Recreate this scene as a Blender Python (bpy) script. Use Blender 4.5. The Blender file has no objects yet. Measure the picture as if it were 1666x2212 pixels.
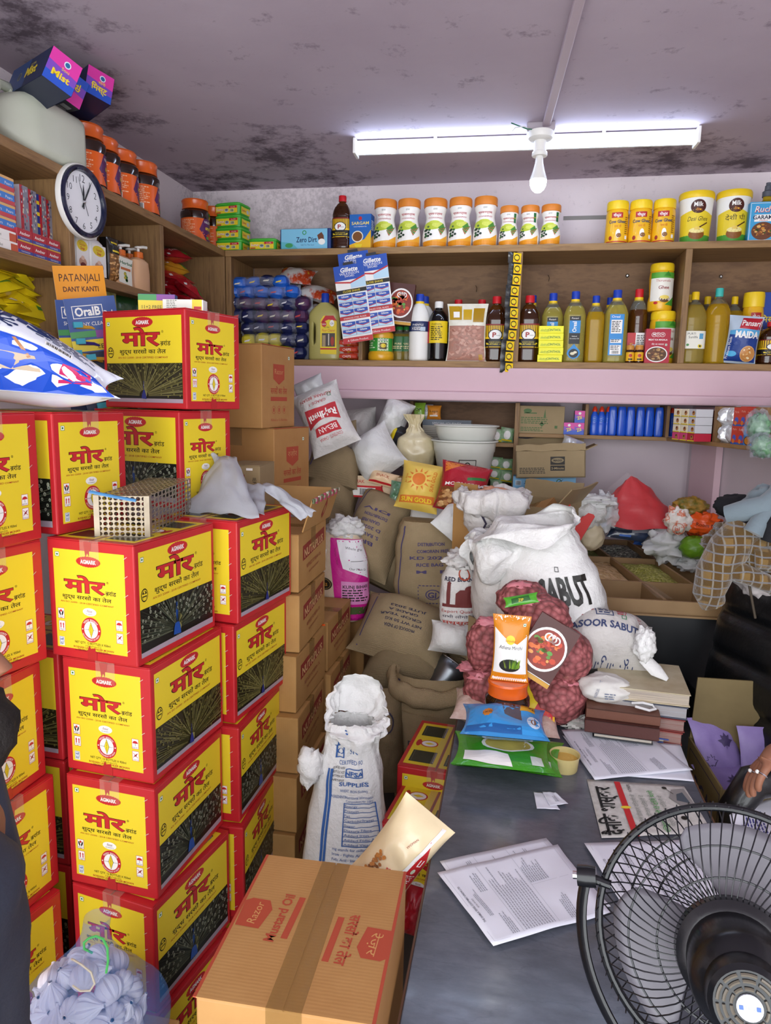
import bpy, math, random
from math import sin, cos, pi, radians
from mathutils import Vector, Matrix, noise
S=bpy.context.scene
COL=S.collection
# ---------------------------------------------------------------- camera
F, CX, CY=1530.0, 833.0, 1106.0
CAM=Vector((0, 0, 1.62))
_vy=Vector((1120-CX, -(871-CY), -F)).normalized()
_vx=-Vector((-7630-CX, -(694-CY), -F));_vx=(_vx-_vy*_vx.dot(_vy)).normalized()
_vz=_vx.cross(_vy)
ROT=Matrix((_vx, _vy, _vz))
cam=bpy.data.cameras.new('camera')
cam.sensor_fit='VERTICAL';cam.sensor_height=24;cam.lens=F/2212*24
cam.clip_start=.02;cam.clip_end=60
camo=bpy.data.objects.new('camera', cam);COL.objects.link(camo)
camo.matrix_world=Matrix.Translation(CAM)@ROT.to_4x4()
S.camera=camo
# ---------------------------------------------------------------- light and exposure
W=bpy.data.worlds.new('daylight');S.world=W;W.use_nodes=True
W.node_tree.nodes['Background'].inputs[0].default_value=(.93, .97, 1.0, 1)
W.node_tree.nodes['Background'].inputs[1].default_value=5.6
pl=bpy.data.lights.new('shop_front_opening', 'AREA');pl.shape='RECTANGLE';pl.size=3.2;pl.size_y=2.5
pl.cycles.is_portal=True
po=bpy.data.objects.new('shop_front_opening', pl);COL.objects.link(po)
po.location=(0, -1.2, 1.3);po.rotation_euler=(radians(90), 0, 0)
TUBE_EMIT, BULB_EMIT=15.0, 26.0
S.view_settings.view_transform='Standard';S.view_settings.look='None'
S.view_settings.gamma=1;S.view_settings.use_curve_mapping=False
S.view_settings.exposure=0.04
def ray(px, py):return ROT@Vector((px-CX, -(py-CY), -F))
def at(px, py, Y):d=ray(px, py);return CAM+d*((Y-CAM.y)/d.y)
def atx(px, py, X):d=ray(px, py);return CAM+d*((X-CAM.x)/d.x)
def atz(px, py, z):d=ray(px, py);return CAM+d*((z-CAM.z)/d.z)
def mpp(px, py, Y):return(at(px, py, Y)-CAM).dot(ROT@Vector((0, 0, -1)))/F
# ---------------------------------------------------------------- materials
def lin(h):
 h=h.lstrip('#');r=[]
 for i in(0, 2, 4):
  c=int(h[i:i+2], 16)/255
  r.append(c/12.92 if c<=.04045 else((c+.055)/1.055)**2.4)
 return(*r, 1)
_M={}
def nodes(name):
 m=bpy.data.materials.new(name);m.use_nodes=True
 nt=m.node_tree
 return m, nt, nt.nodes['Principled BSDF']
def setp(b, rough=.5, metal=0, spec=.5, trans=0, alpha=1, coat=0, ior=1.45, sheen=0):
 b.inputs['Roughness'].default_value=rough;b.inputs['Metallic'].default_value=metal
 b.inputs['Specular IOR Level'].default_value=spec;b.inputs['Transmission Weight'].default_value=trans
 b.inputs['Alpha'].default_value=alpha;b.inputs['Coat Weight'].default_value=coat
 b.inputs['IOR'].default_value=ior;b.inputs['Sheen Weight'].default_value=sheen
def coords(nt, sc=(1, 1, 1), kind='Object'):
 t=nt.nodes.new('ShaderNodeTexCoord');mp=nt.nodes.new('ShaderNodeMapping')
 mp.inputs['Scale'].default_value=sc
 nt.links.new(t.outputs[kind], mp.inputs[0]);return mp.outputs[0]
def noi(nt, vec, scale, detail=4, rough=.6):
 n=nt.nodes.new('ShaderNodeTexNoise');n.inputs['Scale'].default_value=scale
 n.inputs['Detail'].default_value=detail;n.inputs['Roughness'].default_value=rough
 nt.links.new(vec, n.inputs['Vector']);return n.outputs['Fac']
def ramp(nt, fac, stops):
 r=nt.nodes.new('ShaderNodeValToRGB');e=r.color_ramp.elements
 while len(e)<len(stops):e.new(.5)
 for k, (p, c)in enumerate(stops):
  e[k].position=p;e[k].color=lin(c)if isinstance(c, str)else c
 nt.links.new(fac, r.inputs[0]);return r.outputs[0]
def mixc(nt, fac, a, b):
 m=nt.nodes.new('ShaderNodeMix');m.data_type='RGBA'
 if isinstance(fac, float):m.inputs[0].default_value=fac
 else:nt.links.new(fac, m.inputs[0])
 for s, v in((6, a), (7, b)):
  if isinstance(v, str):m.inputs[s].default_value=lin(v)
  else:nt.links.new(v, m.inputs[s])
 return m.outputs[2]
def bump(nt, b, h, strength=.3, dist=.01):
 n=nt.nodes.new('ShaderNodeBump');n.inputs['Strength'].default_value=strength;n.inputs['Distance'].default_value=dist
 nt.links.new(h, n.inputs['Height']);nt.links.new(n.outputs[0], b.inputs['Normal'])
def mat(name, col, rough=.5, metal=0, spec=.5, var=None, vs=8, bmp=0, bs=60, sc=(1, 1, 1), trans=0, alpha=1, coat=0, ior=1.45, sheen=0, emit=0, dist=.004, stops=None):
 if name in _M:return _M[name]
 m, nt, b=nodes(name)
 b.inputs['Base Color'].default_value=lin(col)
 setp(b, rough, metal, spec, trans, alpha, coat, ior, sheen)
 if var or bmp:
  v=coords(nt, sc)
  if var:
   nt.links.new(ramp(nt, noi(nt, v, vs), stops or[(.3, col), (.7, var)]), b.inputs['Base Color'])
  if bmp:bump(nt, b, noi(nt, v, bs, 5), bmp, dist)
 if emit:
  b.inputs['Emission Color'].default_value=lin(col);b.inputs['Emission Strength'].default_value=emit
 _M[name]=m;return m
def K(h, rough=.42):
 return mat('ink_'+h.strip('#')+('' if rough==.42 else '_%d'%(rough*100)), h, rough)
def foil(h, rough=.28):return mat('film_'+h.strip('#'), h, rough, bmp=.35, bs=45, dist=.006, coat=.3)
def pet(h, trans=.75, rough=.06):return mat('pet_'+h.strip('#')+str(trans), h, rough, trans=trans, ior=1.33)
CLEAR=None
def clear(name='clear_film', alpha=.22, col='#ffffff', rough=.12):
 return mat(name, col, rough, alpha=alpha, spec=.8, bmp=.6, bs=30, dist=.01)
 # ---------------------------------------------------------------- text outlines
_TX={}
def txt(s, bold=0.0):
 k=(s, bold)
 if k in _TX:return _TX[k]
 c=bpy.data.curves.new('t', 'FONT');c.body=s;c.size=1;c.resolution_u=2;c.offset=bold;c.fill_mode='FRONT'
 o=bpy.data.objects.new('t', c);COL.objects.link(o)
 me=bpy.data.meshes.new_from_object(o.evaluated_get(bpy.context.evaluated_depsgraph_get()))
 v=[(p.co.x, p.co.y)for p in me.vertices];f=[tuple(p.vertices)for p in me.polygons]
 bpy.data.objects.remove(o);bpy.data.curves.remove(c);bpy.data.meshes.remove(me)
 if v:
  x0=min(p[0]for p in v);x1=max(p[0]for p in v);v=[(p[0]-x0, p[1])for p in v];w=x1-x0
 else:w=0
 _TX[k]=(v, f, w);return _TX[k]
from mathutils.geometry import tessellate_polygon
def refine(v, f, L):
 """cut flat printing into small triangles so that it follows a curved surface"""
 v=list(v);out=[];st=[];mid={}
 for q in f:
  if len(q)==3:st.append(tuple(q))
  else:st+=[tuple(q[k]for k in t)for t in tessellate_polygon([[Vector((*v[k], 0))for k in q]])]
 L2=L*L
 while st:
  a, b, c=st.pop();e=[((v[p][0]-v[q][0])**2+(v[p][1]-v[q][1])**2, p, q, r)for p, q, r in((a, b, c), (b, c, a), (c, a, b))]
  d, p, q, r=max(e)
  if d<=L2 or len(out)>20000:out.append((a, b, c));continue
  k=(min(p, q), max(p, q))
  if k not in mid:mid[k]=len(v);v.append(((v[p][0]+v[q][0])/2, (v[p][1]+v[q][1])/2))
  st+=[(p, mid[k], r), (mid[k], q, r)]
 return v, [t if(v[t[1]][0]-v[t[0]][0])*(v[t[2]][1]-v[t[0]][1])-(v[t[1]][1]-v[t[0]][1])*(v[t[2]][0]-v[t[0]][0])>=0 else t[::-1]for t in out]
class PR:
 """flat printing: shapes in a 2D frame, later laid on a surface"""
 def __init__(s):s.it=[]
 def poly(s, pts, m):s.it.append((list(pts), [tuple(range(len(pts)))], m));return s
 def rect(s, x0, y0, x1, y1, m, nx=1, ny=1):
  if nx*ny==1:return s.poly([(x0, y0), (x1, y0), (x1, y1), (x0, y1)], m)
  v=[(x0+(x1-x0)*i/nx, y0+(y1-y0)*j/ny)for j in range(ny+1)for i in range(nx+1)]
  f=[(j*(nx+1)+i, j*(nx+1)+i+1, (j+1)*(nx+1)+i+1, (j+1)*(nx+1)+i)for j in range(ny)for i in range(nx)]
  s.it.append((v, f, m));return s
 def ell(s, x, y, rx, ry, m, n=20, star=0, a0=0):
  pts=[]
  for k in range(n):
   a=a0+2*pi*k/n;q=1-(star if k%2 else 0)
   pts.append((x+rx*q*cos(a), y+ry*q*sin(a)))
  return s.poly(pts, m)
 def ring(s, x, y, r0, r1, m, n=24, ky=1, a0=0, a1=2*pi):
  v=[];f=[]
  for k in range(n+1):
   a=a0+(a1-a0)*k/n
   v+=[(x+r0*cos(a), y+r0*ky*sin(a)), (x+r1*cos(a), y+r1*ky*sin(a))]
   if k:f.append((2*k-2, 2*k-1, 2*k+1, 2*k))
  s.it.append((v, f, m));return s
 def line(s, pts, w, m):
  v=[];f=[]
  for k, p in enumerate(pts):
   a=Vector(pts[max(0, k-1)]);b=Vector(pts[min(len(pts)-1, k+1)]);d=(b-a);d=d.normalized()if d.length else Vector((1, 0))
   n=Vector((-d.y, d.x))*w/2
   v+=[(p[0]+n.x, p[1]+n.y), (p[0]-n.x, p[1]-n.y)]
   if k:f.append((2*k-2, 2*k-1, 2*k+1, 2*k))
  s.it.append((v, f, m));return s
 def frame(s, x0, y0, x1, y1, w, m):
  return s.rect(x0, y0, x1, y0+w, m).rect(x0, y1-w, x1, y1, m).rect(x0, y0, x0+w, y1, m).rect(x1-w, y0, x1, y1, m)
 def text(s, t, x, y, size, m, al='C', fit=None, bold=0, slant=0, rot=0, flip=False, arc=None):
  v, f, w=txt(t, bold)
  if not v:return s
  kx=size
  if fit and w:kx=fit/w
  ww=w*kx;ox={'C':-ww/2, 'L':0, 'R':-ww}[al]
  c, n=cos(rot), sin(rot);o=[]
  for a, b in v:
   X=a*kx+ox+b*size*slant;Y=b*size
   if flip:X, Y=-X, -Y
   if arc:
    an=arc[1]-X/arc[0];R=arc[0]+Y
    if arc[0]<0:R=-arc[0]-Y;an=arc[1]-X/arc[0]
    X, Y=R*cos(an), R*sin(an)
   o.append((x+X*c-Y*n, y+X*n+Y*c))
  s.it.append((o, f, m));return s
 def para(s, x, y, w, lines, lh, m, size=None, seed=0, al='L'):
  r=random.Random(seed)
  for k in range(lines):
   px=x;yy=y-k*lh;end=x+w*(.6+.4*r.random())
   while px<end:
    ww=lh*r.uniform(.6, 2.2);s.rect(px, yy, min(px+ww, end), yy+lh*(size or .5), m);px+=ww+lh*.35
  return s
 def bars(s, x, y, w, h, m, bg, seed=1):
  s.rect(x, y, x+w, y+h, bg);r=random.Random(seed);p=x+w*.06
  while p<x+w*.92:
   b=w*r.choice((.015, .025, .04));s.rect(p, y+h*.08, p+b, y+h*.92, m);p+=b+w*r.choice((.015, .03))
  return s
 def merge(s, o, dx=0, dy=0, k=1, ky=None, rot=0):
  c, n=cos(rot), sin(rot);ky=ky or k
  for v, f, m in o.it:
   s.it.append(([(dx+a*k*c-b*ky*n, dy+a*k*n+b*ky*c)for a, b in v], f, m))
  return s
  # ---------------------------------------------------------------- mesh building
def V(*a):return Vector(a)
class MB:
 def __init__(s):s.v=[];s.f=[];s.fm=[];s.fs=[];s.mats=[]
 def mi(s, m):
  if m not in s.mats:s.mats.append(m)
  return s.mats.index(m)
 def add(s, vs, fs, m, sm=False, M=None):
  b=len(s.v);i=s.mi(m)
  s.v+=[tuple(M@Vector(p))if M else tuple(p)for p in vs]
  for f in fs:s.f.append(tuple(b+k for k in f));s.fm.append(i);s.fs.append(sm)
  return s
 def box(s, x0, y0, z0, x1, y1, z1, m, M=None):
  v=[(x0, y0, z0), (x1, y0, z0), (x1, y1, z0), (x0, y1, z0), (x0, y0, z1), (x1, y0, z1), (x1, y1, z1), (x0, y1, z1)]
  return s.add(v, [(3, 2, 1, 0), (4, 5, 6, 7), (0, 1, 5, 4), (1, 2, 6, 5), (2, 3, 7, 6), (3, 0, 4, 7)], m, False, M)
 def hexa(s, v, m):
  return s.add(v, [(3, 2, 1, 0), (4, 5, 6, 7), (0, 1, 5, 4), (1, 2, 6, 5), (2, 3, 7, 6), (3, 0, 4, 7)], m)
 def grid(s, fn, nu, nv, m, cu=False, cv=False, sm=True, M=None, matf=None):
  U=nu if cu else nu+1;Vn=nv if cv else nv+1
  vs=[fn(i/nu, j/nv)for j in range(Vn)for i in range(U)]
  b=len(s.v);s.v+=[tuple(M@Vector(p))if M else tuple(p)for p in vs];mi=s.mi(m)
  for j in range(nv):
   for i in range(nu):
    i2=(i+1)%U;j2=(j+1)%Vn
    s.f.append((b+j*U+i, b+j*U+i2, b+j2*U+i2, b+j2*U+i))
    s.fm.append(s.mi(matf(i/nu, j/nv))if matf else mi);s.fs.append(sm)
  return s
 def lathe(s, prof, m, n=24, sq=2.0, ax=1, ay=1, M=None, capb=True, capt=True, matf=None, ang=0):
  """prof: (r, z) pairs; sq: superellipse exponent (2 round, 5 square-ish)"""
  def ring(r, z):
   o=[]
   for k in range(n):
    a=2*pi*(k+.5)/n+ang;c, q=cos(a), sin(a)
    d=(abs(c)**sq+abs(q)**sq)**(-1/sq)
    o.append((r*ax*c*d, r*ay*q*d, z))
   return o
  b=len(s.v);vs=[]
  for r, z in prof:vs+=ring(r, z)
  s.v+=[tuple(M@Vector(p))if M else p for p in vs];mi=s.mi(m)
  for j in range(len(prof)-1):
   q=s.mi(matf(j))if matf else mi
   for k in range(n):
    k2=(k+1)%n
    s.f.append((b+j*n+k, b+j*n+k2, b+(j+1)*n+k2, b+(j+1)*n+k));s.fm.append(q);s.fs.append(True)
  if capb:s.f.append(tuple(b+k for k in range(n))[::-1]);s.fm.append(s.mi(matf(0))if matf else mi);s.fs.append(False)
  if capt:
   t=b+(len(prof)-1)*n;s.f.append(tuple(t+k for k in range(n)));s.fm.append(s.mi(matf(len(prof)-2))if matf else mi);s.fs.append(False)
  return s
 def tube(s, pts, r, m, n=8, closed=False, M=None, flat=1):
  pts=[Vector(p)for p in pts];N=len(pts);vs=[];ref=None
  for k, p in enumerate(pts):
   a=pts[(k-1)%N]if closed or k else p;c=pts[(k+1)%N]if closed or k<N-1 else p
   t=(c-a).normalized()
   if ref is None:ref=t.orthogonal().normalized()
   ref=(ref-t*ref.dot(t));ref=ref.normalized()if ref.length>1e-6 else t.orthogonal().normalized()
   q=t.cross(ref);rr=r[k]if isinstance(r, (list, tuple))else r
   vs+=[p+(ref*cos(2*pi*i/n)+q*sin(2*pi*i/n)*flat)*rr for i in range(n)]
  fs=[]
  for k in range(N if closed else N-1):
   k2=(k+1)%N
   fs+=[(k*n+i, k*n+(i+1)%n, k2*n+(i+1)%n, k2*n+i)for i in range(n)]
  s.add(vs, fs, m, True, M)
  if not closed:s.add(vs[:n], [tuple(range(n))[::-1]], m, False, M);s.add(vs[-n:], [tuple(range(n))], m, False, M)
  return s
 def sphere(s, c, r, m, nu=16, nv=10, M=None):
  c=Vector(c);r=r if isinstance(r, (tuple, list, Vector))else(r, r, r)
  return s.grid(lambda u, v:(c.x+r[0]*cos(2*pi*u)*sin(pi*v), c.y+r[1]*sin(2*pi*u)*sin(pi*v), c.z-r[2]*cos(pi*v)), nu, nv, m, cu=True, M=M)
 def decal(s, pr, fn, off=.0004, step=.00022, M=None):
  done=[];L=getattr(fn, 'L', None)
  for v, f, m in pr.it:
   bx=(min(p[0]for p in v), min(p[1]for p in v), max(p[0]for p in v), max(p[1]for p in v));lv=0
   for q, l, m2 in done:
    if l>=lv and m2 is not m and q[0]<bx[2]and q[2]>bx[0]and q[1]<bx[3]and q[3]>bx[1]:lv=l+1
   lv=min(lv, 9);done.append((bx, lv, m));o=[]
   if L and max(bx[2]-bx[0], bx[3]-bx[1])>L:v, f=refine(v, f, L)
   for a, b in v:
    p, n=fn(a, b);o.append(p+n*(off+step*lv))
   s.add(o, f, m, False, M)
  return s
 def build(s, name, parent=None, loc=None, rot=None, sharp=35, bevel=0, seg=2, sub=0, solid=0):
  me=bpy.data.meshes.new(name)
  me.from_pydata(s.v, [], s.f)
  for m in s.mats:me.materials.append(m)
  me.polygons.foreach_set('material_index', s.fm);me.polygons.foreach_set('use_smooth', s.fs)
  if any(s.fs):me.set_sharp_from_angle(angle=radians(sharp))
  me.update()
  o=bpy.data.objects.new(name, me);COL.objects.link(o)
  if parent:o.parent=parent
  if loc is not None:o.location=loc
  if rot is not None:o.rotation_euler=rot
  if solid:
   q=o.modifiers.new('thickness', 'SOLIDIFY');q.thickness=solid;q.offset=0
  if bevel:
   q=o.modifiers.new('edge', 'BEVEL');q.width=bevel;q.segments=seg;q.limit_method='ANGLE';q.angle_limit=radians(40)
  if sub:
   q=o.modifiers.new('smooth', 'SUBSURF');q.levels=sub;q.render_levels=sub
  return o
def plane(o, ux, uy):
 o, ux, uy=Vector(o), Vector(ux).normalized(), Vector(uy).normalized();n=ux.cross(uy)
 return lambda a, b:(o+ux*a+uy*b, n)
FRONT=lambda y, z0=0, x0=0:plane((x0, y, z0), (1, 0, 0), (0, 0, 1))
def around(r, z0=0, a0=-pi/2, sq=2.0, ax=1, ay=1):
 def fn(a, b):
  rr=r(b)if callable(r)else r
  t=a0+a/rr;c, q=cos(t), sin(t);d=(abs(c)**sq+abs(q)**sq)**(-1/sq)
  return Vector((rr*ax*c*d, rr*ay*q*d, z0+b)), Vector((c, q, 0))
 fn.L=.24*(r(.04)if callable(r)else r);return fn
def tag(o, label, cat, group=None, kind=None):
 if label:o['label']=label
 if cat:o['category']=cat
 if group:o['group']=group
 if kind:o['kind']=kind
 return o
def thing(name, label, cat, loc=(0, 0, 0), rz=0, group=None, rot=None):
 o=bpy.data.objects.new(name, None);COL.objects.link(o);o.empty_display_size=.05
 o.location=loc;o.rotation_euler=rot if rot else(0, 0, rz)
 return tag(o, label, cat, group)
def struct(name, mb, **k):return tag(mb.build(name, **k), None, None, kind='structure')
def dup(root, loc, rz=0, label=None, group=None, rot=None, scale=None):
 r=root.copy();COL.objects.link(r);r.location=loc;r.rotation_euler=rot if rot else(0, 0, rz)
 if scale:r.scale=scale
 if label:r['label']=label
 if group:r['group']=group
 for ch in list(root.children):
  c=ch.copy();COL.objects.link(c);c.parent=r
  for g in list(ch.children):
   d=g.copy();COL.objects.link(d);d.parent=c
 return r
def place(proto, used, loc, rz=0, label=None, rot=None, scale=None):
 """first use moves the thing itself, later uses copy it"""
 if proto.name not in used:
  used.add(proto.name);proto.location=loc;proto.rotation_euler=rot if rot else(0, 0, rz)
  if scale:proto.scale=scale
  if label:proto['label']=label
  return proto
 return dup(proto, loc, rz, label, None, rot, scale)
USED=set()
def nz(p, s=1.0, o=0.0):return noise.noise(Vector((p[0]*s+o, p[1]*s-o*1.7, p[2]*s+o*.3)))
# ---------------------------------------------------------------- surface materials
def wood(name, a, b, scale=(1, 14, 14), rough=.55, bmp=.15):
 if name in _M:return _M[name]
 m, nt, B=nodes(name);setp(B, rough)
 v=coords(nt, scale)
 n1=noi(nt, v, 3.0, 6, .65)
 c=ramp(nt, n1, [(.25, a), (.5, b), (.62, a), (.8, b)])
 v2=coords(nt, (2, 2, 2));st=noi(nt, v2, 2.5, 3)
 c=mixc(nt, ramp(nt, st, [(.45, '#000000'), (.75, '#555555')]), c, '#4a3626')
 nt.links.new(c, B.inputs['Base Color']);bump(nt, B, n1, bmp, .003)
 _M[name]=m;return m
WX=wood('wood_board_along_back', '#80603e', '#9c7a4e', (1.2, 18, 18))
WY=wood('wood_board_along_side', '#7a5b3a', '#96734a', (18, 1.2, 18))
WZ=wood('wood_upright', '#745638', '#917048', (18, 18, 1.2))
PLY=wood('plywood_back_panel', '#6e5038', '#846446', (2, 3, 7), .6, .05)
PLYD=wood('dark_plywood', '#5a3f28', '#6c4e34', (3, 3, 12), .65, .1)
LAM=None
def laminate():
 m, nt, B=nodes('dark_slate_laminate');setp(B, .3, spec=.5)
 v=coords(nt, (2.2, 5, 1));a=noi(nt, v, 2.2, 8, .7)
 c=ramp(nt, a, [(.3, '#474a52'), (.5, '#585c66'), (.7, '#6a6e79')])
 v2=coords(nt, (3, 9, 1));b=noi(nt, v2, 1.6, 10, .55)
 k=ramp(nt, b, [(.488, '#000000'), (.5, '#888888'), (.512, '#000000')])
 c=mixc(nt, k, c, '#3a3d45')
 nt.links.new(c, B.inputs['Base Color'])
 nt.links.new(ramp(nt, noi(nt, v, 6, 5), [(.3, '#5a5a5a'), (.75, '#8a8a8a')]), B.inputs['Roughness'])
 return m
LAM=laminate()
def plaster(name, a, b, mould=None, spots=(), fine=60, rough=.8, amt='#ffffff'):
 m, nt, B=nodes(name);setp(B, rough, spec=.25)
 v=coords(nt);c=ramp(nt, noi(nt, v, 1.6, 5), [(.3, a), (.7, b)])
 def mth(op, x, y):
  q=nt.nodes.new('ShaderNodeMath');q.operation=op
  for i, s_ in((0, x), (1, y)):
   if isinstance(s_, float):q.inputs[i].default_value=s_
   else:nt.links.new(s_, q.inputs[i])
  return q.outputs[0]
 if mould:
  acc=None
  for p, r in spots:
   d=nt.nodes.new('ShaderNodeVectorMath');d.operation='DISTANCE';nt.links.new(v, d.inputs[0]);d.inputs[1].default_value=p
   k=nt.nodes.new('ShaderNodeMapRange');nt.links.new(d.outputs['Value'], k.inputs[0]);k.inputs[1].default_value=r;k.inputs[2].default_value=0;k.inputs[3].default_value=0;k.inputs[4].default_value=.27
   acc=k.outputs[0]if acc is None else mth('MAXIMUM', acc, k.outputs[0])
  n1=mth('ADD', noi(nt, v, fine, 5, .72), acc)
  r1=ramp(nt, n1, [(.60, '#000000'), (.80, amt)])
  c=mixc(nt, r1, c, mould)
 nt.links.new(c, B.inputs['Base Color']);bump(nt, B, noi(nt, v, 14, 6), .12, .01)
 return m
_c=lambda x, y:tuple(atz(x, y, 2.615))
_b=lambda x, y:tuple(at(x, y, 3.45))
CEILM=plaster('soot_stained_lilac_ceiling', '#b2a4b1', '#c0b3bf', '#6a5e68', [(_c(590, 330), .38), (_c(470, 395), .4), (_c(700, 385), .3), (_c(1430, 345), .42), (_c(1620, 350), .3), (_c(210, 190), .22), (_c(60, 40), .3), (_c(260, 260), .2)], 11)
WALLM=plaster('pale_pink_wall_paint', '#e4d8de', '#ece2e6', '#857a80', [(_b(620, 470), .34), (_b(700, 445), .3), (_b(430, 430), .2)], 48, amt='#aaaaaa')
WALLL=plaster('lilac_wall_paint', '#c6b9c0', '#cfc3c9')
PINKM=plaster('pink_wall_paint', '#d2b2bc', '#d9bcc4')
FLOORM=plaster('dusty_grey_floor', '#5b5650', '#6d675f')
def cardm(name, a, b):
 if name in _M:return _M[name]
 m, nt, B=nodes(name);setp(B, .62, spec=.35)
 c=ramp(nt, noi(nt, coords(nt), 7, 5), [(.3, a), (.7, b)])
 w=nt.nodes.new('ShaderNodeTexWave');w.inputs['Scale'].default_value=55;w.inputs['Distortion'].default_value=1.5;w.bands_direction='Y'
 nt.links.new(coords(nt), w.inputs[0])
 nt.links.new(c, B.inputs['Base Color']);bump(nt, B, w.outputs['Fac'], .05, .002)
 _M[name]=m;return m
CARD=cardm('brown_cardboard', '#a67c48', '#b48a54')
CARDO=cardm('orange_brown_cardboard', '#a67846', '#b28652')
CARDG=cardm('grey_brown_cardboard', '#94805e', '#a08c68')
TAPE=mat('brown_packing_tape', '#a07a44', .18, alpha=.32, spec=.7, bmp=.3, bs=40)
CTAPE=mat('clear_packing_tape', '#e8dcc8', .12, alpha=.1, spec=.8, bmp=.4, bs=60)
def burlap(name, a, b):
 if name in _M:return _M[name]
 m, nt, B=nodes(name);setp(B, .95, spec=.1)
 v=coords(nt)
 def wv(d):
  w=nt.nodes.new('ShaderNodeTexWave');w.inputs['Scale'].default_value=95;w.inputs['Distortion'].default_value=2.2;w.inputs['Detail'].default_value=2
  w.bands_direction=d;nt.links.new(v, w.inputs[0]);return w.outputs['Fac']
 mx=nt.nodes.new('ShaderNodeMath');mx.operation='MULTIPLY'
 nt.links.new(wv('X'), mx.inputs[0]);nt.links.new(wv('Z'), mx.inputs[1])
 c=ramp(nt, noi(nt, v, 6, 6), [(.3, a), (.7, b)])
 c=mixc(nt, ramp(nt, mx.outputs[0], [(0, '#777777'), (.5, '#000000')]), c, '#4a3a28')
 nt.links.new(c, B.inputs['Base Color']);bump(nt, B, mx.outputs[0], .5, .004)
 _M[name]=m;return m
JUTE=burlap('jute_sacking', '#a28e6e', '#b8a380')
JUTED=burlap('dark_jute_sacking', '#88775c', '#9f8c6d')
WOVEN=mat('white_woven_plastic', '#d8d5d2', .5, var='#c6c3c0', vs=5, bmp=.7, bs=16, dist=.02)
WOVENW=mat('bright_white_woven_plastic', '#e2e2df', .45, var='#d4d4d2', vs=4, bmp=.7, bs=14, dist=.02)
WOVENG=mat('greyish_woven_plastic', '#cfcbc6', .5, var='#b8b4b0', vs=5, bmp=.6, bs=16, dist=.02)
CREAM=mat('cream_woven_plastic', '#ddd2b6', .5, var='#cdbf9c', vs=6, bmp=.3, bs=70, dist=.003)
PAPER=mat('office_paper', '#e2e4ee', .6, bmp=.05, bs=20)
BLACKP=mat('glossy_black_plastic', '#101114', .25, bmp=.05, bs=200)
STEEL=mat('bare_steel', '#b8b8b4', .3, metal=1, bmp=.1, bs=60)
CHROME=mat('chrome', '#d8d8d8', .12, metal=1)
WHITEP=mat('white_plastic', '#ecebe6', .35)
GALV=mat('galvanised_sheet', '#8b8f94', .35, metal=.9, var='#75797e', vs=9)
# ---------------------------------------------------------------- room
ZC=2.615;YB=3.45;XL=-1.625;ZT, ZM, ZL=2.276, 1.994, 1.796;XS, YS=-1.337, 3.15;TB=.028
mb=MB();mb.box(-1.9, -1.2, -.1, 1.9, 3.6, 0, FLOORM);struct('floor', mb)
mb=MB();mb.box(-1.9, -1.2, ZC, 1.9, 3.6, ZC+.1, CEILM);struct('ceiling', mb)
mb=MB();mb.box(-1.9, YB, 0, 1.9, YB+.15, ZC, WALLM);struct('wall_back', mb)
mb=MB();mb.box(XL-.15, -1.2, 0, XL, YB, ZC, WALLM);struct('wall_left', mb)
mb=MB();mb.box(1.45, -1.2, 0, 1.6, YB, ZC, WALLM);struct('wall_right', mb)
mb=MB();mb.box(XL, 3.405, 0, .77, YB, 1.63, WALLL);struct('wall_lower_back', mb)
def slab(p0, p1, t, z0, z1, m, mb):
 a, b=Vector(p0), Vector(p1);d=(b-a).normalized();n=Vector((-d.y, d.x))*t
 q=[a, b, b+n, a+n]
 mb.hexa([(p.x, p.y, z0)for p in q]+[(p.x, p.y, z1)for p in q], m);return mb
RW0, RW1=(.765, 3.42), (1.16, 2.2)
struct('wall_lower_right', slab(RW0, RW1, .1, 0, 1.63, WALLL, MB()))
struct('trim_1', slab((.79, 3.33), (.845, 3.15), -.03, 0, 1.62, PINKM, MB()))
mb=MB();mb.box(XL, 3.125, 1.66, 1.45, YB, ZL-TB, PINKM)
mb.box(XL, 3.10, 1.625, 1.45, YB, 1.664, PINKM);struct('trim_2', mb, bevel=.008)
mb=MB();mb.box(.16, YB-.004, 2.44, .62, YB, 2.456, mat('bare_cement', '#8f8c8a', .85));struct('trim_3', mb)
# ---------------------------------------------------------------- lamps
LX0, LX1=atz(766, 335, 2.56), atz(1508, 312, 2.56)
def tube_light():
 a, b=Vector((LX0.x, LX0.y, 2.56)), Vector((LX1.x, LX1.y, 2.56));c=(a+b)/2;L=(b-a).length;rz=math.atan2(b.y-a.y, b.x-a.x)
 t=thing('tube_light', 'long white batten tube light glowing on the ceiling', 'light', (c.x, c.y, ZC), rz)
 hz=-.052
 mb=MB();mb.box(-L/2, -.006, hz+.004, L/2, .034, -.004, WHITEP);mb.box(-L/2, -.012, -.028, L/2, -.006, -.008, WHITEP);mb.build('housing', t, bevel=.003)
 e=mat('lit_tube_diffuser', '#cfe2ff', .4, emit=TUBE_EMIT)
 mb=MB();mb.box(-L/2+.012, -.034, hz-.006, L/2-.012, -.006, -.030, e);mb.build('diffuser', t, bevel=.006)
 for s in(-1, 1):
  mb=MB();mb.box(s*L/2-.006-.006*s, -.038, hz-.008, s*L/2+.006-.006*s, .036, -.003, WHITEP);mb.build('end_cap', t, bevel=.003)
 for x in(-.32, .3):
  mb=MB();mb.box(x-.006, -.014, -.012, x+.006, .036, .001, WHITEP);mb.build('clip', t)
 return c, rz
tube_c, tube_rz=tube_light()
bx=atz(1168, 290, ZC-.03)
t=thing('bulb_holder', 'white round bulb holder with loose green wires below ceiling batten', 'lamp holder', (bx.x, bx.y-.02, ZC))
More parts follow.
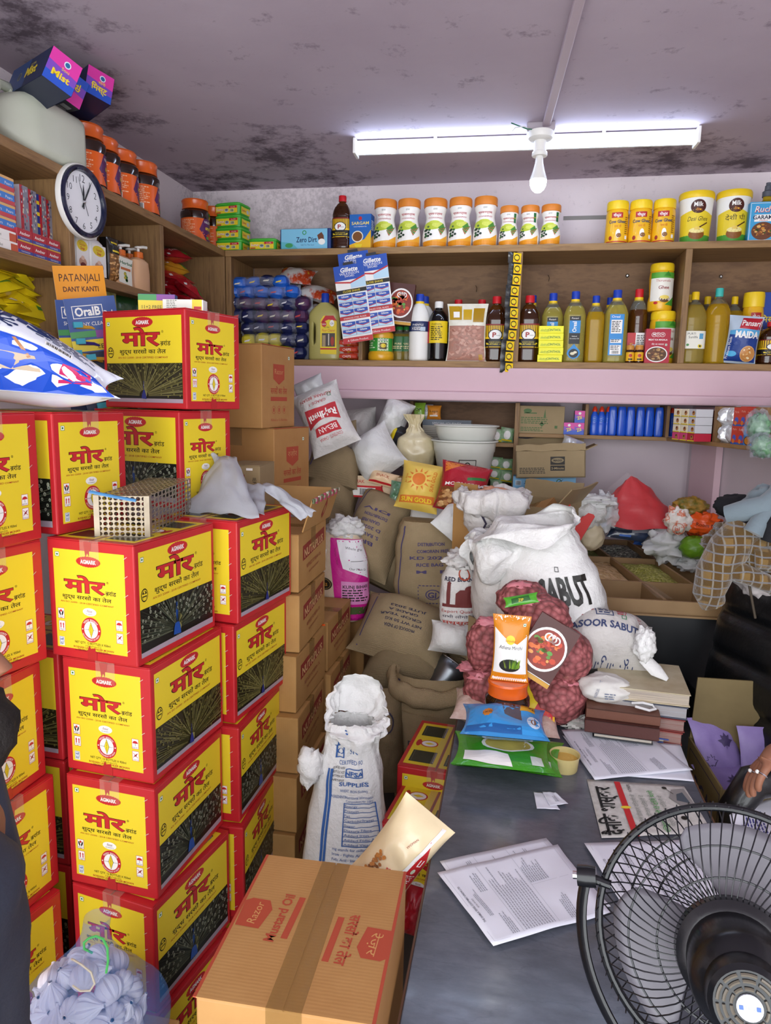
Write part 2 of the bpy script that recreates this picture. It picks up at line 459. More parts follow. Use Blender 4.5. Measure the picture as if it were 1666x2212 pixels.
mb=MB();mb.box(-.05, -.02, -.03, .05, .06, 0, mat('grey_pvc', '#a9a0a8', .5));mb.build('junction_box', t, bevel=.004)
mb=MB();mb.lathe([(.046, -.03), (.047, -.04), (.044, -.052), (.036, -.058), (.02, -.06)], WHITEP, 28, capt=False);mb.lathe([(.023, -.1), (.022, -.06)], WHITEP, 24);mb.lathe([(.026, -.112), (.028, -.108), (.027, -.098), (.023, -.096)], WHITEP, 24);mb.build('holder', t)
mb=MB();g=mat('green_wire', '#2c6b4f', .4)
mb.tube([(-.03, -.03, -.03), (-.05, -.05, -.034), (-.08, -.05, -.022), (-.105, -.05, -.012)], .0022, g, 6)
mb.tube([(-.03, -.03, -.035), (-.06, -.052, -.026), (-.09, -.055, -.03), (-.1, -.05, -.04)], .0018, mat('white_wire', '#dddddd', .4), 6);mb.build('wire', t)
b=thing('light_bulb', 'lit white LED bulb hanging from the round holder', 'bulb', (bx.x, bx.y-.02, ZC-.105))
mb=MB();mb.lathe([(.012, 0), (.013, -.012), (.015, -.03), (.021, -.055), (.03, -.082), (.0305, -.088)][::-1], WHITEP, 28);mb.build('body', b)
mb=MB();mb.lathe([(.001, -.132), (.012, -.129), (.022, -.12), (.0285, -.106), (.0305, -.088)], mat('lit_bulb_globe', '#ffffff', .3, emit=BULB_EMIT), 28, capb=False, capt=False);mb.build('globe', b)
mb=MB();mb.lathe([(.011, -.005), (.011, .012)], STEEL, 20);mb.build('cap', b)
p0=atz(1178, 274, ZC);p1=atz(1250, 0, ZC);d=(p1-p0).normalized();p1=p0+d*2.4
n=Vector((-d.y, d.x, 0))*.014
mb=MB();q=[p0-n, p1-n, p1+n, p0+n];q2=[p-Vector((0, 0, .02))for p in q]
mb.hexa([tuple(p)for p in q2]+[tuple(p)for p in q], mat('dusty_pvc_duct', '#b9a9b4', .5));tag(mb.build('cable_duct', bevel=.004), 'straight plastic cable duct on the ceiling ending at bulb holder', 'cable duct')
# ---------------------------------------------------------------- wall shelves
def shelf_left():
 t=thing('wall_shelf', 'wooden box shelf along the left wall beneath the clock', 'shelf', (XS, 2.1, ZL))
 def P(n, x0, y0, z0, x1, y1, z1, m):
  mb=MB();mb.box(x0-XS, y0-2.1, z0-ZL, x1-XS, y1-2.1, z1-ZL, m);return mb.build(n, t, bevel=.002)
 P('top_board', XL+.002, .7, ZT-TB, XS, YS+.02, ZT, WY)
 P('middle_board', XL+.012, .7, ZM-TB, XS-.003, 2.56, ZM, WY)
 P('bottom_board', XL+.002, .7, ZL-TB, XS, YS+.02, ZL, WY)
 for y in(2.0, 2.56):P('divider', XL+.012, y, ZL, XS, y+.024, ZT-TB, WZ)
 P('end_panel', XL+.012, YS-.004, ZL, XS, YS+.02, ZT-TB, WZ)
 P('back_panel', XL+.002, .7, ZL, XL+.012, YS, ZT-TB, PLY)
shelf_left()
def shelf_back():
 t=thing('wall_shelf', 'long wooden box shelf across the back wall holding oil bottles', 'shelf', (0, YS, ZL))
 def P(n, x0, y0, z0, x1, y1, z1, m):
  mb=MB();mb.box(x0, y0-YS, z0-ZL, x1, y1-YS, z1-ZL, m);return mb.build(n, t, bevel=.002)
 P('top_board', XS+.002, YS, ZT-TB, 1.44, YB-.002, ZT, WX)
 P('bottom_board', XS+.002, YS, ZL-TB, 1.44, YB-.002, ZL, WX)
 xa=at(1123, 560, YS).x;xb=at(1489, 560, YS).x
 for x in(XS+.003, xa-.013, xb-.013):P('divider', x, YS+.002, ZL, x+.026, YB-.012, ZT-TB, WZ)
 P('back_panel', XS+.03, YB-.012, ZL, 1.44, YB-.002, ZT-TB, PLY)
 x=at(783, 750, YS+.05).x
 P('low_divider', x-.009, YS+.01, ZL, x+.009, YB-.012, ZL+.13, WZ)
 for i, (px, py)in enumerate(((1030, 630), (1185, 608), (1355, 596), (1557, 598))):
  p=at(px, py, YB-.012);mb=MB()
  if i in(0, 1):mb.tube([(0, 0, 0), (0, -.02, 0), (.003, -.03, .008), (0, -.026, .018), (-.004, -.022, .024)], .0016, STEEL, 6)
  else:mb.lathe([(.008, 0), (.008, .006), (.004, .009)], STEEL, 14, M=Matrix.Rotation(pi/2, 4, 'X'))
  mb.build('hook' if i<2 else 'screw', t, loc=(p.x, p.y-YS, p.z-ZL))
shelf_back()
# ---------------------------------------------------------------- clock
p=at(172, 437, 2.0);cx=XS+.004
p=atx(172, 437, cx)
t=thing('wall_clock', 'round white wall clock with navy rim hung on the left shelf', 'clock', p, rot=(0, 0, radians(86)))
DIAL=mat('clock_dial', '#eef0f4', .4);NAVY=mat('navy_clock_rim', '#171d38', .15, coat=.6)
MX=Matrix.Rotation(pi/2, 4, 'X')
R=.108
mb=MB();mb.lathe([(R*.9, -.003), (R*.98, -.001), (R, .004), (R*.985, .014), (R*.94, .017)], WHITEP, 48, M=MX, capt=False);mb.build('case', t)
mb=MB();mb.lathe([(R*.955, .0155), (R*.94, .022), (R*.88, .025), (R*.82, .022), (R*.79, .012)], NAVY, 48, M=MX, capb=False, capt=False);mb.build('rim', t)
mb=MB();mb.lathe([(R*.8, .011), (R*.8, .012)], DIAL, 48, M=MX)
pr=PR()
for h in range(1, 13):
 a=pi/2-h*pi/6
 pr.text(str(h), R*.62*cos(a), R*.62*sin(a)-.011, .031 if h==12 else .027, K('#22262c'), bold=-.008)
mb.decal(pr, FRONT(-.0121));mb.build('dial', t)
def hand(name, ang, L, w, y, m, tail=.02):
 mb=MB();pr=PR();a=pi/2-ang;c, s_=cos(a), sin(a)
 pts=[(-tail, -w*.5), (L*.55, -w*.8), (L, 0), (L*.55, w*.8), (-tail, w*.5)]
 pr.poly([(x*c-q*s_, x*s_+q*c)for x, q in pts], m);mb.decal(pr, FRONT(y));mb.build(name, t, solid=.0008)
hand('hour_hand', radians(2), .05, .0042, -.0145, K('#15181c'));hand('minute_hand', radians(30), .078, .0036, -.016, K('#15181c'))
hand('second_hand', radians(-22), .07, .0012, -.0175, K('#15181c'), .04)
mb=MB();mb.lathe([(.005, .012), (.005, .019), (.002, .02)], CHROME, 14, M=MX);mb.build('spindle', t)
# ---------------------------------------------------------------- red and yellow mustard oil cartons
RED, YEL, BLK, WHT=K('#c2272d', .38), K('#ead02e', .38), K('#17140f', .4), K('#f4f2ee', .45)
MAROON=K('#b3262a', .38)
CW, CD, CH=.222, .300, .262
def oval_mark(P, x, y, k=1.0):
 P.ell(x, y, .034*k, .0125*k, RED, 56, .07);P.text('AGMARK', x, y-.0045*k, .0125*k, WHT, bold=.03, fit=.042*k)
def veg(P, x, y, s, g='#1e7a35'):
 P.rect(x-s, y-s, x+s, y+s, WHT);P.frame(x-s, y-s, x+s, y+s, s*.16, K(g));P.ell(x, y, s*.45, s*.45, K(g), 12)
def brand(P, cx, y, w, k=1.0):
 h=w*.37
 P.text('मोर', cx-w*.004, y-h*.006, h*1.03, BLK, fit=w*1.03, bold=.042);P.text('मोर', cx, y+h*.004, h, RED, fit=w, bold=.028)
 P.text('®', cx+w*.57, y+h*.62, h*.19, BLK)
 x=cx+w*.64
 P.text('बरांड', x, y-h*.02, h*.33, BLK, fit=w*.26, bold=.012)
 P.line([(x-w*.085, y-h*.0), (x-w*.115, y-h*.045)], h*.03, BLK)
 P.text('शुद्ध सरसों का तेल', cx+w*.04, y-h*.42, h*.3, BLK, fit=w*1.22, bold=.012)
 P.text('AN ISO 22000 : 2018 CERTIFIED COMPANY', cx+w*.04, y-h*.67, h*.13, K('#a8341e'), fit=w*1.32, bold=.01)
def icon(P, x, y, kind):
 w, h=.0085, .0115
 P.rect(x-w, y-h, x+w, y+h, WHT);P.frame(x-w, y-h, x+w, y+h, .0007, RED)
 if kind==0:
  P.poly([(x-.006, y+.006), (x-.004, y+.006), (x-.001, y-.001), (x-.001, y-.005), (x-.003, y-.005), (x-.006, y+.001)], BLK)
  P.poly([(x+.006, y+.006), (x+.004, y+.006), (x+.001, y-.001), (x+.001, y-.005), (x+.003, y-.005), (x+.006, y+.001)], BLK)
  P.ell(x, y+.0055, .0028, .003, RED, 8);P.text('HANDLE WITH', x, y-.0085, .0028, BLK, fit=.014);P.text('CARE', x, y-.0108, .0026, BLK)
 elif kind==1:
  for s in(-1, 1):
   q=x+s*.0035
   P.poly([(q-.0012, y-.005), (q+.0012, y-.005), (q+.0012, y+.003), (q+.0024, y+.003), (q, y+.008), (q-.0024, y+.003), (q-.0012, y+.003)], RED)
  P.text('THIS SIDE', x, y-.0085, .003, BLK, fit=.0135);P.text('UP', x, y-.0108, .0027, BLK)
 elif kind==2:
  P.poly([(x+.0068*cos(a), y+.001+.006*sin(a))for a in[pi*k/10 for k in range(11)]], RED)
  P.rect(x-.0004, y-.005, x+.0004, y+.001, BLK);P.text('KEEP DRY', x, y-.0095, .0034, BLK, fit=.0145)
 else:
  P.poly([(x-.005, y-.001), (x+.003, y+.006), (x+.005, y+.006), (x+.001, y-.001)], K('#4c2320'));P.line([(x-.006, y+.007), (x+.006, y-.004)], .001, RED);P.line([(x+.006, y+.007), (x-.006, y-.004)], .001, RED)
  P.text('DO NOT STEP', x, y-.0095, .0028, BLK, fit=.0145)
def end_print():
 P=PR();W2=CW/2
 P.rect(-W2+.016, .022, W2-.024, CH-.022, YEL)
 veg(P, -W2+.027, CH-.034, .0052)
 cx=-.004
 oval_mark(P, cx+.0, CH-.045, .95)
 brand(P, cx-.012, .150, .104)
 P.ell(cx-.002, .108, .0175, .0088, WHT, 24);P.text('fssai', cx-.002, .1075, .0085, K('#7a3a3a'), slant=.2);P.text('10012063000121', cx-.002, .1025, .0032, K('#555555'))
 y=.069
 P.ell(cx, y, .0255, .0275, RED, 32);P.ell(cx, y, .0178, .019, WHT, 28)
 P.poly([(cx, y+.018), (cx+.0065, y), (cx, y-.018), (cx-.0065, y)], BLK);P.poly([(cx, y+.0162), (cx+.0057, y), (cx, y-.0162), (cx-.0057, y)], YEL)
 for k, ch in enumerate('AGMARK'):P.text(ch, cx, y+.0085-k*.0038, .0036, BLK)
 P.text('AGMARK', cx-.0115, y-.001, .0028, BLK);P.text('QUALITY', cx+.0115, y-.001, .0028, BLK)
 P.text('भारत सरकार', cx, y, .0072, WHT, arc=(.0192, pi/2), fit=.036);P.text('GOVERNMENT OF INDIA', cx, y, .0052, WHT, arc=(-.0242, -pi/2), fit=.056)
 for s in(-1, 1):P.ell(cx+s*.0216, y, .0016, .0016, WHT, 8)
 icon(P, -W2+.030, .098, 0);icon(P, -W2+.031, .070, 1);icon(P, W2-.042, .087, 2);icon(P, W2-.042, .059, 3)
 P.rect(-W2+.022, .0255, -W2+.035, .0455, K('#dfe4ea'));P.frame(-W2+.0235, .033, -W2+.0335, .0445, .0006, K('#1d3f8a'));P.text('+F', -W2+.0285, .0365, .0075, K('#1d3f8a'), bold=.03);P.para(-W2+.0235, .0305, .0105, 2, .0024, K('#4a5568'))
 P.text('NET QTY. 12 BOTTLES X 950ml', cx+.002, .0365-.0005, .0072, BLK, fit=.092, bold=.01)
 P.text('A Quality Product From', cx+.004, .0322-.0012, .0042, BLK)
 P.text('ROSHAN LAL CHANDER MOHAN', cx+.004, .0262-.001, .0062, K('#a8281e'), fit=.104, bold=.02)
 for k, t_ in enumerate(('Village Rania, Malerkotla Road, Ludhiana (Punjab)', 'Our Responsibility Ceases as soon as Once Seal is broken')):P.text(t_, cx+.002, .0226-.003*k-.0005, .0034, BLK, fit=.08+.014*k)
 P.poly([(cx-.012, 0.002), (cx+.012, .002), (cx+.013, .018), (cx+.009, .024), (cx+.009, .031), (cx+.005, .028), (cx-.003, .027), (cx-.006, .034), (cx-.009, .028), (cx-.012, .02)], MAROON)
 P.poly([(cx-.01, CH-.002), (cx+.01, CH-.002), (cx+.008, CH-.02), (cx+.004, CH-.022), (cx+.003, CH-.034), (cx-.001, CH-.026), (cx-.006, CH-.036), (cx-.008, CH-.02)], MAROON)
 for k in range(6):
  yy=.03+k*.04;P.line([(W2-.026, yy), (W2-.017, yy+.006)], .0011, K('#cfc8b8'))
 return P
def peacock(P, x0, y0, x1, y1, kind):
 r=random.Random(5+kind);w, h=x1-x0, y1-y0
 bg=['#2b2716', '#191a16'][kind]
 P.rect(x0, y0, x1, y1, K(bg, .3))
 clip=lambda p:(min(max(p[0], x0), x1), min(max(p[1], y0), y1))
 bx_, by_=(x0+w*.5, y0+h*.16)if kind==0 else(x0+w*.46, y0+h*.26)
 P.rect(x0, y0, x1, y0+h*(.1 if kind==0 else .13), K('#a89aa6', .3))
 P.poly([(x0, y0+h*.1), (x1, y0+h*.13), (x1, y0+h*.2), (x0, y0+h*.16)], K('#151410', .3))
 cols=[('#57512a', '#6f6a3a', '#8f8a55'), ('#33382c', '#4c5546', '#767a60')][kind]
 def inside(a, b):return x0+.001<a<x1-.001 and y0+h*.13<b<y1-.001
 XF=1.75
 for k in range(170):
  a=radians(r.uniform(2, 178));L=r.uniform(.45, 1.3)*h
  q0=clip((bx_+cos(a)*h*.16, by_+sin(a)*h*.16));q1=(bx_+cos(a)*L*XF, by_+sin(a)*L)
  if q1[1]>y1:
   k_=(y1-by_)/(q1[1]-by_);q1=(bx_+(q1[0]-bx_)*k_, y1)
  if not(x0<q1[0]<x1):
   xx=x0 if q1[0]<=x0 else x1;k_=(xx-bx_)/(q1[0]-bx_);q1=(xx, by_+(q1[1]-by_)*k_)
  P.line([q0, q1], r.choice((.0006, .0009, .0013)), K(r.choice(cols), .3))
 for ringi in range(1, 9):
  R_=h*(.24+.125*ringi)
  n_=8+ringi*4
  for k in range(n_):
   a=radians(2+176*(k+.5*(ringi%2))/n_)+r.uniform(-.05, .05);R2=R_*r.uniform(.94, 1.06)
   ex, ey=bx_+cos(a)*R2*XF, by_+sin(a)*R2
   if not inside(ex, ey):continue
   s=(.0028 if kind==0 else .0034)*r.uniform(.75, 1.2)
   P.ell(ex, ey, s, s*1.15, K(['#8a8446', '#aab098'][kind], .3), 8, a0=a);P.ell(ex, ey-s*.1, s*.6, s*.68, K(['#2a2c30', '#1b2440'][kind], .3), 7)
 b=K(['#27307c', '#1f4fa0'][kind], .3);q=h*(.17 if kind==0 else .27)
 P.poly([(bx_-q*.5, by_-q*.35), (bx_+q*.5, by_-q*.45), (bx_+q*.42, by_+q*.2), (bx_+q*.16, by_+q*.9), (bx_+q*.14, by_+q*1.7), (bx_-q*.06, by_+q*1.9), (bx_-q*.14, by_+q*1.5), (bx_-q*.1, by_+q*.9), (bx_-q*.4, by_+q*.2)], b)
 P.poly([(bx_+q*.16, by_+q*1.5), (bx_+q*.7, by_+q*.9), (bx_+q*.62, by_+q*.2), (bx_+q*.46, by_-q*.1), (bx_+q*.2, by_+q*.8)], K('#8d8a52', .3))
 P.ell(bx_-q*.02, by_+q*1.66, q*.05, q*.05, WHT, 6)
 for k in range(5):P.line([(bx_, by_+q*1.85), (bx_-q*.12+k*q*.07, by_+q*2.25)], .0005, b)
 for s in(-.1, .16):P.line([(bx_+q*s, by_-q*.35), (bx_+q*s+.001, by_-q*.9)], .0009, K('#9a8f80', .3))
def side_print(kind):
 P=PR();D2=CD/2
 P.rect(-D2+.013, .016, D2-.013, CH-.018, YEL)
 veg(P, -D2+.024, CH-.035, .0055)
 oval_mark(P, 0, CH-.033, 1.15)
 brand(P, -.008, .168, .138)
 bx_=-D2+.029
 P.ell(bx_, .150, .0115, .0145, BLK, 24);P.ring(bx_, .150, .008, .0095, YEL, 20, 1.25);P.rect(bx_-.0095, .1485, bx_+.0095, .1525, YEL);P.poly([(bx_-.006, .146), (bx_+.006, .146), (bx_+.003, .140), (bx_-.003, .140)], YEL);P.ell(bx_, .1565, .003, .003, YEL, 8)
 peacock(P, -D2+.013, .016, D2-.013, .121, kind)
 return P
def top_print():
 P=PR()
 for s in(-1, 1):
  x0, x1=(.004, CW/2-.012)if s>0 else(-CW/2+.012, -.004)
  P.rect(x0, -CD/2+.018, x1, CD/2-.018, YEL)
  cx=(x0+x1)/2
  for y in(-.082, .082):P.rect(cx-.036, y-.034, cx+.036, y+.034, K('#2e3226', .25));P.line([(cx-.03, y+.03), (cx-.03, y-.03)], .001, K('#6c7060'));P.line([(cx+.034, y+.03), (cx+.034, y-.03)], .003, K('#8d86a0'))
  P.ell(cx, .0, .027, .021, RED, 28);P.ell(cx, 0, .023, .0175, WHT, 24);P.poly([(cx-.016, 0), (cx, .007), (cx+.016, 0), (cx, -.007)], YEL)
  P.ell(cx+s*.032, 0, .008, .021, RED, 24)
 P.rect(-.0012, -CD/2, .0012, CD/2, K('#6b5a48', .6))
 return P
CARDRED=mat('red_printed_board', '#c4282e', .36, bmp=.08, bs=30, var='#b8222a', vs=9)
def make_carton(kind):
 t=thing('oil_carton', 'carton', 'carton', group='red and yellow mustard oil cartons')
 mb=MB();mb.box(-CW/2, -CD/2, 0, CW/2, CD/2, CH-.002, CARDRED);mb.build('body', t, bevel=.0035)
 if kind==0:make_carton.end=None
 for s in(-1, 1):
  if make_carton.end is None:
   mb=MB();mb.decal(end_print(), FRONT(0));e=mb.build('end_label', t);make_carton.end=e.data
  else:
   e=bpy.data.objects.new('end_label', make_carton.end);COL.objects.link(e);e.parent=t
  e.location=(0, s*CD/2, 0);e.rotation_euler=(0, 0, 0 if s<0 else pi)
 sd=None
 for s in(1, -1):
  if sd is None:
   mb=MB();mb.decal(side_print(kind), FRONT(0));e=mb.build('side_label', t);sd=e.data
  else:e=bpy.data.objects.new('side_label', sd);COL.objects.link(e);e.parent=t
  e.location=(s*CW/2, 0, 0);e.rotation_euler=(0, 0, s*pi/2)
 mb=MB();mb.decal(top_print(), plane((0, 0, CH-.002), (1, 0, 0), (0, 1, 0)))
 mb.box(-CW/2, -CD/2, CH-.004, -.0008, CD/2, CH-.0012, CARDRED);mb.box(.0008, -CD/2, CH-.004, CW/2, CD/2, CH-.0012, CARDRED)
 mb=MB();mb.box(-CW/2+.001, -CD/2+.001, CH-.002, -.0008, CD/2-.001, CH, CARDRED);mb.box(.0008, -CD/2+.001, CH-.002, CW/2-.001, CD/2-.001, CH, CARDRED)
 mb.decal(top_print(), plane((0, 0, CH), (1, 0, 0), (0, 1, 0)));mb.build('flap', t)
 P=MB();P.box(-.024, -CD/2-.0009, CH-.05, .024, -CD/2-.0005, CH+.0012, CTAPE);P.box(-.024, -CD/2-.0009, CH+.0009, .024, CD/2, CH+.0013, CTAPE);P.build('tape', t)
 return t
CART=[make_carton(0), make_carton(1)]
LV=[0.0, .264, .528, .792, 1.056, 1.32, 1.586]
def put(kind, c, lx, ly, rz, lev, label, tilt=(0, 0)):
 o=Matrix.Rotation(rz, 2)@Vector((lx, ly))
 return place(CART[kind], USED, (c[0]-o.x, c[1]-o.y, LV[lev]), rz, label, rot=(tilt[0], tilt[1], rz))
w, d=CW/2, CD/2
def A(kind, x, y, th, lev, lab):put(kind, (x, y), w, -d, th-pi, lev, lab)
def Dq(kind, x, y, th, lev, lab):put(kind, (x, y), -w, -d, th-pi/2, lev, lab)
def Cq(kind, x, y, rz, lev, lab):put(kind, (x, y), w, -d, rz, lev, lab)
A(1, -.757, 1.298, 3.003, 4, 'red and yellow oil carton directly under the wire mesh trap')
A(0, -.734, 1.305, 3.035, 3, 'red and yellow oil carton with golden peacock fan, second down from the mesh trap')
A(1, -.725, 1.291, 3.061, 2, 'red and yellow oil carton with dark peacock side, third down from the mesh trap')
A(1, -.726, 1.27, 2.972, 1, 'red and yellow oil carton right behind the blue bag of garlic')
A(1, -.721, 1.252, 2.966, 0, 'red and yellow oil carton on the floor between garlic bag and brown Mustard Oil carton')
A(0, -.666, 1.622, 3.002, 4, 'red and yellow oil carton under the grey cloth bag')
A(0, -.676, 1.615, 3.01, 3, 'red and yellow oil carton, second down below the grey cloth bag')
A(1, -.66, 1.6, 3.11, 2, 'red and yellow oil carton, third down below the grey cloth bag')
A(1, -.646, 1.585, 3.175, 1, 'red and yellow oil carton, fourth down below the grey cloth bag')
A(1, -.65, 1.59, 3.1, 0, 'red and yellow oil carton on the floor, lowest below the grey cloth bag')
Dq(0, -.861, 1.767, 2.86, 6, 'topmost red and yellow oil carton, highest of all under the left shelf')
Dq(1, -.877, 1.752, 2.906, 5, 'red and yellow oil carton directly under the highest one, behind the mesh trap')
Dq(1, -.958, 1.342, 2.982, 5, 'red and yellow oil carton under the right end of the blue detergent bag')
for l, k in((3, 0), (2, 0), (1, 1), (0, 0)):
 Dq(k, -.983, 1.355, 3.06, l, ['red and yellow oil carton wedged behind the garlic corner at floor level', 'red and yellow oil carton, thin strip showing in the corner just above garlic bag', 'red and yellow oil carton, narrow strip in the corner between the two lower stacks', 'red and yellow oil carton, narrow face squeezed between the mesh trap stack and left stack'][l])
Cq(0, -.968, 1.304, radians(84), 5, 'large cut-off red and yellow oil carton at left edge under blue detergent bag')
Cq(0, -.972, 1.305, radians(78), 4, 'red and yellow oil carton at left edge beside the mesh trap stack, second from top')
Cq(0, -.985, 1.297, radians(88), 3, 'red and yellow oil carton at left edge half hidden by dark hair')
Cq(1, -.970, 1.30, radians(83), 2, 'red and yellow oil carton at left edge beside the dark jacket shoulder')
Cq(1, -.954, 1.28, radians(79), 1, 'red and yellow oil carton low at left edge behind the garlic net')
Cq(1, -.96, 1.28, radians(82), 0, 'red and yellow oil carton on the floor at left behind the garlic net')
# ---------------------------------------------------------------- packaging builders
def sxy(px0, px1, ytop, zb, dep=.05, Y=None):
 Y=Y or YS+.014+dep
 p=at((px0+px1)/2, ytop, Y)
 return p.x, Y, at(px1, ytop, Y).x-at(px0, ytop, Y).x, p.z-zb
def carton_box(name, label, cat, w, d, h, m, loc, rz=0, front=None, side=None, top=None, group=None, rot=None, bev=.0012, left=None):
 """a printed box; front faces -Y, prints sit on their own faces"""
 t=thing(name, label, cat, loc, rz, group, rot)
 mb=MB();mb.box(-w/2, -d/2, 0, w/2, d/2, h, m);mb.build('body', t, bevel=bev)
 if front:mb=MB();mb.decal(front, FRONT(-d/2));mb.build('front_print', t)
 if side:mb=MB();mb.decal(side, plane((w/2, 0, 0), (0, 1, 0), (0, 0, 1)));mb.build('side_print', t)
 if left:mb=MB();mb.decal(left, plane((-w/2, 0, 0), (0, -1, 0), (0, 0, 1)));mb.build('side_print', t)
 if top:mb=MB();mb.decal(top, plane((0, 0, h), (1, 0, 0), (0, 1, 0)));mb.build('top_print', t)
 return t
def pouch(name, label, cat, w, h, th, m, loc, rz=0, pr=None, rot=None, group=None, seed=0, wr=.12, crimp=.035, sag=0.0, n=18, parent=None, back=None, tp=0):
 """sealed pouch standing on its lower edge, face toward -Y"""
 def prof(u, v):
  a=max(0, 1-abs(2*u-1)**2.6)**.65;q=(v-crimp)/(1-2*crimp)
  b=0 if q<=0 or q>=1 else(1-abs(2*q-1)**(2.6+sag))**.7
  if sag and q>0:b*=1+sag*(.5-q)
  k=a*b
  return k+wr*(.25+k)*noise.noise(Vector((u*4+seed, v*5*h/max(w, .01)*.8, seed*1.3)))*(1 if 0<q<1 else .15)
 def fr(u, v):
  pin=1-.05*(abs(2*v-1)**3)*-1-.07*(1-abs(2*v-1)**2)
  return Vector((w*(u-.5)*pin, -th/2*prof(u, v)-.0006, h*v*(1-tp*max(0, (u-.3)/.7)**.95)))
 t=thing(name, label, cat, loc, rz, group, rot)if parent is None else parent
 mb=MB();mb.grid(fr, n, n, m);mb.grid(lambda u, v:(lambda p:(p.x, -p.y, p.z))(fr(1-u, v)), n, n, back or m);mb.build('pouch', t, sharp=70)
 if pr:
  def fn(a, b):
   u, v=a/w+.5, b/h;p=fr(min(max(u, 0), 1), min(max(v, 0), 1));return p+Vector((0, -.0006, 0)), Vector((0, -1, 0))
  fn.L=w/11
  mb=MB();mb.decal(pr, fn, off=.0008);mb.build('front_print', t)
 return t
def foodpic(P, x, y, rx, ry, cols, r, n=46, base='#7a2f16', star=0):
 """a heaped-dish picture: overlapping coloured flecks"""
 P.ell(x, y, rx, ry, K(base), 26)
 for k in range(n):
  a=r.uniform(0, 6.28);q=r.uniform(0, .85)**.6 if n>20 else r.uniform(0, .7);s=r.uniform(.07, .2)
  P.ell(x+rx*q*cos(a)*.86, y+ry*q*sin(a)*.86, rx*s, ry*s*r.uniform(.5, 1), K(r.choice(cols)), 7, a0=a)
R0=random.Random(11)
CURRY=['#c8401c', '#a8280f', '#e0702a', '#d85522', '#8a1c0c', '#5c8a2c', '#e8a050']
# ---- bottles
CAPS={}
def cap(mb, z, r, h, m, ring=None):
 mb.lathe([(r, z), (r, z+h*.85), (r*.93, z+h)], m, 20)
 if ring:mb.lathe([(r*1.06, z-h*.5), (r*1.06, z)], ring, 20)
def oil_bottle(w, h, liq, capm, ringm=None, lab=None, labz=(0, 0), sq=4.0, fill=.74, name='oil_bottle', label='', cat='bottle', ribs=True, rnd=False, clearm=None, group=None):
 t=thing(name, label, cat, group=group);r=w/2;sq=2.0 if rnd else sq
 nb=.035*h/.27;hn=h-nb
 P_=[(r*.86, 0), (r*.97, .006)]
 N=26
 for k in range(N+1):
  z=.01+(hn*.70)*k/N
  q=1.0
  if ribs:q-=.022*(.5+.5*cos(k*2.6))if(z<labz[0]or z>labz[1])else .03
  P_.append((r*q, z))
 for k in range(1, 9):
  a=k/8;P_.append((r*(1-(1-.030/w)*(a**1.7)*.98), hn*(.705+.295*a*(1.15-.15*a))))
 neck=.0135
 P_=[p for p in P_ if p[1]<hn-.004]+[(neck, hn-.002), (neck, hn+.004)]
 zf=h*fill
 lo=[p for p in P_ if p[1]<=zf];hi=[p for p in P_ if p[1]>=lo[-1][1]]
 mb=MB();mb.lathe(lo, liq, 28, sq, capt=True);mb.build('oil', t, sharp=60)
 mb=MB()
 rr=lo[-1][0]
 vs=[]
 for j, (rad, z)in enumerate(hi):pass
 mb.lathe(hi, clearm or pet('#e8ecdf', .9), 28, sq if sq<3 else 2.6, capb=False, capt=False);mb.build('bottle', t, sharp=60)
 mb=MB();cap(mb, hn+.004, .0165, nb-.006, capm, ringm);mb.build('cap', t)
 if lab:
  z0, z1=labz;rl=r*1.004;ln=MB()
  ln.decal(lab, around(rl, 0, -pi/2, sq));ln.build('label', t)
 return t
def wrap(P, w, z0, z1, m, nx=14):return P.rect(-w/2, z0, w/2, z1, m, nx, 1)
GOLD=pet('#e8c030', .68);PALE=pet('#e8dc70', .75);BROWN=mat('dark_mustard_oil', '#3a1c08', .06, trans=.12, coat=.5);AMBER=mat('brown_mustard_oil', '#5c3410', .06, trans=.35, coat=.4);TAN=pet('#d4bc58', .7)
BLUECAP, REDCAP, YELCAP, TEAL=mat('blue_cap', '#1c3fae', .35), mat('red_cap', '#c8202a', .35), mat('yellow_cap', '#f0c81a', .35), mat('teal_cap', '#3fb8ae', .35)
def plabel(w):
 P=PR();W_=w*1.5
 wrap(P, W_, .058, .150, K('#f0c21a'));wrap(P, W_, .146, .152, K('#8a1c1c'))
 for k in range(21):x=-W_/2+W_*(k+.5)/21;P.rect(x-.0012, .1, x+.0012, .148, K('#4a2c12'))
 P.ell(0, .108, .0235, .0235, BLK, 28);P.ell(0, .108, .0205, .0205, WHT, 28);P.text('P', -.003, .099, .027, K('#a02020'), bold=.03);P.text('MARK', .010, .104, .005, BLK)
 wrap(P, W_, .058, .092, K('#1a1612'));P.poly([(-.026, .058), (.026, .058), (.014, .086), (0, .09), (-.014, .086)], K('#1a1612'))
 P.text('KACHI GHANI', 0, .077, .006, YEL);P.text('MUSTARD OIL', 0, .068, .0085, YEL, bold=.01);wrap(P, W_, .058, .061, K('#f0c21a'))
 for s in(-1, 1):P.ell(s*.026, .074, .003, .003, YEL, 8)
 return P
pm=oil_bottle(.078, .268, BROWN, REDCAP, None, plabel(.078), (.055, .155), 3.6, .8, label='dark mustard oil bottle with red cap on the top shelf between soap pack and blue carton', clearm=AMBER, group='dark mustard oil bottles with a round white mark')
def P_at(px0, px1, ytop, zb, label, first=None, dep=.05, m=None):
 x, Y, w_, h_=sxy(px0, px1, ytop, zb, dep)
 return place(pm, USED, (x, Y, zb), 0, label, scale=(w_/.078, w_/.078, h_/.268))
P_at(721, 760, 423, ZT, 'dark mustard oil bottle with red cap on the top shelf beside the blue carton')
P_at(1051, 1098, 640, ZL, 'dark mustard oil bottle with red cap between nut pouch and hanging sachet strip', dep=.055)
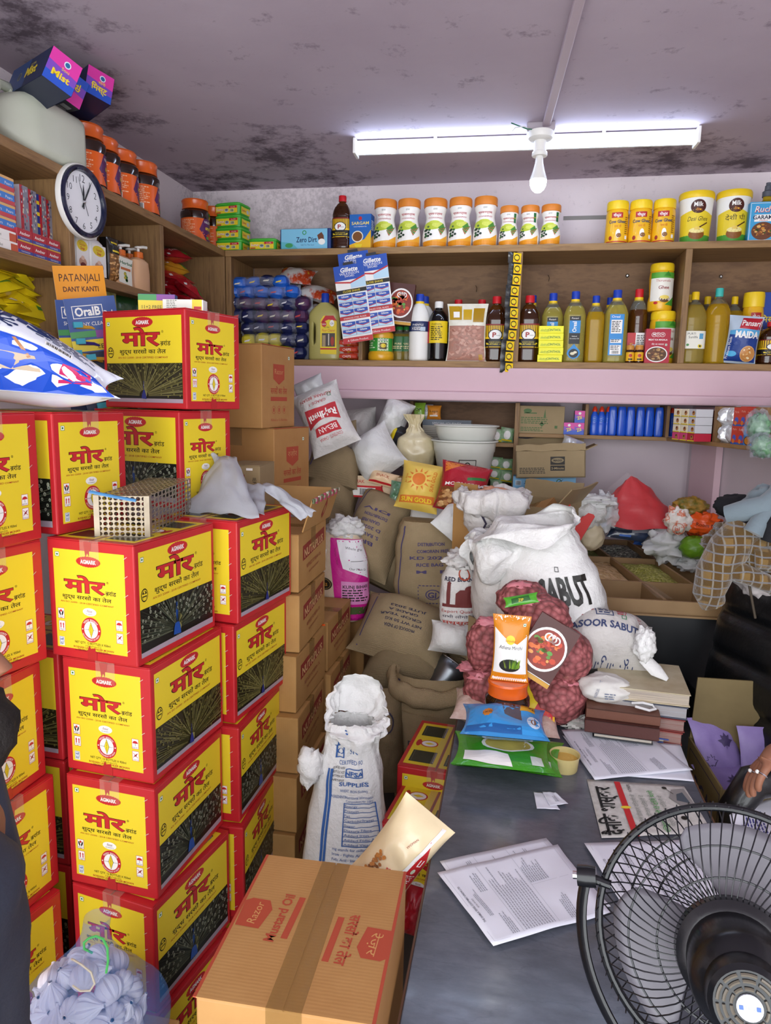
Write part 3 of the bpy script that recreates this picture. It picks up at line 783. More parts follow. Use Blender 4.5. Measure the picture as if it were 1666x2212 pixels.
P_at(1122, 1170, 638, ZL, 'dark mustard oil bottle just right of the hanging sachet strip', dep=.055)
P_at(1091, 1118, 655, ZL, 'dark mustard oil bottle half hidden behind the hanging sachet strip', dep=.16)
# ---- top shelf, left to right
GT=mat('green_plastic_tub', '#3aa62c', .4, bmp=.05, bs=90);GT2=mat('green_tub_lid', '#4cb63a', .38)
def green_tub():
 t=thing('dishwash_tub', '', 'tub', group='green dishwash tubs')
 w, d, h=.138, .11, .052
 def rbox(mb, z0, z1, k0, k1, m):
  mb.lathe([(k0, z0), (k1, z1)], m, 32, 6, ax=w/2, ay=d/2)
 mb=MB();rbox(mb, 0, h-.012, .9, .97, GT);mb.build('tub', t, bevel=.001)
 mb=MB();rbox(mb, h-.012, h-.004, 1.0, 1.0, GT2);rbox(mb, h-.004, h-.0005, .94, .93, GT2);mb.build('lid', t, bevel=.0015)
 P=PR();P.rect(-.056, .006, .056, .036, YEL);P.rect(.012, .026, .054, .036, RED);P.text('100 g FREE', .033, .0285, .0055, WHT);P.text('Sumo', -.034, .017, .017, RED, slant=.2, bold=.02);P.text('Sumo', -.0345, .0175, .017, WHT, slant=.2);P.ell(.0, .018, .011, .008, K('#b8c4c8'), 16);P.ell(.0, .02, .008, .005, K('#68747c'), 12);P.bars(.018, .010, .02, .013, BLK, K('#e8f0c0'));P.rect(-.054, .007, -.03, .012, K('#b8342a'))
 mb=MB();mb.decal(P, FRONT(-d/2*.955));mb.build('label', t)
 P2=PR();P2.rect(-.035, .006, .035, .036, YEL);P2.text('Sumo', -.014, .017, .014, RED, slant=.2, bold=.02);P2.ell(.018, .02, .01, .009, K('#b8c4c8'), 14)
 mb=MB();mb.decal(P2, plane((w/2*.955, 0, 0), (0, 1, 0), (0, 0, 1)));mb.build('label', t)
 return t
gt=green_tub()
x, Y, w_, _=sxy(471, 536, 460, ZT, .06)
for k in range(4):place(gt, USED, (x, Y, ZT+k*.0525), radians(-6-1.5*k), 'green dishwash tub, %s in the stack of four at the shelf corner'%['lowest', 'second from bottom', 'third from bottom', 'topmost'][k])
x, Y, w_, h_=sxy(541, 608, 504, ZT, .055);place(gt, USED, (x, Y, ZT), radians(-1), 'single green dishwash tub beside the stack of four')
x, Y, w_, h_=sxy(610, 719, 497, ZT, .05)
P=PR();P.rect(-w_/2+.006, .002, w_/2-.016, h_-.003, K('#7fc4e4'));P.poly([(-w_/2+.006, .002), (-.03, .002), (-.06, .03), (-w_/2+.006, .036)], K('#5fb8c8'));P.text('Zero Dirt', .006, h_*.36, .031, K('#14305c'), fit=.095, bold=.015);P.ring(-.004, h_*.8, .006, .0095, K('#2f9448'), 20);P.poly([(.055, .062), (.066, .03), (.088, .03), (.085, .06), (.075, .075)], K('#6a3c24'));P.ell(.076, .034, .016, .013, WHT, 16);P.text('Gift To The Soul', .01, h_*.2, .009, K('#24508a'));P.ell(-.075, .02, .018, .01, K('#3f9a5a'), 14)
carton_box('soap_pack', 'light blue soap pack with dark blue ends lying beside the green tubs', 'soap', w_, .07, h_, foil('#1c3a78'), (x, Y, ZT), 0, P, bev=.006)
x, Y, w_, h_=sxy(759, 806, 466, ZT, .04)
P=PR();P.rect(-w_/2, 0, w_/2, h_, K('#1d63b4'));P.poly([(-w_/2, 0), (w_/2, 0), (w_/2, h_*.55), (.02, h_*.28), (-w_/2, h_*.12)], K('#e8b41c'));P.text('SARGAM', .0, h_*.70, .018, K('#f4dc6a'), fit=w_*.8, bold=.01);P.text('GOLD PREMIUM TEA', 0, h_*.63, .006, WHT, fit=w_*.6);P.ell(0, h_*.88, .008, .008, RED, 14);P.ell(-.012, h_*.36, .026, .024, K('#f0e8d0'), 24);P.ell(-.012, h_*.36, .022, .02, K('#7a4a20'), 22);P.poly([(-.02, .005), (.004, .005), (.01, .02), (-.026, .02)], YEL)
P2=PR();P2.rect(-.026, 0, .026, h_, K('#1a55a0'));P2.poly([(-.026, 0), (.026, 0), (.026, h_*.5), (-.026, h_*.3)], K('#d8a41c'));P2.para(-.02, h_*.8, .04, 6, .007, WHT)
carton_box('tea_carton', 'blue and gold tea carton on the top shelf', 'carton', w_, .053, h_, K('#1d5cac'), (x, Y, ZT), radians(-4), P, P2)
def tonic_jar(h, big=True):
 t=thing('tonic_jar', '', 'jar', group='white herbal tonic jars with orange lids')
 r=.055*h/.2*(1.0 if big else .92)
 pf=[(.80, 0), (.9, .01), (.96, .05), (1.0, .16), (.99, .27), (.93, .38), (.81, .5), (.73, .6), (.75, .68), (.86, .76), (.9, .81), (.84, .84)]
 prof=[(a*r, b*h)for a, b in pf]
 def rad(z):
  for(r0, z0), (r1, z1)in zip(prof, prof[1:]):
   if z0<=z<=z1:return r0+(r1-r0)*(z-z0)/(z1-z0)
  return r*.85
 mb=MB();mb.lathe(prof, mat('white_shrink_sleeve', '#f2ede6', .3, coat=.3), 32);mb.build('jar', t, sharp=60)
 OL=mat('orange_ribbed_lid', '#d9822e', .4)
 mb=MB();mb.lathe([(r*.90, h*.835), (r*.93, h*.845), (r*.93, h*.975), (r*.88, h)], OL, 40);mb.build('lid', t)
 P=PR();ww=r*2.4
 def bandp(z0, z1, m):P.rect(-ww/2, z0*h, ww/2, z1*h, m, 12, 3)
 bandp(.03, .12, K('#e0901c'));P.poly([(-ww/2, .12*h), (ww/2, .12*h), (ww/2, .26*h), (ww*.2, .16*h)], K('#e8a428'))
 P.ell(-ww*.12, .44*h, ww*.34, .085*h, K('#b9c83a'), 18);P.ell(ww*.12, .46*h, ww*.22, .06*h, K('#d4da62'), 16);P.ell(-ww*.02, .52*h, ww*.18, .03*h, K('#c8d24a'), 14);P.poly([(ww*.1, .40*h), (ww*.3, .5*h), (ww*.36, .42*h), (ww*.2, .33*h)], K('#4a8a34'))
 rr=random.Random(4)
 for k in range(14):P.ell(-ww*.22+rr.uniform(-1, 1)*ww*.16, (.3+rr.uniform(-.09, .12))*h, ww*.05, .025*h, K(rr.choice(['#1f4a2a', '#2f6a34', '#26382a', '#4a6a3a'])), 8, a0=rr.random()*6)
 for k in range(6):P.poly([(ww*.1, .36*h), (ww*(.2+.04*k), (.24+.035*k)*h), (ww*(.24+.04*k), (.27+.035*k)*h)], K(['#a86a3a', '#4a8a34'][k%2]))
 P.text('डाबर', 0, .755*h, .05*h, K('#6a6a6a'));P.text('च्यवनप्राश', .0, .665*h, .055*h, K('#b02030'), fit=ww*.5, bold=.015);P.text('CHYAWANPRASH', .0, .59*h, .045*h, K('#b02030'), fit=ww*.5)
 if not big:P.rect(ww*.24, .58*h, ww*.36, .8*h, K('#1f6a3a'));P.text('FREE', ww*.3, .68*h, .04*h, YEL)
 mb=MB();mb.decal(P, around(lambda z:rad(z)+.0004));mb.build('label', t)
 return t
tj=tonic_jar(.2)
for(a, b, yt), lab in zip(((808, 860, 435), (859, 911, 434), (915, 969, 433), (970, 1023, 431), (1024, 1078, 429)), ('nearest the blue and gold tea carton', 'second from the blue and gold tea carton', 'in the middle of the five large ones', 'fourth of the five large ones', 'tallest looking, beside the first small jar')):
 x, Y, w_, h_=sxy(a, b, yt, ZT, .055);place(tj, USED, (x, Y, ZT), R0.uniform(-.12, .12), 'large white tonic jar with orange lid, '+lab, scale=(w_/.11, w_/.11, h_/.2))
ts=tonic_jar(.16, False)
for(a, b, yt), lab in zip(((1080, 1123, 448), (1125, 1168, 447), (1169, 1215, 445)), ('next to the large jars', 'in the middle of the three small ones', 'last before the bare wall')):
 x, Y, w_, h_=sxy(a, b, yt, ZT, .045);place(ts, USED, (x, Y, ZT), R0.uniform(-.3, .1), 'small white tonic jar with orange lid, '+lab, scale=(w_/.081, w_/.081, h_/.16))
def ghee_jar(h, name='ghee_jar'):
 t=thing(name, '', 'jar', group='yellow cow ghee jars');r=.05*h/.17
 YJ=mat('yellow_jar', '#efb81c', .32, coat=.3)
 mb=MB();mb.lathe([(r*.94, 0), (r, .006), (r*1.0, h*.3), (r*.96, h*.55), (r*.96, h*.72), (r*.9, h*.78), (r*.86, h*.8)], YJ, 32);mb.build('jar', t)
 mb=MB();mb.lathe([(r*.93, h*.8), (r*.95, h*.81), (r*.95, h*.96), (r*.9, h)], mat('bright_yellow_lid', '#f5cf22', .35), 36);mb.build('lid', t)
 P=PR();W_=r*2.2
 P.rect(-W_/2, .008, W_/2, h*.07, K('#b8242a'), 12, 1);P.rect(-W_*.28, h*.6, W_*.16, h*.72, K('#b8302c'), 6, 1);P.text('गोकुल', -W_*.06, h*.625, h*.085, WHT, bold=.02)
 P.text('Cow Ghee', -W_*.05, h*.48, h*.1, K('#1d3a6a'), bold=.02);P.text('गाय घी', -W_*.02, h*.38, h*.07, K('#d0601c'));P.ell(0, h*.24, W_*.09, h*.1, WHT, 16);P.ell(.004, h*.2, W_*.1, h*.05, K('#8a5a2a'), 12);P.ell(-W_*.3, h*.14, W_*.07, h*.05, K('#9a2a1c'), 14);P.para(W_*.28, h*.6, W_*.18, 9, h*.045, K('#8a5a14'));P.rect(W_*.3, h*.12, W_*.42, h*.2, WHT)
 mb=MB();mb.decal(P, around(r*1.003));mb.build('label', t);return t
gj=ghee_jar(.17)
for(a, b, yt), lab in zip(((1311, 1361, 438), (1361, 1412, 436), (1412, 1463, 434)), ('first, right of the bare wall stretch', 'middle one of three', 'beside the white ghee tubs')):
 x, Y, w_, h_=sxy(a, b, yt, ZT, .055);place(gj, USED, (x, Y, ZT), R0.uniform(-.1, .1), 'yellow cow ghee jar on the top shelf, '+lab, scale=(w_/.1, w_/.1, h_/.17))
def ghee_tub(hindi):
 t=thing('ghee_tub', '', 'tub', group='white ghee tubs with yellow lids');h, r=.2, .078
 mb=MB();mb.lathe([(r*.80, 0), (r*.82, .004), (r*.97, h*.88)], mat('white_tub', '#f2f2ee', .35), 36);mb.build('tub', t)
 mb=MB();mb.lathe([(r*1.0, h*.87), (r*1.02, h*.89), (r*1.02, h*.97), (r*.98, h)], mat('bright_yellow_lid', '#f5cf22', .35), 40);mb.build('lid', t)
 P=PR();W_=r*2.3
 P.rect(-W_/2, .006, W_/2, h*.20, K('#4c9a34'), 14, 2);P.rect(-W_/2, h*.16, W_/2, h*.56, YEL, 14, 3);P.poly([(-W_*.5, h*.56), (0, h*.56), (0, h*.66)], YEL);P.poly([(0, h*.56), (W_*.4, h*.56), (0, h*.66)], YEL)
 P.ell(0, h*.70, W_*.19, h*.13, K('#4a1c12'), 24);P.text('Milk', 0, h*.70, h*.12, WHT, bold=.02);P.text('Bite', .004, h*.62, h*.075, K('#e8942a'))
 P.text('देशी घी' if hindi else 'Desi Ghee', 0, h*.43, h*.12, BLK, slant=0 if hindi else .3, fit=W_*.5)
 P.ell(0, h*.18, W_*.2, h*.1, K('#8a5216'), 20);P.ell(0, h*.25, W_*.19, h*.05, K('#f4e69a'), 20);P.line([(0, h*.28), (W_*.26, h*.4)], .005, K('#5a3414'));P.ell(0, h*.29, W_*.07, h*.03, K('#e8c85a'), 12)
 mb=MB();mb.decal(P, around(lambda z:r*(.815+.155*z/(h*.88))+.0006));mb.build('label', t);return t
for(a, b, yt), hi, lab in(((1468, 1545, 420), False, 'white ghee tub reading Desi Ghee with yellow lid on the top shelf'), ((1549, 1626, 417), True, 'white ghee tub with Hindi lettering and yellow lid beside the blue masala box')):
 x, Y, w_, h_=sxy(a, b, yt, ZT, .085);q=place(ghee_tub(hi), USED, (x, Y, ZT), -.05, lab, scale=(w_/.159, w_/.159, h_/.2))
x, Y, w_, h_=sxy(1632, 1690, 395, ZT, .12)
t=thing('dish_soap_bottle', 'yellow dish soap bottle with grey flip cap behind the blue masala box', 'bottle', (x, Y, ZT))
mb=MB();mb.lathe([(.036, 0), (.04, .01), (.041, .1), (.038, .14), (.026, .17), (.014, .182), (.014, h_-.055)], mat('yellow_dish_liquid', '#d8b81c', .1, trans=.4, coat=.4), 28, 2.4, ax=1.15, ay=.8);mb.build('bottle', t)
mb=MB();mb.lathe([(.02, h_-.055), (.02, h_-.035), (.013, h_-.03), (.012, h_-.012), (.009, h_-.01), (.009, h_)], mat('grey_flip_cap', '#5a5e68', .4), 20);mb.build('cap', t)
x, Y, w_, h_=sxy(1619, 1682, 439, ZT, .03)
P=PR();P.rect(-w_/2, 0, w_/2, h_, K('#3aa0d4'));P.frame(-w_/2+.004, .004, w_/2-.004, h_-.004, .0015, WHT);P.text('Ruchi', .0, h_*.74, .032, K('#b81c34'), slant=.2, bold=.04);P.text('Ruchi', -.001, h_*.745, .032, WHT, slant=.2);P.rect(-.034, h_*.50, .05, h_*.68, WHT);P.text('GARAM', -.004, h_*.56, .021, K('#1c2444'), bold=.02);P.text('MASALA', .0, h_*.51, .008, RED);foodpic(P, .0, h_*.26, .042, .034, ['#8a4a1c', '#c8842a', '#5c2c10', '#e0b060', '#3c5a1c'], R0, 40, '#6a3818')
carton_box('masala_box', 'blue Garam Masala box at right end of the top shelf', 'box', w_, .045, h_, K('#2f8cc0'), (x, Y, ZT), radians(-3), P)
# ---------------------------------------------------------------- back shelf, first compartment
SOAPB, SOAPD=mat('bright_blue_soap_wrap', '#1f5fc0', .35), mat('navy_soap_wrap', '#1c2350', .35)
SOAPY=mat('yellow_soap_wrap', '#d8c83a', .35);FILM=clear('thin_clear_bag', .16, '#dfe4f4', .08)
SOAPDV=mat('navy_soap_wrap_red', '#232a58', .35, var='#5a2a4a', vs=30)
def soap_bag(px0, px1, y0, y1, mats, label, Y, seed):
 r=random.Random(seed)
 p0, p1=at(px0, y1, Y), at(px1, y1, Y);w=p1.x-p0.x;h=at(px0, y0, Y).z-p0.z
 t=thing('soap_bag', label, 'bag of soap', ((p0.x+p1.x)/2, Y, p0.z), r.uniform(-.06, .06), 'clear bags of blue and yellow soap bars')
 n=max(3, int(w/.062))
 for k in range(n):
  x=-w/2+w*(k+.5)/n;mb=MB()
  mb.lathe([(.001, -.006), (.6, -.005), (.97, h*.22), (1, h*.45), (.9, h*.72), (.55, h*.93), (.001, h*.96)], r.choice(mats), 14, 3, ax=w/n*.55, ay=.048)
  pr=PR();pr.poly([(-.014, h*.3), (.01, h*.34), (.016, h*.48), (-.01, h*.4)], K(r.choice(['#c84a4a', '#e8c83a', '#e8e8f0', '#e0d8c0'])));mb.decal(pr, FRONT(-.0485))
  mb.build('soap_bar', t, loc=(x, r.uniform(-.008, .008), r.uniform(-.002, .006)), rot=(r.uniform(-.1, .1), r.uniform(-.14, .14), r.uniform(-.2, .2)))
 pouch('', None, None, h*1.0, w*1.04, .115, FILM, (0, 0, 0), parent=t, seed=seed, wr=.2)
 f=[c for c in t.children if c.name.startswith('pouch')][0];f.name='clear_film';f.rotation_euler=(0, pi/2, 0);f.location=(-w*.52, 0, h*.48)
 return t
for k, (a, b, c, d_, m, lab)in enumerate(((506, 626, 597, 624, [SOAPB, SOAPB, SOAPD], 'clear bag of bright blue soap bars, topmost of the blue pile'), (491, 648, 618, 645, [SOAPB], 'clear bag of bright blue soap bars, second from top of the blue pile'), (490, 672, 642, 670, [SOAPD, SOAPDV], 'clear bag of navy soap bars just under the bright blue ones'), (500, 668, 668, 697, [SOAPDV, SOAPD, SOAPD], 'clear bag of navy soap bars in the middle of the pile'), (524, 667, 695, 720, [SOAPD], 'clear bag of navy soap bars above the yellow ones'), (526, 667, 718, 747, [SOAPY, SOAPY, SOAPD], 'clear bag of yellow and navy soap bars behind the tall brown carton'), (540, 664, 747, 774, [SOAPY, SOAPD], 'clear bag of yellow soap bars, lowest in the pile on the shelf board'))):
 soap_bag(a, b, c, d_, m, lab, YS+.075, 31+k)
SILV=mat('silver_orange_snack_film', '#d4d2d0', .22, metal=.3, var='#c8502a', vs=14, bmp=.4, bs=40, dist=.006, stops=[(.45, '#d8d6d4'), (.53, '#c8502a'), (.6, '#b83c20'), (.66, '#e0b83a')])
def lying(px, py, Y, w, h, th, m, label, name='snack_packet', cat='packet', tilt=0, rz=0, roll=0, seed=0, group=None, pr=None, wr=.2, z=None):
 p=at(px, py, Y)
 return pouch(name, label, cat, w, h, th, m, (p.x, p.y, p.z if z is None else z), 0, pr, (radians(-90+tilt), roll, rz), group, seed, wr)
for k, (px, py, w, h, tl, ro, lab)in enumerate(((632, 612, .17, .12, 40, .1, 'silver and orange snack packet on top, leaning against the shelf back'), (678, 645, .19, .11, 30, .25, 'silver and orange snack packet sloping down behind the blue capped cleaner'), (688, 684, .17, .10, 25, .3, 'silver and orange snack packet under the sloping one, left of razor cards'))):
 lying(px, py, YS+.1, w, h, .06, SILV, lab, tilt=tl, roll=ro, seed=k+3, group='silver and orange snack packets')
for k, (yy, lab)in enumerate(((738, 'upper'), (752, 'middle'), (768, 'lowest'))):
 P=PR();P.rect(-.05, .01, .05, .03, K('#c8402a'));P.text('CHIPS', 0, .012, .016, WHT)
 p=at(752, yy, YS+.07);pouch('snack_packet', 'orange and white snack packet behind the floor cleaner, %s of three'%lab, 'packet', .12, .036, .05, SILV, (p.x, p.y, ZL+.001+.03*(2-k)), 0, P, seed=k, group='orange and white snack packets behind the floor cleaner')
x, Y, w_, h_=sxy(669, 737, 634, ZL, .05)
t=thing('floor_cleaner', 'pale yellow floor cleaner jug with blue cap and side handle', 'bottle', (x, Y, ZL))
FCM=mat('pale_yellow_jug', '#c8bf72', .3, trans=.25, coat=.2);hb=h_-.042
pts=[]
mb=MB()
def jug(u, v):
 z=hb*v;r_=w_/2
 a=2*pi*u;c, s_=cos(a), sin(a);d_=(abs(c)**3.2+abs(s_)**3.2)**(-1/3.2)
 k=1 if v<.78 else max(.28, 1-((v-.78)/.22)**1.8*.74)
 k*=.95 if v<.02 else 1
 return(r_*k*c*d_, .033*(k*.5+.5)*s_*d_, z)
mb.grid(jug, 36, 26, FCM, cu=True);mb.add([jug(i/36, 0)for i in range(36)], [tuple(range(36))[::-1]], FCM);body=mb.build('jug', t, sharp=60)
hole=MB();hole.lathe([(1, -.06), (1, .06)], FCM, 24, 2.6, ax=.0085, ay=.05, M=Matrix.Rotation(pi/2, 4, 'X'))
ho=hole.build('handle_gap');ho.location=(-w_*.30, 0, hb*.46);ho.parent=t
bo=body.modifiers.new('gap', 'BOOLEAN');bo.operation='DIFFERENCE';bo.object=ho;bo.solver='EXACT'
bpy.context.view_layer.update()
nm=bpy.data.meshes.new_from_object(body.evaluated_get(bpy.context.evaluated_depsgraph_get()));body.modifiers.clear();body.data=nm;bpy.data.objects.remove(ho)
mb=MB();mb.lathe([(.0175, hb-.002), (.0175, h_-.004), (.015, h_)], BLUECAP, 24);mb.build('cap', t)
Q=PR();P=PR();lw=.062;x0=-.012
P.poly([(x0, .038), (x0+lw, .036), (x0+lw, .145), (x0+lw*.7, .165), (x0+lw*.2, .165), (x0, .15)], YEL);P.poly([(x0, .14), (x0+lw*.3, .165), (x0+lw*.8, .165), (x0+lw, .148), (x0+lw*.5, .152)], RED);P.ell(x0+.014, .137, .0095, .0095, RED, 16);P.text('NEW', x0+.014, .134, .007, WHT);P.ell(x0+.044, .14, .009, .011, WHT, 16);P.text('Ch', x0+.044, .136, .009, BLK);P.text('ULTRA', x0+.024, .124, .007, BLK);P.text('Floor Cleaner', x0+.031, .112, .013, RED, fit=.05, slant=.1)
P.rect(x0+.006, .062, x0+.056, .107, K('#4a4440'));P.rect(x0+.03, .066, x0+.034, .105, K('#d8d0c0'));P.rect(x0+.008, .062, x0+.02, .1, K('#a89470'));P.ell(x0+.046, .08, .007, .016, K('#a83a2a'), 10);P.rect(x0, .052, x0+lw, .057, RED)
Q.merge(P, .002, -.022, 1.22, 1.32);mb=MB();mb.decal(Q, FRONT(-.034));mb.build('label', t)
def razor_card(w, h):
 t=thing('razor_card', '', 'card', group='blue and white razor blade cards')
 BL, LB=K('#1f4fb0'), K('#bcdcf0')
 mb=MB();mb.box(-w/2, -.001, -h, w/2, .001, 0, WHT);mb.box(-.022, -.001, 0, .022, .001, .012, K('#2a2a30'));mb.build('card', t)
 P=PR();P.rect(-w/2, -h*.19, w/2, 0, BL);P.poly([(-w/2, -h*.19), (0, -h*.22), (w/2, -h*.15), (w/2, -h*.17), (0, -h*.24), (-w/2, -h*.21)], RED);P.poly([(0, -h*.24), (w/2, -h*.17), (w/2, -h*.3), (0, -h*.3)], LB)
 P.text('Gillette', 0, -h*.085, .026, WHT, bold=.03, slant=.15);P.text('WILKINSON', 0, -h*.125, .016, WHT);P.text('SWORD', 0, -h*.155, .012, WHT)
 P.rect(-w/2, -h*.36, w/2, -h*.31, BLK);P.text('CLOSE SHAVE', 0, -h*.348, .0125, YEL, bold=.01)
 P.rect(-w/2, -h*.70, w/2, -h*.65, RED);P.text('STAINLESS STEEL BLADE', 0, -h*.688, .0095, WHT);P.rect(-w/2, -h, w/2, -h*.93, RED);P.text('A Gillette Product', 0, -h*.98, .0125, WHT)
 mb=MB();mb.decal(P, FRONT(-.001));mb.build('front_print', t)
 for row, yy in enumerate((-.42, -.515, -.61, -.77, -.865)):
  for c in(-1, 1):
   q=MB();bw, bh=w*.44, h*.08;q.box(-bw/2, -.006, -bh/2, bw/2, 0, bh/2, BL)
   pr=PR();pr.poly([(-bw/2, -bh/2), (bw/2, -bh/2), (bw/2, -bh*.1), (0, -bh*.35), (-bw/2, 0)], LB);pr.poly([(-bw/2, 0), (0, -bh*.35), (bw/2, -bh*.1), (bw/2, 0), (0, -bh*.22), (-bw/2, bh*.1)], RED);pr.text('Gillette', 0, bh*.1, .011, WHT, bold=.02)
   q.decal(pr, FRONT(-.006));q.build('blade_packet', t, loc=(c*w*.235, -.001, yy*h))
 return t
rc=razor_card(.135, .33)
for(px, py, Y, rot, lab)in((762, 545, YS-.012, -.13, 'blue razor blade card at the back, only its top showing'), (752, 572, YS-.034, -.155, 'blue razor blade card hanging on the left in front'), (802, 552, YS-.024, -.14, 'blue razor blade card hanging on the right, partly over the masala box')):
 p=at(px, py, Y);place(rc, USED, p, 0, lab, rot=(0, rot, 0))
def masala(name, label, loc, w, h, rot, head, group=None):
 P=PR();r=random.Random(3);P.rect(-w/2, 0, w/2, h, K('#4a1a14'));P.ell(.0, h*.52, w*.48, h*.36, WHT, 30);foodpic(P, 0, h*.52, w*.43, h*.32, CURRY, r, 60, '#8a2410')
 for s in(-1, 0, 1):P.ring(w*.02+s*w*.09, h*.72, w*.07, w*.105, K('#f4ede8'), 18)
 for s in(-1, 1):P.ell(w*.06+s*w*.07, h*.5, w*.07, h*.035, K('#5a9a3a'), 10)
 P.rect(-w/2, 0, w/2, h*.07, K('#c8942a'));P.rect(-w*.5, h*.075, w*.5, h*.085, WHT)
 t=carton_box(name, label, 'box', w, .03, h, K('#5a2018'), loc, 0, P, group=group, rot=rot)
 P2=PR();P2.rect(-.013, 0, .013, h, K('#3c1410'))
 return t
x, Y, w_, h_=sxy(838, 892, 615, ZL, .05)
zj=at(830, 704, Y).z
masala('masala_box', 'curry picture masala box standing on the yellow jar beside the razor cards', (x, Y-.02, zj+.003), w_*1.0, at(860, 616, Y).z-zj, (0, .10, 0), '')
x, Y, w_, h_=sxy(797, 852, 704, ZL, .065)
t=thing('mustard_jar', 'squat yellow jar with green label and green lid under the curry box', 'jar', (x, Y, ZL));r_=w_/2
mb=MB();mb.lathe([(r_*.9, 0), (r_, .01), (r_, .032), (r_*.9, .042), (r_*.9, h_*.62), (r_*.97, h_*.68), (r_*.94, h_*.78), (r_*.8, h_*.83)], mat('mustard_yellow_jar', '#e0a820', .3, coat=.3), 32);mb.build('jar', t)
mb=MB();mb.lathe([(r_*.8, h_*.83), (r_*.84, h_*.85), (r_*.84, h_*.98), (r_*.8, h_)], mat('green_lid', '#2f9a3a', .35), 32);mb.build('lid', t)
P=PR();P.rect(-r_*1.3, .042, r_*1.3, h_*.64, K('#3a9a3c'), 12, 1);P.rect(-r_*.1, .044, r_*.75, h_*.62, K('#d8e4c0'));P.rect(r_*.05, .05, r_*.6, .078, K('#5a4a2a'));P.ell(r_*.33, .066, .012, .009, YEL, 14);P.text('GHEE', r_*.35, .085, .014, K('#1c4a8a'));P.para(-r_*1.1, .085, r_*.8, 4, .01, K('#d8e8c8'))
mb=MB();mb.decal(P, around(r_*.91));mb.build('label', t)
def plain_label(w, z0, z1, bg, text, fg, size=.012):
 P=PR();wrap(P, w*1.3, z0, z1, K(bg));P.text(text, 0, (z0+z1)/2-size*.3, size, K(fg), bold=.01);P.para(-w*.4, z0+(z1-z0)*.3, w*.8, 2, (z1-z0)*.12, K(fg));return P
tan=oil_bottle(.06, .17, TAN, mat('green_cap', '#2f8a3a', .35), None, plain_label(.06, .05, .12, '#2f6a3a', 'PURE', '#e8d8a0'), (.045, .125), 3, .8, group='small oil bottles behind the white bottle')
for(a, b), lab in(((851, 876), 'small oil bottle with green label below the curry box'), ((869, 890), 'small oil bottle with green label half behind the white bottle')):
 x, Y, w_, h_=sxy(a, b, 705, ZL, .13);place(tan, USED, (x, Y, ZL), 0, lab, scale=(w_/.05, w_/.05, h_/.17))
WB=mat('white_ribbed_bottle', '#eceae4', .4)
wl=PR();wrap(wl, .11, .118, .158, K('#1f2f5c'));wl.text('PHENYLE', 0, .14, .011, WHT);wl.para(-.025, .133, .05, 3, .005, WHT);wl.rect(.01, .12, .03, .136, K('#b8c8d8'))
wb=oil_bottle(.082, .27, WB, BLUECAP, YELCAP, wl, (.112, .162), 2.2, .93, name='phenyl_bottle', clearm=WB, group='white ribbed bottles')
x, Y, w_, h_=sxy(886, 930, 635, ZL, .055);place(wb, USED, (x, Y, ZL), 0, 'white ribbed bottle with blue cap and navy label on the back shelf', scale=(w_/.082, w_/.082, h_/.27))
x, Y, w_, h_=sxy(888, 936, 640, ZL, .16);place(wb, USED, (x+.012, Y, ZL), 0, 'white bottle directly behind the white ribbed bottle, only cap edge showing', scale=(w_/.082, w_/.082, h_/.27))
bl=PR();wrap(bl, .12, .075, .165, K('#e8c81c'));bl.rect(-.06, .075, -.02, .165, K('#b8222a'), 4, 1);bl.text('PHENYL', .012, .148, .011, BLK);bl.para(-.012, .14, .05, 8, .0075, BLK)
bk=oil_bottle(.082, .25, mat('black_liquid_bottle', '#0d0b0c', .1, coat=.5), WHITEP, None, bl, (.07, .17), 2, .85, name='phenyl_bottle', rnd=True, ribs=False, clearm=mat('black_liquid_bottle', '#0d0b0c', .1))
x, Y, w_, h_=sxy(926, 972, 651, ZL, .055);place(bk, USED, (x, Y, ZL), -.35, 'black phenyl bottle with white cap and yellow label', scale=(w_/.082, w_/.082, h_/.25))
for a, lab in((971, 'left'), (1022, 'right')):
 x, Y, w_, h_=sxy(a, a+40, 647, ZL, .14);place(pm, USED, (x, Y, ZL), 0, 'dark mustard oil bottle behind the nut pouch, %s one'%lab, scale=(w_/.078, w_/.078, h_/.268))
x, Y, w_, h_=sxy(969, 1054, 657, ZL, .03)
P=PR();P.rect(-w_/2+.004, .004, w_/2-.004, h_*.62, K('#a87a6a'), 4, 4);r=random.Random(8)
for k in range(150):
 a, b=r.uniform(-.42, .42)*w_, r.uniform(.03, .6)*h_;q=r.uniform(.006, .009);an=r.uniform(-.8, .8)
 P.poly([(a+q*(cos(an)*u*1.35-sin(an)*v_*.85), b+q*(sin(an)*u*1.35+cos(an)*v_*.85))for u, v_ in((1, 0), (.6, .6), (0, .8), (-.6, .6), (-1, 0), (-.6, -.6), (0, -.8), (.6, -.6))], K(r.choice(['#c08a78', '#b07a68', '#a06a5a', '#c89a88'])))
P.rect(-w_/2+.006, h_*.72, -w_*.14, h_*.96, K('#b89018', .2));P.rect(-w_*.1, h_*.72, w_*.12, h_*.9, K('#c8a020', .2));P.rect(w_*.16, h_*.68, w_*.44, h_*.92, K('#a88010', .2));P.rect(-w_*.36, h_*.76, -w_*.2, h_*.86, WHT);P.rect(w_*.32, .006, w_*.42, .03, K('#b88a20'))
pouch('nut_pouch', 'clear pouch of almonds with gold printed top between black bottle and oil bottle', 'pouch', w_, h_, .028, mat('pale_printed_pouch', '#dcd8c4', .3, var='#e8e6d8', vs=40, coat=.4), (x, Y-.01, ZL), 0, P, seed=5, wr=.05)
xs, ys=at(1112, 545, YS-.012), at(1110, 806, YS-.012)
t=thing('sachet_strip', 'long hanging strip of yellow sachets in front of the shelf divider', 'sachet strip', (xs.x, YS-.012, xs.z), rot=(0, radians(2), radians(24)))
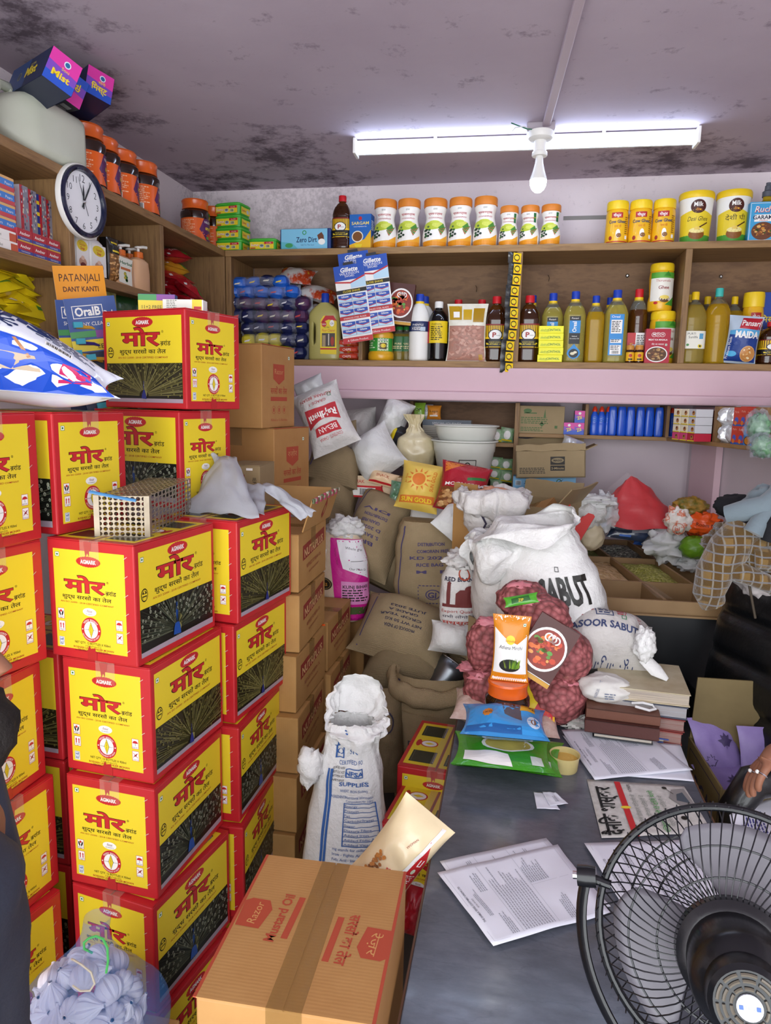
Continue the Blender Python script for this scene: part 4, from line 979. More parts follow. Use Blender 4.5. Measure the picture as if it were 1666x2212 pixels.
L=xs.z-ys.z;n=11
for k in range(n):
 mb=MB();h=L/n;b0=MB
 def f(u, v, s=1):return Vector(((u-.5)*.056+.004*sin(k*1.3), s*.006*sin(pi*u)*sin(pi*v)-.012*sin((k+v)/n*pi), -h*(k+v)))
 FS=foil('#2a2c2c', .25)
 mb.grid(lambda u, v:f(u, 1-v, -1), 8, 6, FS);mb.grid(lambda u, v:f(u, v, 1), 8, 6, FS)
 P=PR();P.rect(-.008, -h*.92, .027, -h*.08, K('#f0c818', .3));P.ell(.008, -h*.5, .013, h*.3, K('#3a3420', .3), 14);P.ell(.008, -h*.5, .010, h*.2, YEL, 12);P.ell(.012, -h*.78, .003, .003, RED, 8)
 mb.decal(P, plane((.004*sin(k*1.3), -.0075-.012*sin((k+.5)/n*pi), -h*k), (1, 0, 0), (0, 0, 1)), off=.001)
 mb.build('sachet', t)
 # ---------------------------------------------------------------- second compartment
def oreal(kind):
 P=PR();BL=K('#2a8ad0')
 if kind==0:
  P.rect(-.02, .075, .02, .185, K('#14161c'));P.text('Pansari', 0, .174, .0095, WHT);P.rect(-.02, .118, .02, .168, BL);P.text('Oreal', .006, .143, .022, WHT, rot=pi/2, bold=.02, fit=.042);P.text('Refined', 0, .103, .0065, WHT);P.text('Groundnut Oil', 0, .094, .006, WHT, fit=.034);P.poly([(0, .075), (.022, .048), (.024, .034), (.016, .02), (0, .014), (-.016, .02), (-.024, .034), (-.022, .048)], BL);P.ell(0, .037, .018, .018, K('#16181c'), 20);P.ell(-.004, .036, .009, .006, K('#e0d8b8'), 12);P.ell(.006, .041, .007, .005, K('#e8e0c4'), 12)
 else:
  P.rect(-.024, .03, .024, .19, BL);P.text('Oreal', -.004, .176, .013, WHT);P.rect(-.019, .115, .019, .168, WHT);P.para(-.017, .16, .034, 7, .0065, BLK);P.rect(-.019, .078, .019, .092, WHT);P.para(-.017, .088, .034, 2, .006, BLK);P.rect(-.019, .033, .019, .07, WHT);P.para(-.017, .064, .034, 3, .006, BLK);P.bars(-.014, .035, .028, .014, BLK, WHT, 4)
 return P
ob=[oil_bottle(.088, .29, PALE, BLUECAP, YELCAP, oreal(0), (.01, .19), 4.5, .80, group='pale groundnut oil bottles with blue and yellow caps'), oil_bottle(.088, .29, PALE, BLUECAP, YELCAP, oreal(1), (.01, .19), 4.5, .80, group='pale groundnut oil bottles with blue and yellow caps'), oil_bottle(.08, .28, GOLD, BLUECAP, YELCAP, None, (0, 0), 4.5, .78, group='pale groundnut oil bottles with blue and yellow caps')]
for k, a, b, yt, dp, lab in((0, 1173, 1220, 633, .10, 'pale oil bottle with blue label behind the stack of yellow soap bars'), (0, 1221, 1269, 629, .055, 'pale oil bottle showing its black and blue drop label'), (2, 1268, 1311, 633, .055, 'golden oil bottle without label between the two labelled ones'), (1, 1310, 1361, 626, .055, 'pale oil bottle turned to show its white nutrition panels'), (2, 1300, 1340, 637, .17, 'oil bottle behind the bottle with nutrition panels, only blue cap visible'), (2, 1135, 1172, 632, .17, 'oil bottle behind the dark mustard bottle, only blue cap visible'), (2, 1316, 1352, 628, .24, 'oil bottle deepest in the shelf behind the nutrition panel bottle')):
 x, Y, w_, h_=sxy(a, b, yt, ZL, dp);q=place(ob[k], USED, (x, Y, ZL), R0.uniform(-.05, .05), lab, scale=(w_/.088, w_/.088, h_/.29))
def bar_box(w, h, d_, m, text, fg, name, group, small='Godrej'):
 P=PR();P.text(small, -w*.28, h*.34, h*.34, K('#3a8a3a'), slant=.3);P.text(text, w*.13, h*.3, h*.42, K(fg), fit=w*.52, bold=.02);P.line([(-w*.45, h*.3), (-w*.1, h*.24)], .001, K('#3a8a3a'))
 t=carton_box(name, '', 'soap', w, d_, h, m, (0, 0, 0), 0, P, group=group);return t
x, Y, w_, h_=sxy(1166, 1219, 706, ZL, .02)
cb_=bar_box(w_, h_/5.05, .06, K('#f2ee1e'), 'CINTHOL', '#2f7a3a', 'soap_box', 'yellow soap boxes in a stack of five')
for k in range(5):place(cb_, USED, (x-.002+R0.uniform(-.002, .002), Y-.01, ZL+k*h_/5), R0.uniform(-.03, .03), 'bright yellow soap box, %s in the stack of five'%['bottom one', 'second from bottom', 'middle one', 'second from top', 'top one'][k])
x, Y, w_, h_=sxy(1361, 1404, 624, ZL, .12);bb=oil_bottle(.078, .28, AMBER, REDCAP, YELCAP, None, (0, 0), 2, .72, rnd=True, label='brown oil bottle with red and yellow cap behind the two little jars');place(bb, USED, (x, Y, ZL), 0, None, scale=(w_/.078, w_/.078, h_/.28))
x, Y, w_, h_=sxy(1356, 1401, 719, ZL, .055)
P=PR();P.rect(-w_/2, 0, -w_*.1, h_, RED);P.rect(-w_*.1, 0, w_/2, h_, WHT);P.text('ari', -w_*.3, h_*.62, .012, YEL);P.para(-w_*.05, h_*.9, w_*.5, 8, .007, BLK);P.rect(-w_*.25, h_*.52, -w_*.02, h_*.62, K('#c8dcf0'))
carton_box('spice_box', 'red and white box behind the two little jars', 'box', w_, .03, h_, WHT, (x, Y+.012, ZL), 0, P)
def little_jar():
 t=thing('little_jar', '', 'jar', group='two little yellow label jars');r=.0205
 mb=MB();mb.lathe([(r*.9, 0), (r, .004), (r, .048), (r*.8, .056)], mat('dark_honey_jar', '#3a1a0a', .1, coat=.5), 24);mb.build('jar', t)
 mb=MB();mb.lathe([(r*.88, .054), (r*.9, .056), (r*.9, .07), (r*.84, .073)], mat('tan_lid', '#c88a3a', .4), 24);mb.build('lid', t)
 P=PR();P.rect(-r*1.2, .008, r*1.2, .044, K('#e8b020'), 8, 1);P.ell(0, .03, .008, .007, K('#b8342a'), 12);P.rect(-.01, .012, .01, .018, BLK)
 mb=MB();mb.decal(P, around(r*1.01));mb.build('label', t);return t
lj=little_jar()
for(a, b), lab in(((1353, 1372), 'left'), ((1372, 1392), 'right')):
 x, Y, w_, h_=sxy(a, b, 746, ZL, .012);place(lj, USED, (x, Y, ZL), 0, 'little dark jar with yellow label, %s one of the pair'%lab, scale=(w_/.041, w_/.041, h_/.073))
def thir(h):
 t=thing('ghee_jar', '', 'jar', group='tall ghee jars with yellow lids, one on the other');r=.056
 mb=MB();mb.lathe([(r*.9, 0), (r*.98, .008), (r, h*.2), (r*.9, h*.32), (r*.94, h*.5), (r*1.0, h*.7), (r*.96, h*.82), (r*.86, h*.86)], mat('yellow_jar', '#efb81c', .32), 32);mb.build('jar', t)
 mb=MB();mb.lathe([(r*.92, h*.84), (r*.96, h*.86), (r*.96, h*.96), (r*.9, h)], mat('bright_yellow_lid', '#f5cf22', .35), 36);mb.build('lid', t)
 P=PR();W_=r*2.2
 P.rect(-W_/2, h*.2, W_/2, h*.74, K('#f0ece0'), 12, 2);P.rect(-W_/2, h*.68, W_/2, h*.8, K('#5aa83a'), 12, 1);P.poly([(0, h*.72), (W_*.15, h*.82), (W_*.3, h*.72)], K('#3a8a2c'));P.text('Thirumala', 0, h*.6, h*.075, K('#b03a24'), fit=W_*.55);P.text('Ghee', .004, h*.45, h*.1, K('#8a2020'), bold=.02);P.ell(W_*.08, h*.24, W_*.2, h*.07, K('#6a4a2a'), 18);P.ell(W_*.08, h*.28, W_*.18, h*.04, K('#f0d86a'), 18);P.poly([(W_*.1, h*.12), (W_*.5, h*.3), (W_*.5, h*.1)], K('#4a9a34'));P.ell(-W_*.24, h*.16, W_*.08, h*.03, RED, 12)
 mb=MB();mb.decal(P, around(r*1.004));mb.build('label', t);return t
tg=thir(.225)
x, Y, w_, h_=sxy(1406, 1462, 674, ZL, .1);h1=h_
place(tg, USED, (x, Y, ZL), .35, 'tall ghee jar standing on the shelf behind the meat masala box', scale=(w_/.112, w_/.112, h_/.225))
x, Y, w_, h_=sxy(1405, 1459, 572, ZL+h1, .1);place(tg, USED, (x, Y, ZL+h1+.001), 0, 'tall ghee jar balanced on top of another ghee jar', scale=(w_/.112, w_/.112, h_/.225))
x, Y, w_, h_=sxy(1395, 1449, 711, ZL, .012)
P=PR();P.rect(-w_/2, 0, w_/2, h_, K('#b01c34'))
for k, ch in enumerate('MDH'):P.ell((k-1)*.0165, h_*.83, .0105, .0095, WHT, 18);P.ell((k-1)*.0165, h_*.83, .009, .008, K('#b01c34'), 18);P.text(ch, (k-1)*.0165, h_*.805, .013, WHT, bold=.02)
P.text('MEAT KA MASALA', 0, h_*.66, .0095, WHT, fit=w_*.76, bold=.015);P.text('मीट का मसाला', 0, h_*.53, .009, WHT, fit=w_*.5);veg(P, w_*.34, h_*.54, .0045);P.ell(-.002, h_*.26, w_*.44, h_*.23, WHT, 30);foodpic(P, -.002, h_*.26, w_*.4, h_*.2, ['#8a5a30', '#6a4020', '#a87844', '#54301a', '#c09a60'], R0, 50, '#5c3a1c')
carton_box('masala_box', 'red Meat Ka Masala box in front of the ghee jars', 'box', w_, .032, h_, K('#a01a30'), (x, Y+.003, ZL), radians(3), P)
# ---------------------------------------------------------------- third compartment
pl_=PR();wrap(pl_, .1, .06, .13, K('#eceadc'));pl_.text('PURTI', -.012, .115, .012, BLK);pl_.text('Sunlife', -.006, .101, .014, BLK);pl_.rect(.018, .098, .032, .12, K('#5aa0c8'));pl_.ell(.022, .07, .008, .008, YEL, 12);pl_.ell(.022, .07, .004, .004, BLK, 8);pl_.ell(-.025, .075, .005, .005, K('#3a8a3a'), 10)
pu=oil_bottle(.1, .29, TAN, YELCAP, None, pl_, (.055, .135), 4, .82, label='square sunflower oil bottle with white label and yellow cap')
x, Y, w_, h_=sxy(1478, 1530, 630, ZL, .055);place(pu, USED, (x, Y, ZL), 0, None, scale=(w_/.1, w_/.1, h_/.29))
rb=oil_bottle(.11, .3, GOLD, TEAL, None, None, (0, 0), 2, .8, rnd=True, label='round ribbed golden oil bottle with teal cap')
x, Y, w_, h_=sxy(1527, 1585, 622, ZL, .06);place(rb, USED, (x, Y, ZL), 0, None, scale=(w_/.11, w_/.11, h_/.3))
yb=oil_bottle(.1, .28, GOLD, YELCAP, None, None, (0, 0), 4, .8, group='golden oil bottles behind the teal capped bottle')
for a, yt, dp, lab in((1470, 636, .17, 'golden oil bottle behind the sunflower oil bottle, at the divider'), (1508, 640, .18, 'golden oil bottle behind, between sunflower oil bottle and teal capped bottle'), (1530, 636, .2, 'golden oil bottle directly behind the teal capped bottle'), (1567, 640, .17, 'golden oil bottle behind, right of the teal capped bottle')):
 x, Y, w_, h_=sxy(a, a+44, yt, ZL, dp);place(yb, USED, (x, Y, ZL), 0, lab, scale=(w_/.1, w_/.1, h_/.28))
x, Y, w_, h_=sxy(1607, 1655, 633, ZL, .14);q=place(gj, USED, (x, Y, ZL), .2, 'yellow cow ghee jar on the lower board behind the flour packet', scale=(w_/.1, w_/.1, h_/.17))
x, Y, w_, h_=sxy(1571, 1642, 683, ZL, .0)
P=PR();P.rect(-w_*.46, .008, w_*.46, h_*.6, K('#1f3f8a'), 6, 6);P.poly([(-w_*.46, h_*.6), (w_*.46, h_*.6), (w_*.46, h_*.8), (-w_*.46, h_*.68)], K('#5aa8d8'));P.poly([(-w_*.2, h_*.74), (w_*.46, h_*.72), (w_*.46, h_*.97), (-w_*.1, h_*.97)], K('#b82434'));P.text('Pansari', w_*.14, h_*.8, .03, WHT, slant=.2, bold=.02, fit=w_*.56);P.text('MAIDA', w_*.08, h_*.55, .036, WHT, bold=.04, fit=w_*.75);P.ell(w_*.2, h_*.22, w_*.24, h_*.17, K('#e0b070'), 16);foodpic(P, w_*.2, h_*.22, w_*.22, h_*.15, ['#d89a54', '#c07a34', '#e8c890', '#f0dcb0'], R0, 22, '#c88a4a');P.ell(-w_*.3, h_*.2, w_*.16, h_*.06, K('#4ab0e0'), 14);P.text('Premium Maida', -w_*.38, h_*.32, .014, WHT, rot=pi/2)
pouch('flour_packet', 'blue and silver flour packet reading MAIDA, leaning out over the shelf edge', 'packet', w_, h_, .06, foil('#b8c8d8', .25), (x, YS+.03, ZL+.002), 0, P, rot=(radians(4), radians(5), -.1), seed=9, wr=.14)
x, Y, w_, h_=sxy(1642, 1700, 695, ZL, .05);place(pm, USED, (x, Y, ZL), 0, 'dark mustard oil bottle at the right edge beside the flour packet', scale=(w_/.078, w_/.078, h_/.268*1.0))
x, Y, w_, h_=sxy(1643, 1700, 632, ZL, .15)
P=PR();P.rect(-w_/2, 0, w_/2, h_, K('#1c3f9a'));P.text('मिस्ट'.replace('मि', 'िम'), -.01, h_*.6, .034, YEL, bold=.02);P.text('BERRY', -.01, h_*.47, .014, WHT);P.rect(-w_/2, 0, w_/2, h_*.3, K('#2a1c18'));P.ell(-.01, h_*.3, .02, .012, K('#c87a34'), 14)
carton_box('mist_box', 'blue boxed carton with yellow Hindi lettering at right end of the back shelf', 'box', w_, .06, h_, K('#1a3684'), (x, Y+.02, ZL), 0, P)
# ---------------------------------------------------------------- left shelf, things on top
def orange_jar():
 t=thing('pickle_jar', '', 'jar', group='orange lidded pickle jars');h, r=.165, .058
 mb=MB();mb.lathe([(r*.86, 0), (r*.92, .004), (r*.93, h*.10), (r*.95, h*.55), (r*1.0, h*.64), (r*.98, h*.72), (r*.82, h*.78)], mat('dark_pickle_jar', '#2a160c', .1, coat=.5), 32);mb.build('jar', t)
 OL=mat('glossy_orange_lid', '#e0621c', .28, coat=.3)
 mb=MB();mb.lathe([(r*.88, h*.78), (r*.86, h*.82), (r*.84, h*.9), (r*.9, h*.97), (r*.86, h), (r*.7, h*.995)], OL, 36);mb.build('lid', t)
 P=PR();W_=r*3.4
 P.rect(-W_/2, h*.06, W_/2, h*.56, K('#e8641c', .35), 20, 1);P.poly([(r*.35, h*.3), (r*.7, h*.56), (W_*.5, h*.56), (W_*.5, h*.06), (r*.9, h*.06), (r*.6, h*.2)], K('#5a1f5c', .35));P.text('NILONS', r*1.1, h*.46, .012, WHT, bold=.01);P.text('अचार', r*1.1, h*.3, .018, YEL, bold=.02);P.ell(r*1.2, h*.17, .016, .012, K('#c83a1c'), 10);P.ell(r*1.0, h*.13, .008, .006, K('#5c9a30'), 8)
 P.para(-r*.95, h*.5, r*1.0, 9, h*.035, K('#f4c09a'));P.bars(-r*.9, h*.09, r*.62, h*.12, BLK, WHT, 3)
 mb=MB();mb.decal(P, around(r*.955));mb.build('label', t);return t
oj=orange_jar()
def L(px, py, X):return atx(px, py, X)
for px, yt, lab in((180, 274, 'nearest, partly hidden by the white jerrycan'), (216, 303, 'second from the white jerrycan'), (258, 330, 'third from the white jerrycan'), (304, 355, 'fourth and last of the row along the side')):
 X=-1.415;p=L(px, yt, X);h_=p.z-ZT
 place(oj, USED, (X, p.y, ZT), radians(52), 'orange lidded pickle jar, '+lab, scale=(h_/.165, )*3)
for px, yt, X, lab in((421, 435, -1.42, 'larger one in the corner beside the green tubs'), (461, 452, -1.43, 'smaller looking one wedged between jar and green tubs in the corner')):
 p=L(px, yt, X);h_=p.z-ZT
 place(oj, USED, (X, p.y, ZT), radians(20), 'orange lidded pickle jar, '+lab, scale=(h_/.165, )*3)
def jerrycan(label, loc, rz, s=1.0):
 t=thing('jerrycan', label, 'jerrycan', loc, rz, 'pale translucent jerrycans');JM=mat('milky_plastic', '#d6dacb', .42, var='#c6ccb8', vs=3, trans=.06)
 Lh, a, b=.31, .09, .085
 mb=MB()
 prof=[(.001, 0), (.86, 0), (.97, .008), (1, .02), (1, Lh*.66), (.96, Lh*.72), (.8, Lh*.82), (.5, Lh*.93), (.3, Lh*.96), (.22, Lh*.97)]
 mb.lathe(prof, JM, 40, 7, ax=a, ay=b);mb.build('body', t, rot=(pi/2, 0, 0), sharp=50)
 mb=MB();mb.lathe([(.022, Lh*.965), (.026, Lh*.97), (.026, Lh*1.05), (.022, Lh*1.06)], mat('white_cap', '#e6e6e0', .4), 24);mb.build('cap', t, rot=(pi/2, 0, 0))
 mb=MB();mb.tube([(0, -Lh*.70, b*.98), (0, -Lh*.72, b*1.12), (0, -Lh*.84, b*1.08), (0, -Lh*.9, b*.62)], .014, JM, 12);mb.build('handle', t)
 return t
pj=atx(172, 300, -1.44)
jerrycan('pale translucent jerrycan lying on its side under the incense boxes', (-1.425, pj.y-.115, ZT+.087), radians(-3))
jerrycan('pale jerrycan cut off by the left edge of the photo', (-1.40, pj.y-.56, ZT+.087), radians(4))
def mist_box(label, hindi, loc, rot, sz=(.075, .19, .078)):
 w, d_, h=sz;P=PR();P.rect(-w/2, 0, w/2, h, K('#7a4ab8'));P.poly([(-w/2, h*.62), (w/2, h*.5), (w/2, h), (-w/2, h)], K('#d83aa0'));P.poly([(-w/2, 0), (w/2, 0), (w/2, h*.26), (-w/2, h*.3)], K('#2a54c0'))
 P.text('िमस्ट' if hindi else 'Mist', 0, h*.24, .024, YEL, bold=.03, fit=w*.6);P.text('सोनी' if hindi else 'Soni', .006, h*.52, .012, YEL);P.ell(.006, h*.76, .009, .009, K('#dfe8f4'), 18);P.ell(.006, h*.76, .0065, .0065, K('#2a6a9a'), 14)
 S_=PR();S_.rect(-d_/2, 0, d_/2, h, K('#1c2a4c'));S_.rect(-d_/2, 0, 0, h, K('#27487c'));S_.text('Mist', .03, h*.35, .04, YEL, bold=.03, fit=.08);S_.text('FLORAL', .03, h*.7, .011, K('#c8b45a'));S_.ell(-.055, h*.5, .013, .013, K('#8a8a6a'), 18);S_.ell(-.055, h*.5, .010, .010, K('#3a4a5a'), 16)
 T_=PR();T_.rect(-w/2, -d_/2, w/2, d_/2, K('#3c3c40'));T_.rect(-.03, -.07, -.004, -.04, K('#b8b8b4'));T_.rect(-.03, -.035, -.004, -.005, K('#b8b8b4'))
 return carton_box('incense_box', label, 'box', w, d_, h, K('#1a2444'), loc, 0, P, S_, T_, 'purple and blue incense boxes', rot, left=S_)
def mist_at(px, py, X, rot, hindi, lab, sz=(.08, .2, .082)):
 p=atx(px, py, X);return mist_box(lab, hindi, p, rot, sz)
mist_at(78, 210, -1.345, (radians(4), radians(22), radians(58)), False, 'purple and blue incense box at the front, yellow lettering in English', (.08, .28, .085))
mist_at(134, 172, -1.40, (radians(-8), radians(200), radians(60)), True, 'purple and blue incense box in the middle lying upside down')
mist_at(180, 236, -1.37, (radians(-4), radians(13), radians(56)), True, 'purple and blue incense box at the right with Hindi lettering, nearest the jars')
# ---------------------------------------------------------------- left shelf, compartment by the clock
def lbox(name, label, cat, px0, px1, yt, zb, X, d_, m, pr, group=None, rz=0, extra=0):
 pa, pb=atx(px0, yt, X), atx(px1, yt, X);w=pb.y-pa.y;h=atx((px0+px1)/2, yt, X).z-zb
 P=pr(w, h)if pr else None
 return carton_box(name, label, cat, w, d_, h, m, (X-d_/2, (pa.y+pb.y)/2, zb), pi/2+rz, P, group=group)
def soap4(w, h):
 P=PR();P.rect(-w/2, 0, w/2, h, K('#3f7fd0'));P.rect(-w/2, 0, w/2, h*.32, K('#c8444c'));P.rect(-w/2, h*.8, w/2, h, K('#e0b070'));P.text('Pears', 0, h*.42, h*.3, WHT, fit=w*.6);return P
YA0=atx(7, 430, -1.36).y
bw=atx(31, 430, -1.36).y-YA0
for c in range(2):
 for r_ in range(4):
  P=soap4(bw, .034)
  carton_box('soap_carton', 'blue, red and gold wrapped soap carton at the left edge, %s row, %s column'%(['lowest', 'second', 'third', 'top'][r_], ['outer', 'inner'][c]), 'soap', bw*.96, .05, .034, K('#d8d4dc'), (-1.385, YA0+bw*(.5-1+c), ZM+.052+r_*.035), pi/2, P, group='wrapped soap cartons at the left edge')
def whitebox(w, h):
 P=PR();P.rect(-w/2, 0, w/2, h, WHT);P.text('pilot', w*.2, h*.3, h*.4, K('#55504c'), slant=.1);P.rect(w*.38, 0, w/2, h*.8, K('#c85a3a'));return P
y1=atx(37, 520, -1.352).y
for k in range(2):carton_box('white_box', 'flat white box under the wrapped soap cartons, %s one'%['lower', 'upper'][k], 'box', .22, .08, .0255, K('#ece8e4'), (-1.392, y1-.11-.004*k, ZM+.0258*k), pi/2, whitebox(.22, .0255), group='two flat white boxes')
def redcirc(w, h):
 P=PR();P.rect(-w/2, 0, w/2, h, RED)
 for k in range(4):P.ell(w*.2, h*(.12+.25*k), w*.22, h*.055, K('#c8c0c4'), 14)
 return P
lbox('red_box', 'red box with white circles standing behind the soap cartons', 'box', 18, 41, 404, ZM+.072, -1.40, .06, RED, redcirc)
def upright(w, h, kind):
 P=PR();P.rect(-w/2, 0, w/2, h, K('#8a8a98')if kind else K('#27388a'));r=random.Random(kind)
 if kind:
  P.rect(-w/2, 0, -w*.15, h, K('#b82434'))
  for k in range(26):a=r.uniform(-.45, .4)*w;b=r.uniform(.02, .93)*h;P.rect(a, b, a+w*.12, b+h*.05, K(r.choice(['#c8c8d4', '#d04a54', '#55557a', '#dcd8c0', '#3a3a4a'])))
 else:
  for k in range(4):P.rect(-w/2, h*(.02+.25*k), w/2, h*(.1+.25*k), YEL)
 return P
for k, (a, b, yt, kd)in enumerate(((41, 59, 401, 1), (59, 77, 411, 2), (76, 83, 419, 0), (83, 98, 424, 3), (98, 115, 434, 4))):
 lbox('upright_packet', ['silver and red upright packet next to the red box', 'silver and red upright packet, second from the red box', 'blue and yellow striped packet standing among silver ones', 'silver and red upright packet right of the striped one', 'silver and red upright packet, last before the clock divider'][k], 'packet', a, b, yt, ZM+.068, -1.385-.002*k, .06, foil('#b8b8c4', .2), lambda w, h:upright(w, h, kd), 'upright packets')
def anchor(w, h):
 P=PR();P.rect(-w/2, 0, w/2, h, K('#b42a38'));P.rect(-w/2, 0, w/2, h*.38, K('#3c4a98'));P.rect(-w/2, h*.0, w/2, h*.12, K('#d8a83a'));P.text('Anchor', 0, h*.55, h*.34, WHT, bold=.02, fit=w*.7);P.text('TOOTHPASTE', 0, h*.2, h*.15, WHT, fit=w*.6);return P
Ya, Yb=atx(38, 520, -1.35).y, atx(131, 548, -1.35).y
for c in range(3):
 for r_ in range(2):
  w_=(Yb-Ya)/3
  carton_box('toothpaste_carton', 'red and blue toothpaste carton, %s row, %s'%(['lower', 'upper'][r_], ['left column', 'middle column', 'column nearest the clock'][c]), 'carton', w_*.97, .055, .0335, foil('#a83844', .25), (-1.378, Ya+w_*(c+.5), ZM+.034*r_), pi/2, anchor(w_*.97, .0335), group='red toothpaste cartons')
def pump_bottle(name, label, px0, px1, yt, X, body, neck, lab, ax=1.0, group=None, nozz=True):
 pa, pb=atx(px0, yt, X), atx(px1, yt, X);w=pb.y-pa.y;h=(pa.z+pb.z)/2-ZM
 t=thing(name, label, 'bottle', (X-.03, (pa.y+pb.y)/2, ZM), pi/2, group);r_=w/2
 mb=MB();mb.lathe([(.92, 0), (1, .006), (1, h*.42), (.94, h*.56), (.9, h*.66), (.6, h*.72), (.3, h*.745)], body, 28, 3, ax=r_, ay=.024);mb.build('bottle', t)
 mb=MB();mb.lathe([(.014, h*.73), (.017, h*.74), (.017, h*.86), (.012, h*.875), (.008, h*.88)], neck, 20);mb.build('collar', t)
 mb=MB();mb.lathe([(.005, h*.88), (.005, h*.95), (.013, h*.955), (.013, h*.985), (.008, h)], WHITEP, 16);mb.tube([(0, 0, h*.975), (.0, -.02, h*.98), (0, -.034, h*.965)], .005, WHITEP, 8);mb.build('pump', t)
 if lab:mb=MB();mb.decal(lab(w, h), FRONT(-.0245));mb.build('label', t)
 return t
def goplab(w, h):
 P=PR();P.rect(-w*.4, h*.03, w*.42, h*.62, WHT);P.ell(0, h*.5, w*.36, h*.1, YEL, 20);P.text('Gopaljal', 0, h*.5, h*.06, RED, slant=.2);P.text('Soap', 0, h*.43, h*.07, RED, slant=.2, bold=.02);P.ell(.0, h*.2, w*.26, h*.09, K('#c89a80'), 14);P.ell(.002, h*.14, w*.2, h*.06, K('#6a1c1c'), 12);P.ell(0, h*.28, w*.12, h*.04, K('#e8c8b0'), 10);P.text('250 ml', .0, h*.04, h*.03, RED);return P
WBOT=mat('white_soap_bottle', '#f2f0ee', .35);PEACH=mat('peach_lotion_bottle', '#e0b48a', .3);ORC=mat('orange_collar', '#d86a1c', .35)
pump_bottle('pump_bottle', 'white liquid soap pump bottle directly under the wall clock', 162, 194, 470, -1.35, WBOT, WHITEP, goplab, group='white liquid soap bottles')
pump_bottle('pump_bottle', 'white liquid soap pump bottle right of the one under the clock', 196, 232, 486, -1.345, WBOT, WHITEP, goplab, group='white liquid soap bottles')
def herlab(w, h):
 P=PR();P.poly([(-w*.46, h*.05), (w*.22, h*.02), (w*.2, h*.4), (w*.28, h*.66), (-w*.44, h*.66)], K('#eef0e2'));P.text('Herbal', -w*.08, h*.5, h*.1, K('#2f6a3a'), bold=.02, fit=w*.62);P.rect(-w*.36, h*.36, w*.14, h*.42, K('#c8703a'))
 for k in range(7):P.ell(-w*.12+.006*cos(k*2), h*.2+.012*sin(k*1.7), .008, .005, K(['#3f7a2c', '#6a9a34', '#c8b43a'][k%3]), 8, a0=k)
 return P
pump_bottle('lotion_bottle', 'peach herbal wash bottle with white label facing out and orange collar', 256, 297, 528, -1.345, PEACH, ORC, herlab, group='peach herbal wash bottles')
pump_bottle('lotion_bottle', 'peach herbal wash bottle half hidden between the two others', 284, 306, 536, -1.40, PEACH, ORC, None, group='peach herbal wash bottles')
pump_bottle('lotion_bottle', 'peach herbal wash bottle turned sideways, without label, nearest the divider', 298, 331, 532, -1.345, PEACH, ORC, None, group='peach herbal wash bottles')
def nutp(w, h):
 P=PR();r=random.Random(4);P.rect(-w/2+.003, .004, w/2-.003, h*.62, K('#7a5228'), 4, 6)
 for k in range(70):P.ell(r.uniform(-.42, .42)*w, r.uniform(.04, .6)*h, .005, .0032, K(r.choice(['#c8965a', '#b07c40', '#d8ac74', '#8a5a2c'])), 7, a0=r.random()*3)
 P.rect(-w/2+.003, h*.64, w/2-.003, h*.8, K('#1a1814'));P.rect(-w*.3, h*.66, w*.3, h*.7, YEL);P.rect(-w*.3, h*.84, w*.2, h*.88, YEL);return P
pa, pb=atx(232, 507, -1.36), atx(256, 507, -1.36)
pouch('nut_packet', 'clear topped packet of nuts between soap bottle and herbal bottle', 'packet', pb.y-pa.y, pa.z-ZM-.004, .03, mat('black_clear_packet', '#2a2620', .25, coat=.4), (-1.365, (pa.y+pb.y)/2, ZM), pi/2, nutp(pb.y-pa.y, pa.z-ZM), seed=3)
lbox('dark_box', 'dark box standing at the back behind the herbal wash bottles', 'box', 236, 290, 522, ZM, -1.47, .04, K('#2a2624'), None)
# ---------------------------------------------------------------- red packets in the corner compartment
for k, (px, py, w, h, tl, ro, rz, gold)in enumerate(((392, 557, .16, .13, 12, -.12, 1.3, 0), (386, 580, .15, .10, 5, .05, 1.25, 1), (396, 607, .17, .13, 14, -.02, 1.35, 0), (378, 628, .12, .10, 20, .1, 1.2, 0), (392, 646, .16, .12, 8, .0, 1.4, 0), (420, 634, .15, .12, 30, .35, 1.3, 0), (442, 672, .2, .13, 20, .3, 1.35, 0))):
 P=PR();P.text('Tasty', 0, h*.55, .034, WHT, slant=.2, bold=.03, fit=w*.6);P.text('Treat', .0, h*.3, .022, K('#f4d8d0'), bold=.02);P.ell(w*.3, h*.2, .02, .014, K('#4a9a3a'), 12);P.rect(-w*.4, h*.1, -w*.3, h*.2, WHT)
 lying(px, py, 2.92, w, h, .05, foil('#d8a02a')if gold else foil('#b81c2c'), 'crumpled %s snack packet in the corner compartment, %s'%('yellow' if gold else 'red', ['on top of the heap', 'second from the top', 'third from the top with green mark', 'at the divider end of the heap', 'low in the heap', 'leaning at the right of the heap', 'sliding down behind the carton corner'][k]), tilt=tl, roll=ro, rz=rz, seed=k*3+1, group='red snack packets in the corner compartment', pr=P, wr=.3)
p=atx(364, 618, -1.40);t=thing('white_jar', 'small white capped jar among the red packets beside the divider', 'jar', (-1.41, p.y, ZL+.06));mb=MB();mb.lathe([(.03, 0), (.03, .06)], mat('red_jar', '#8a1c24', .3), 24);mb.build('jar', t);mb=MB();mb.lathe([(.031, .02), (.031, .05)], WHITEP, 24);mb.build('label', t)
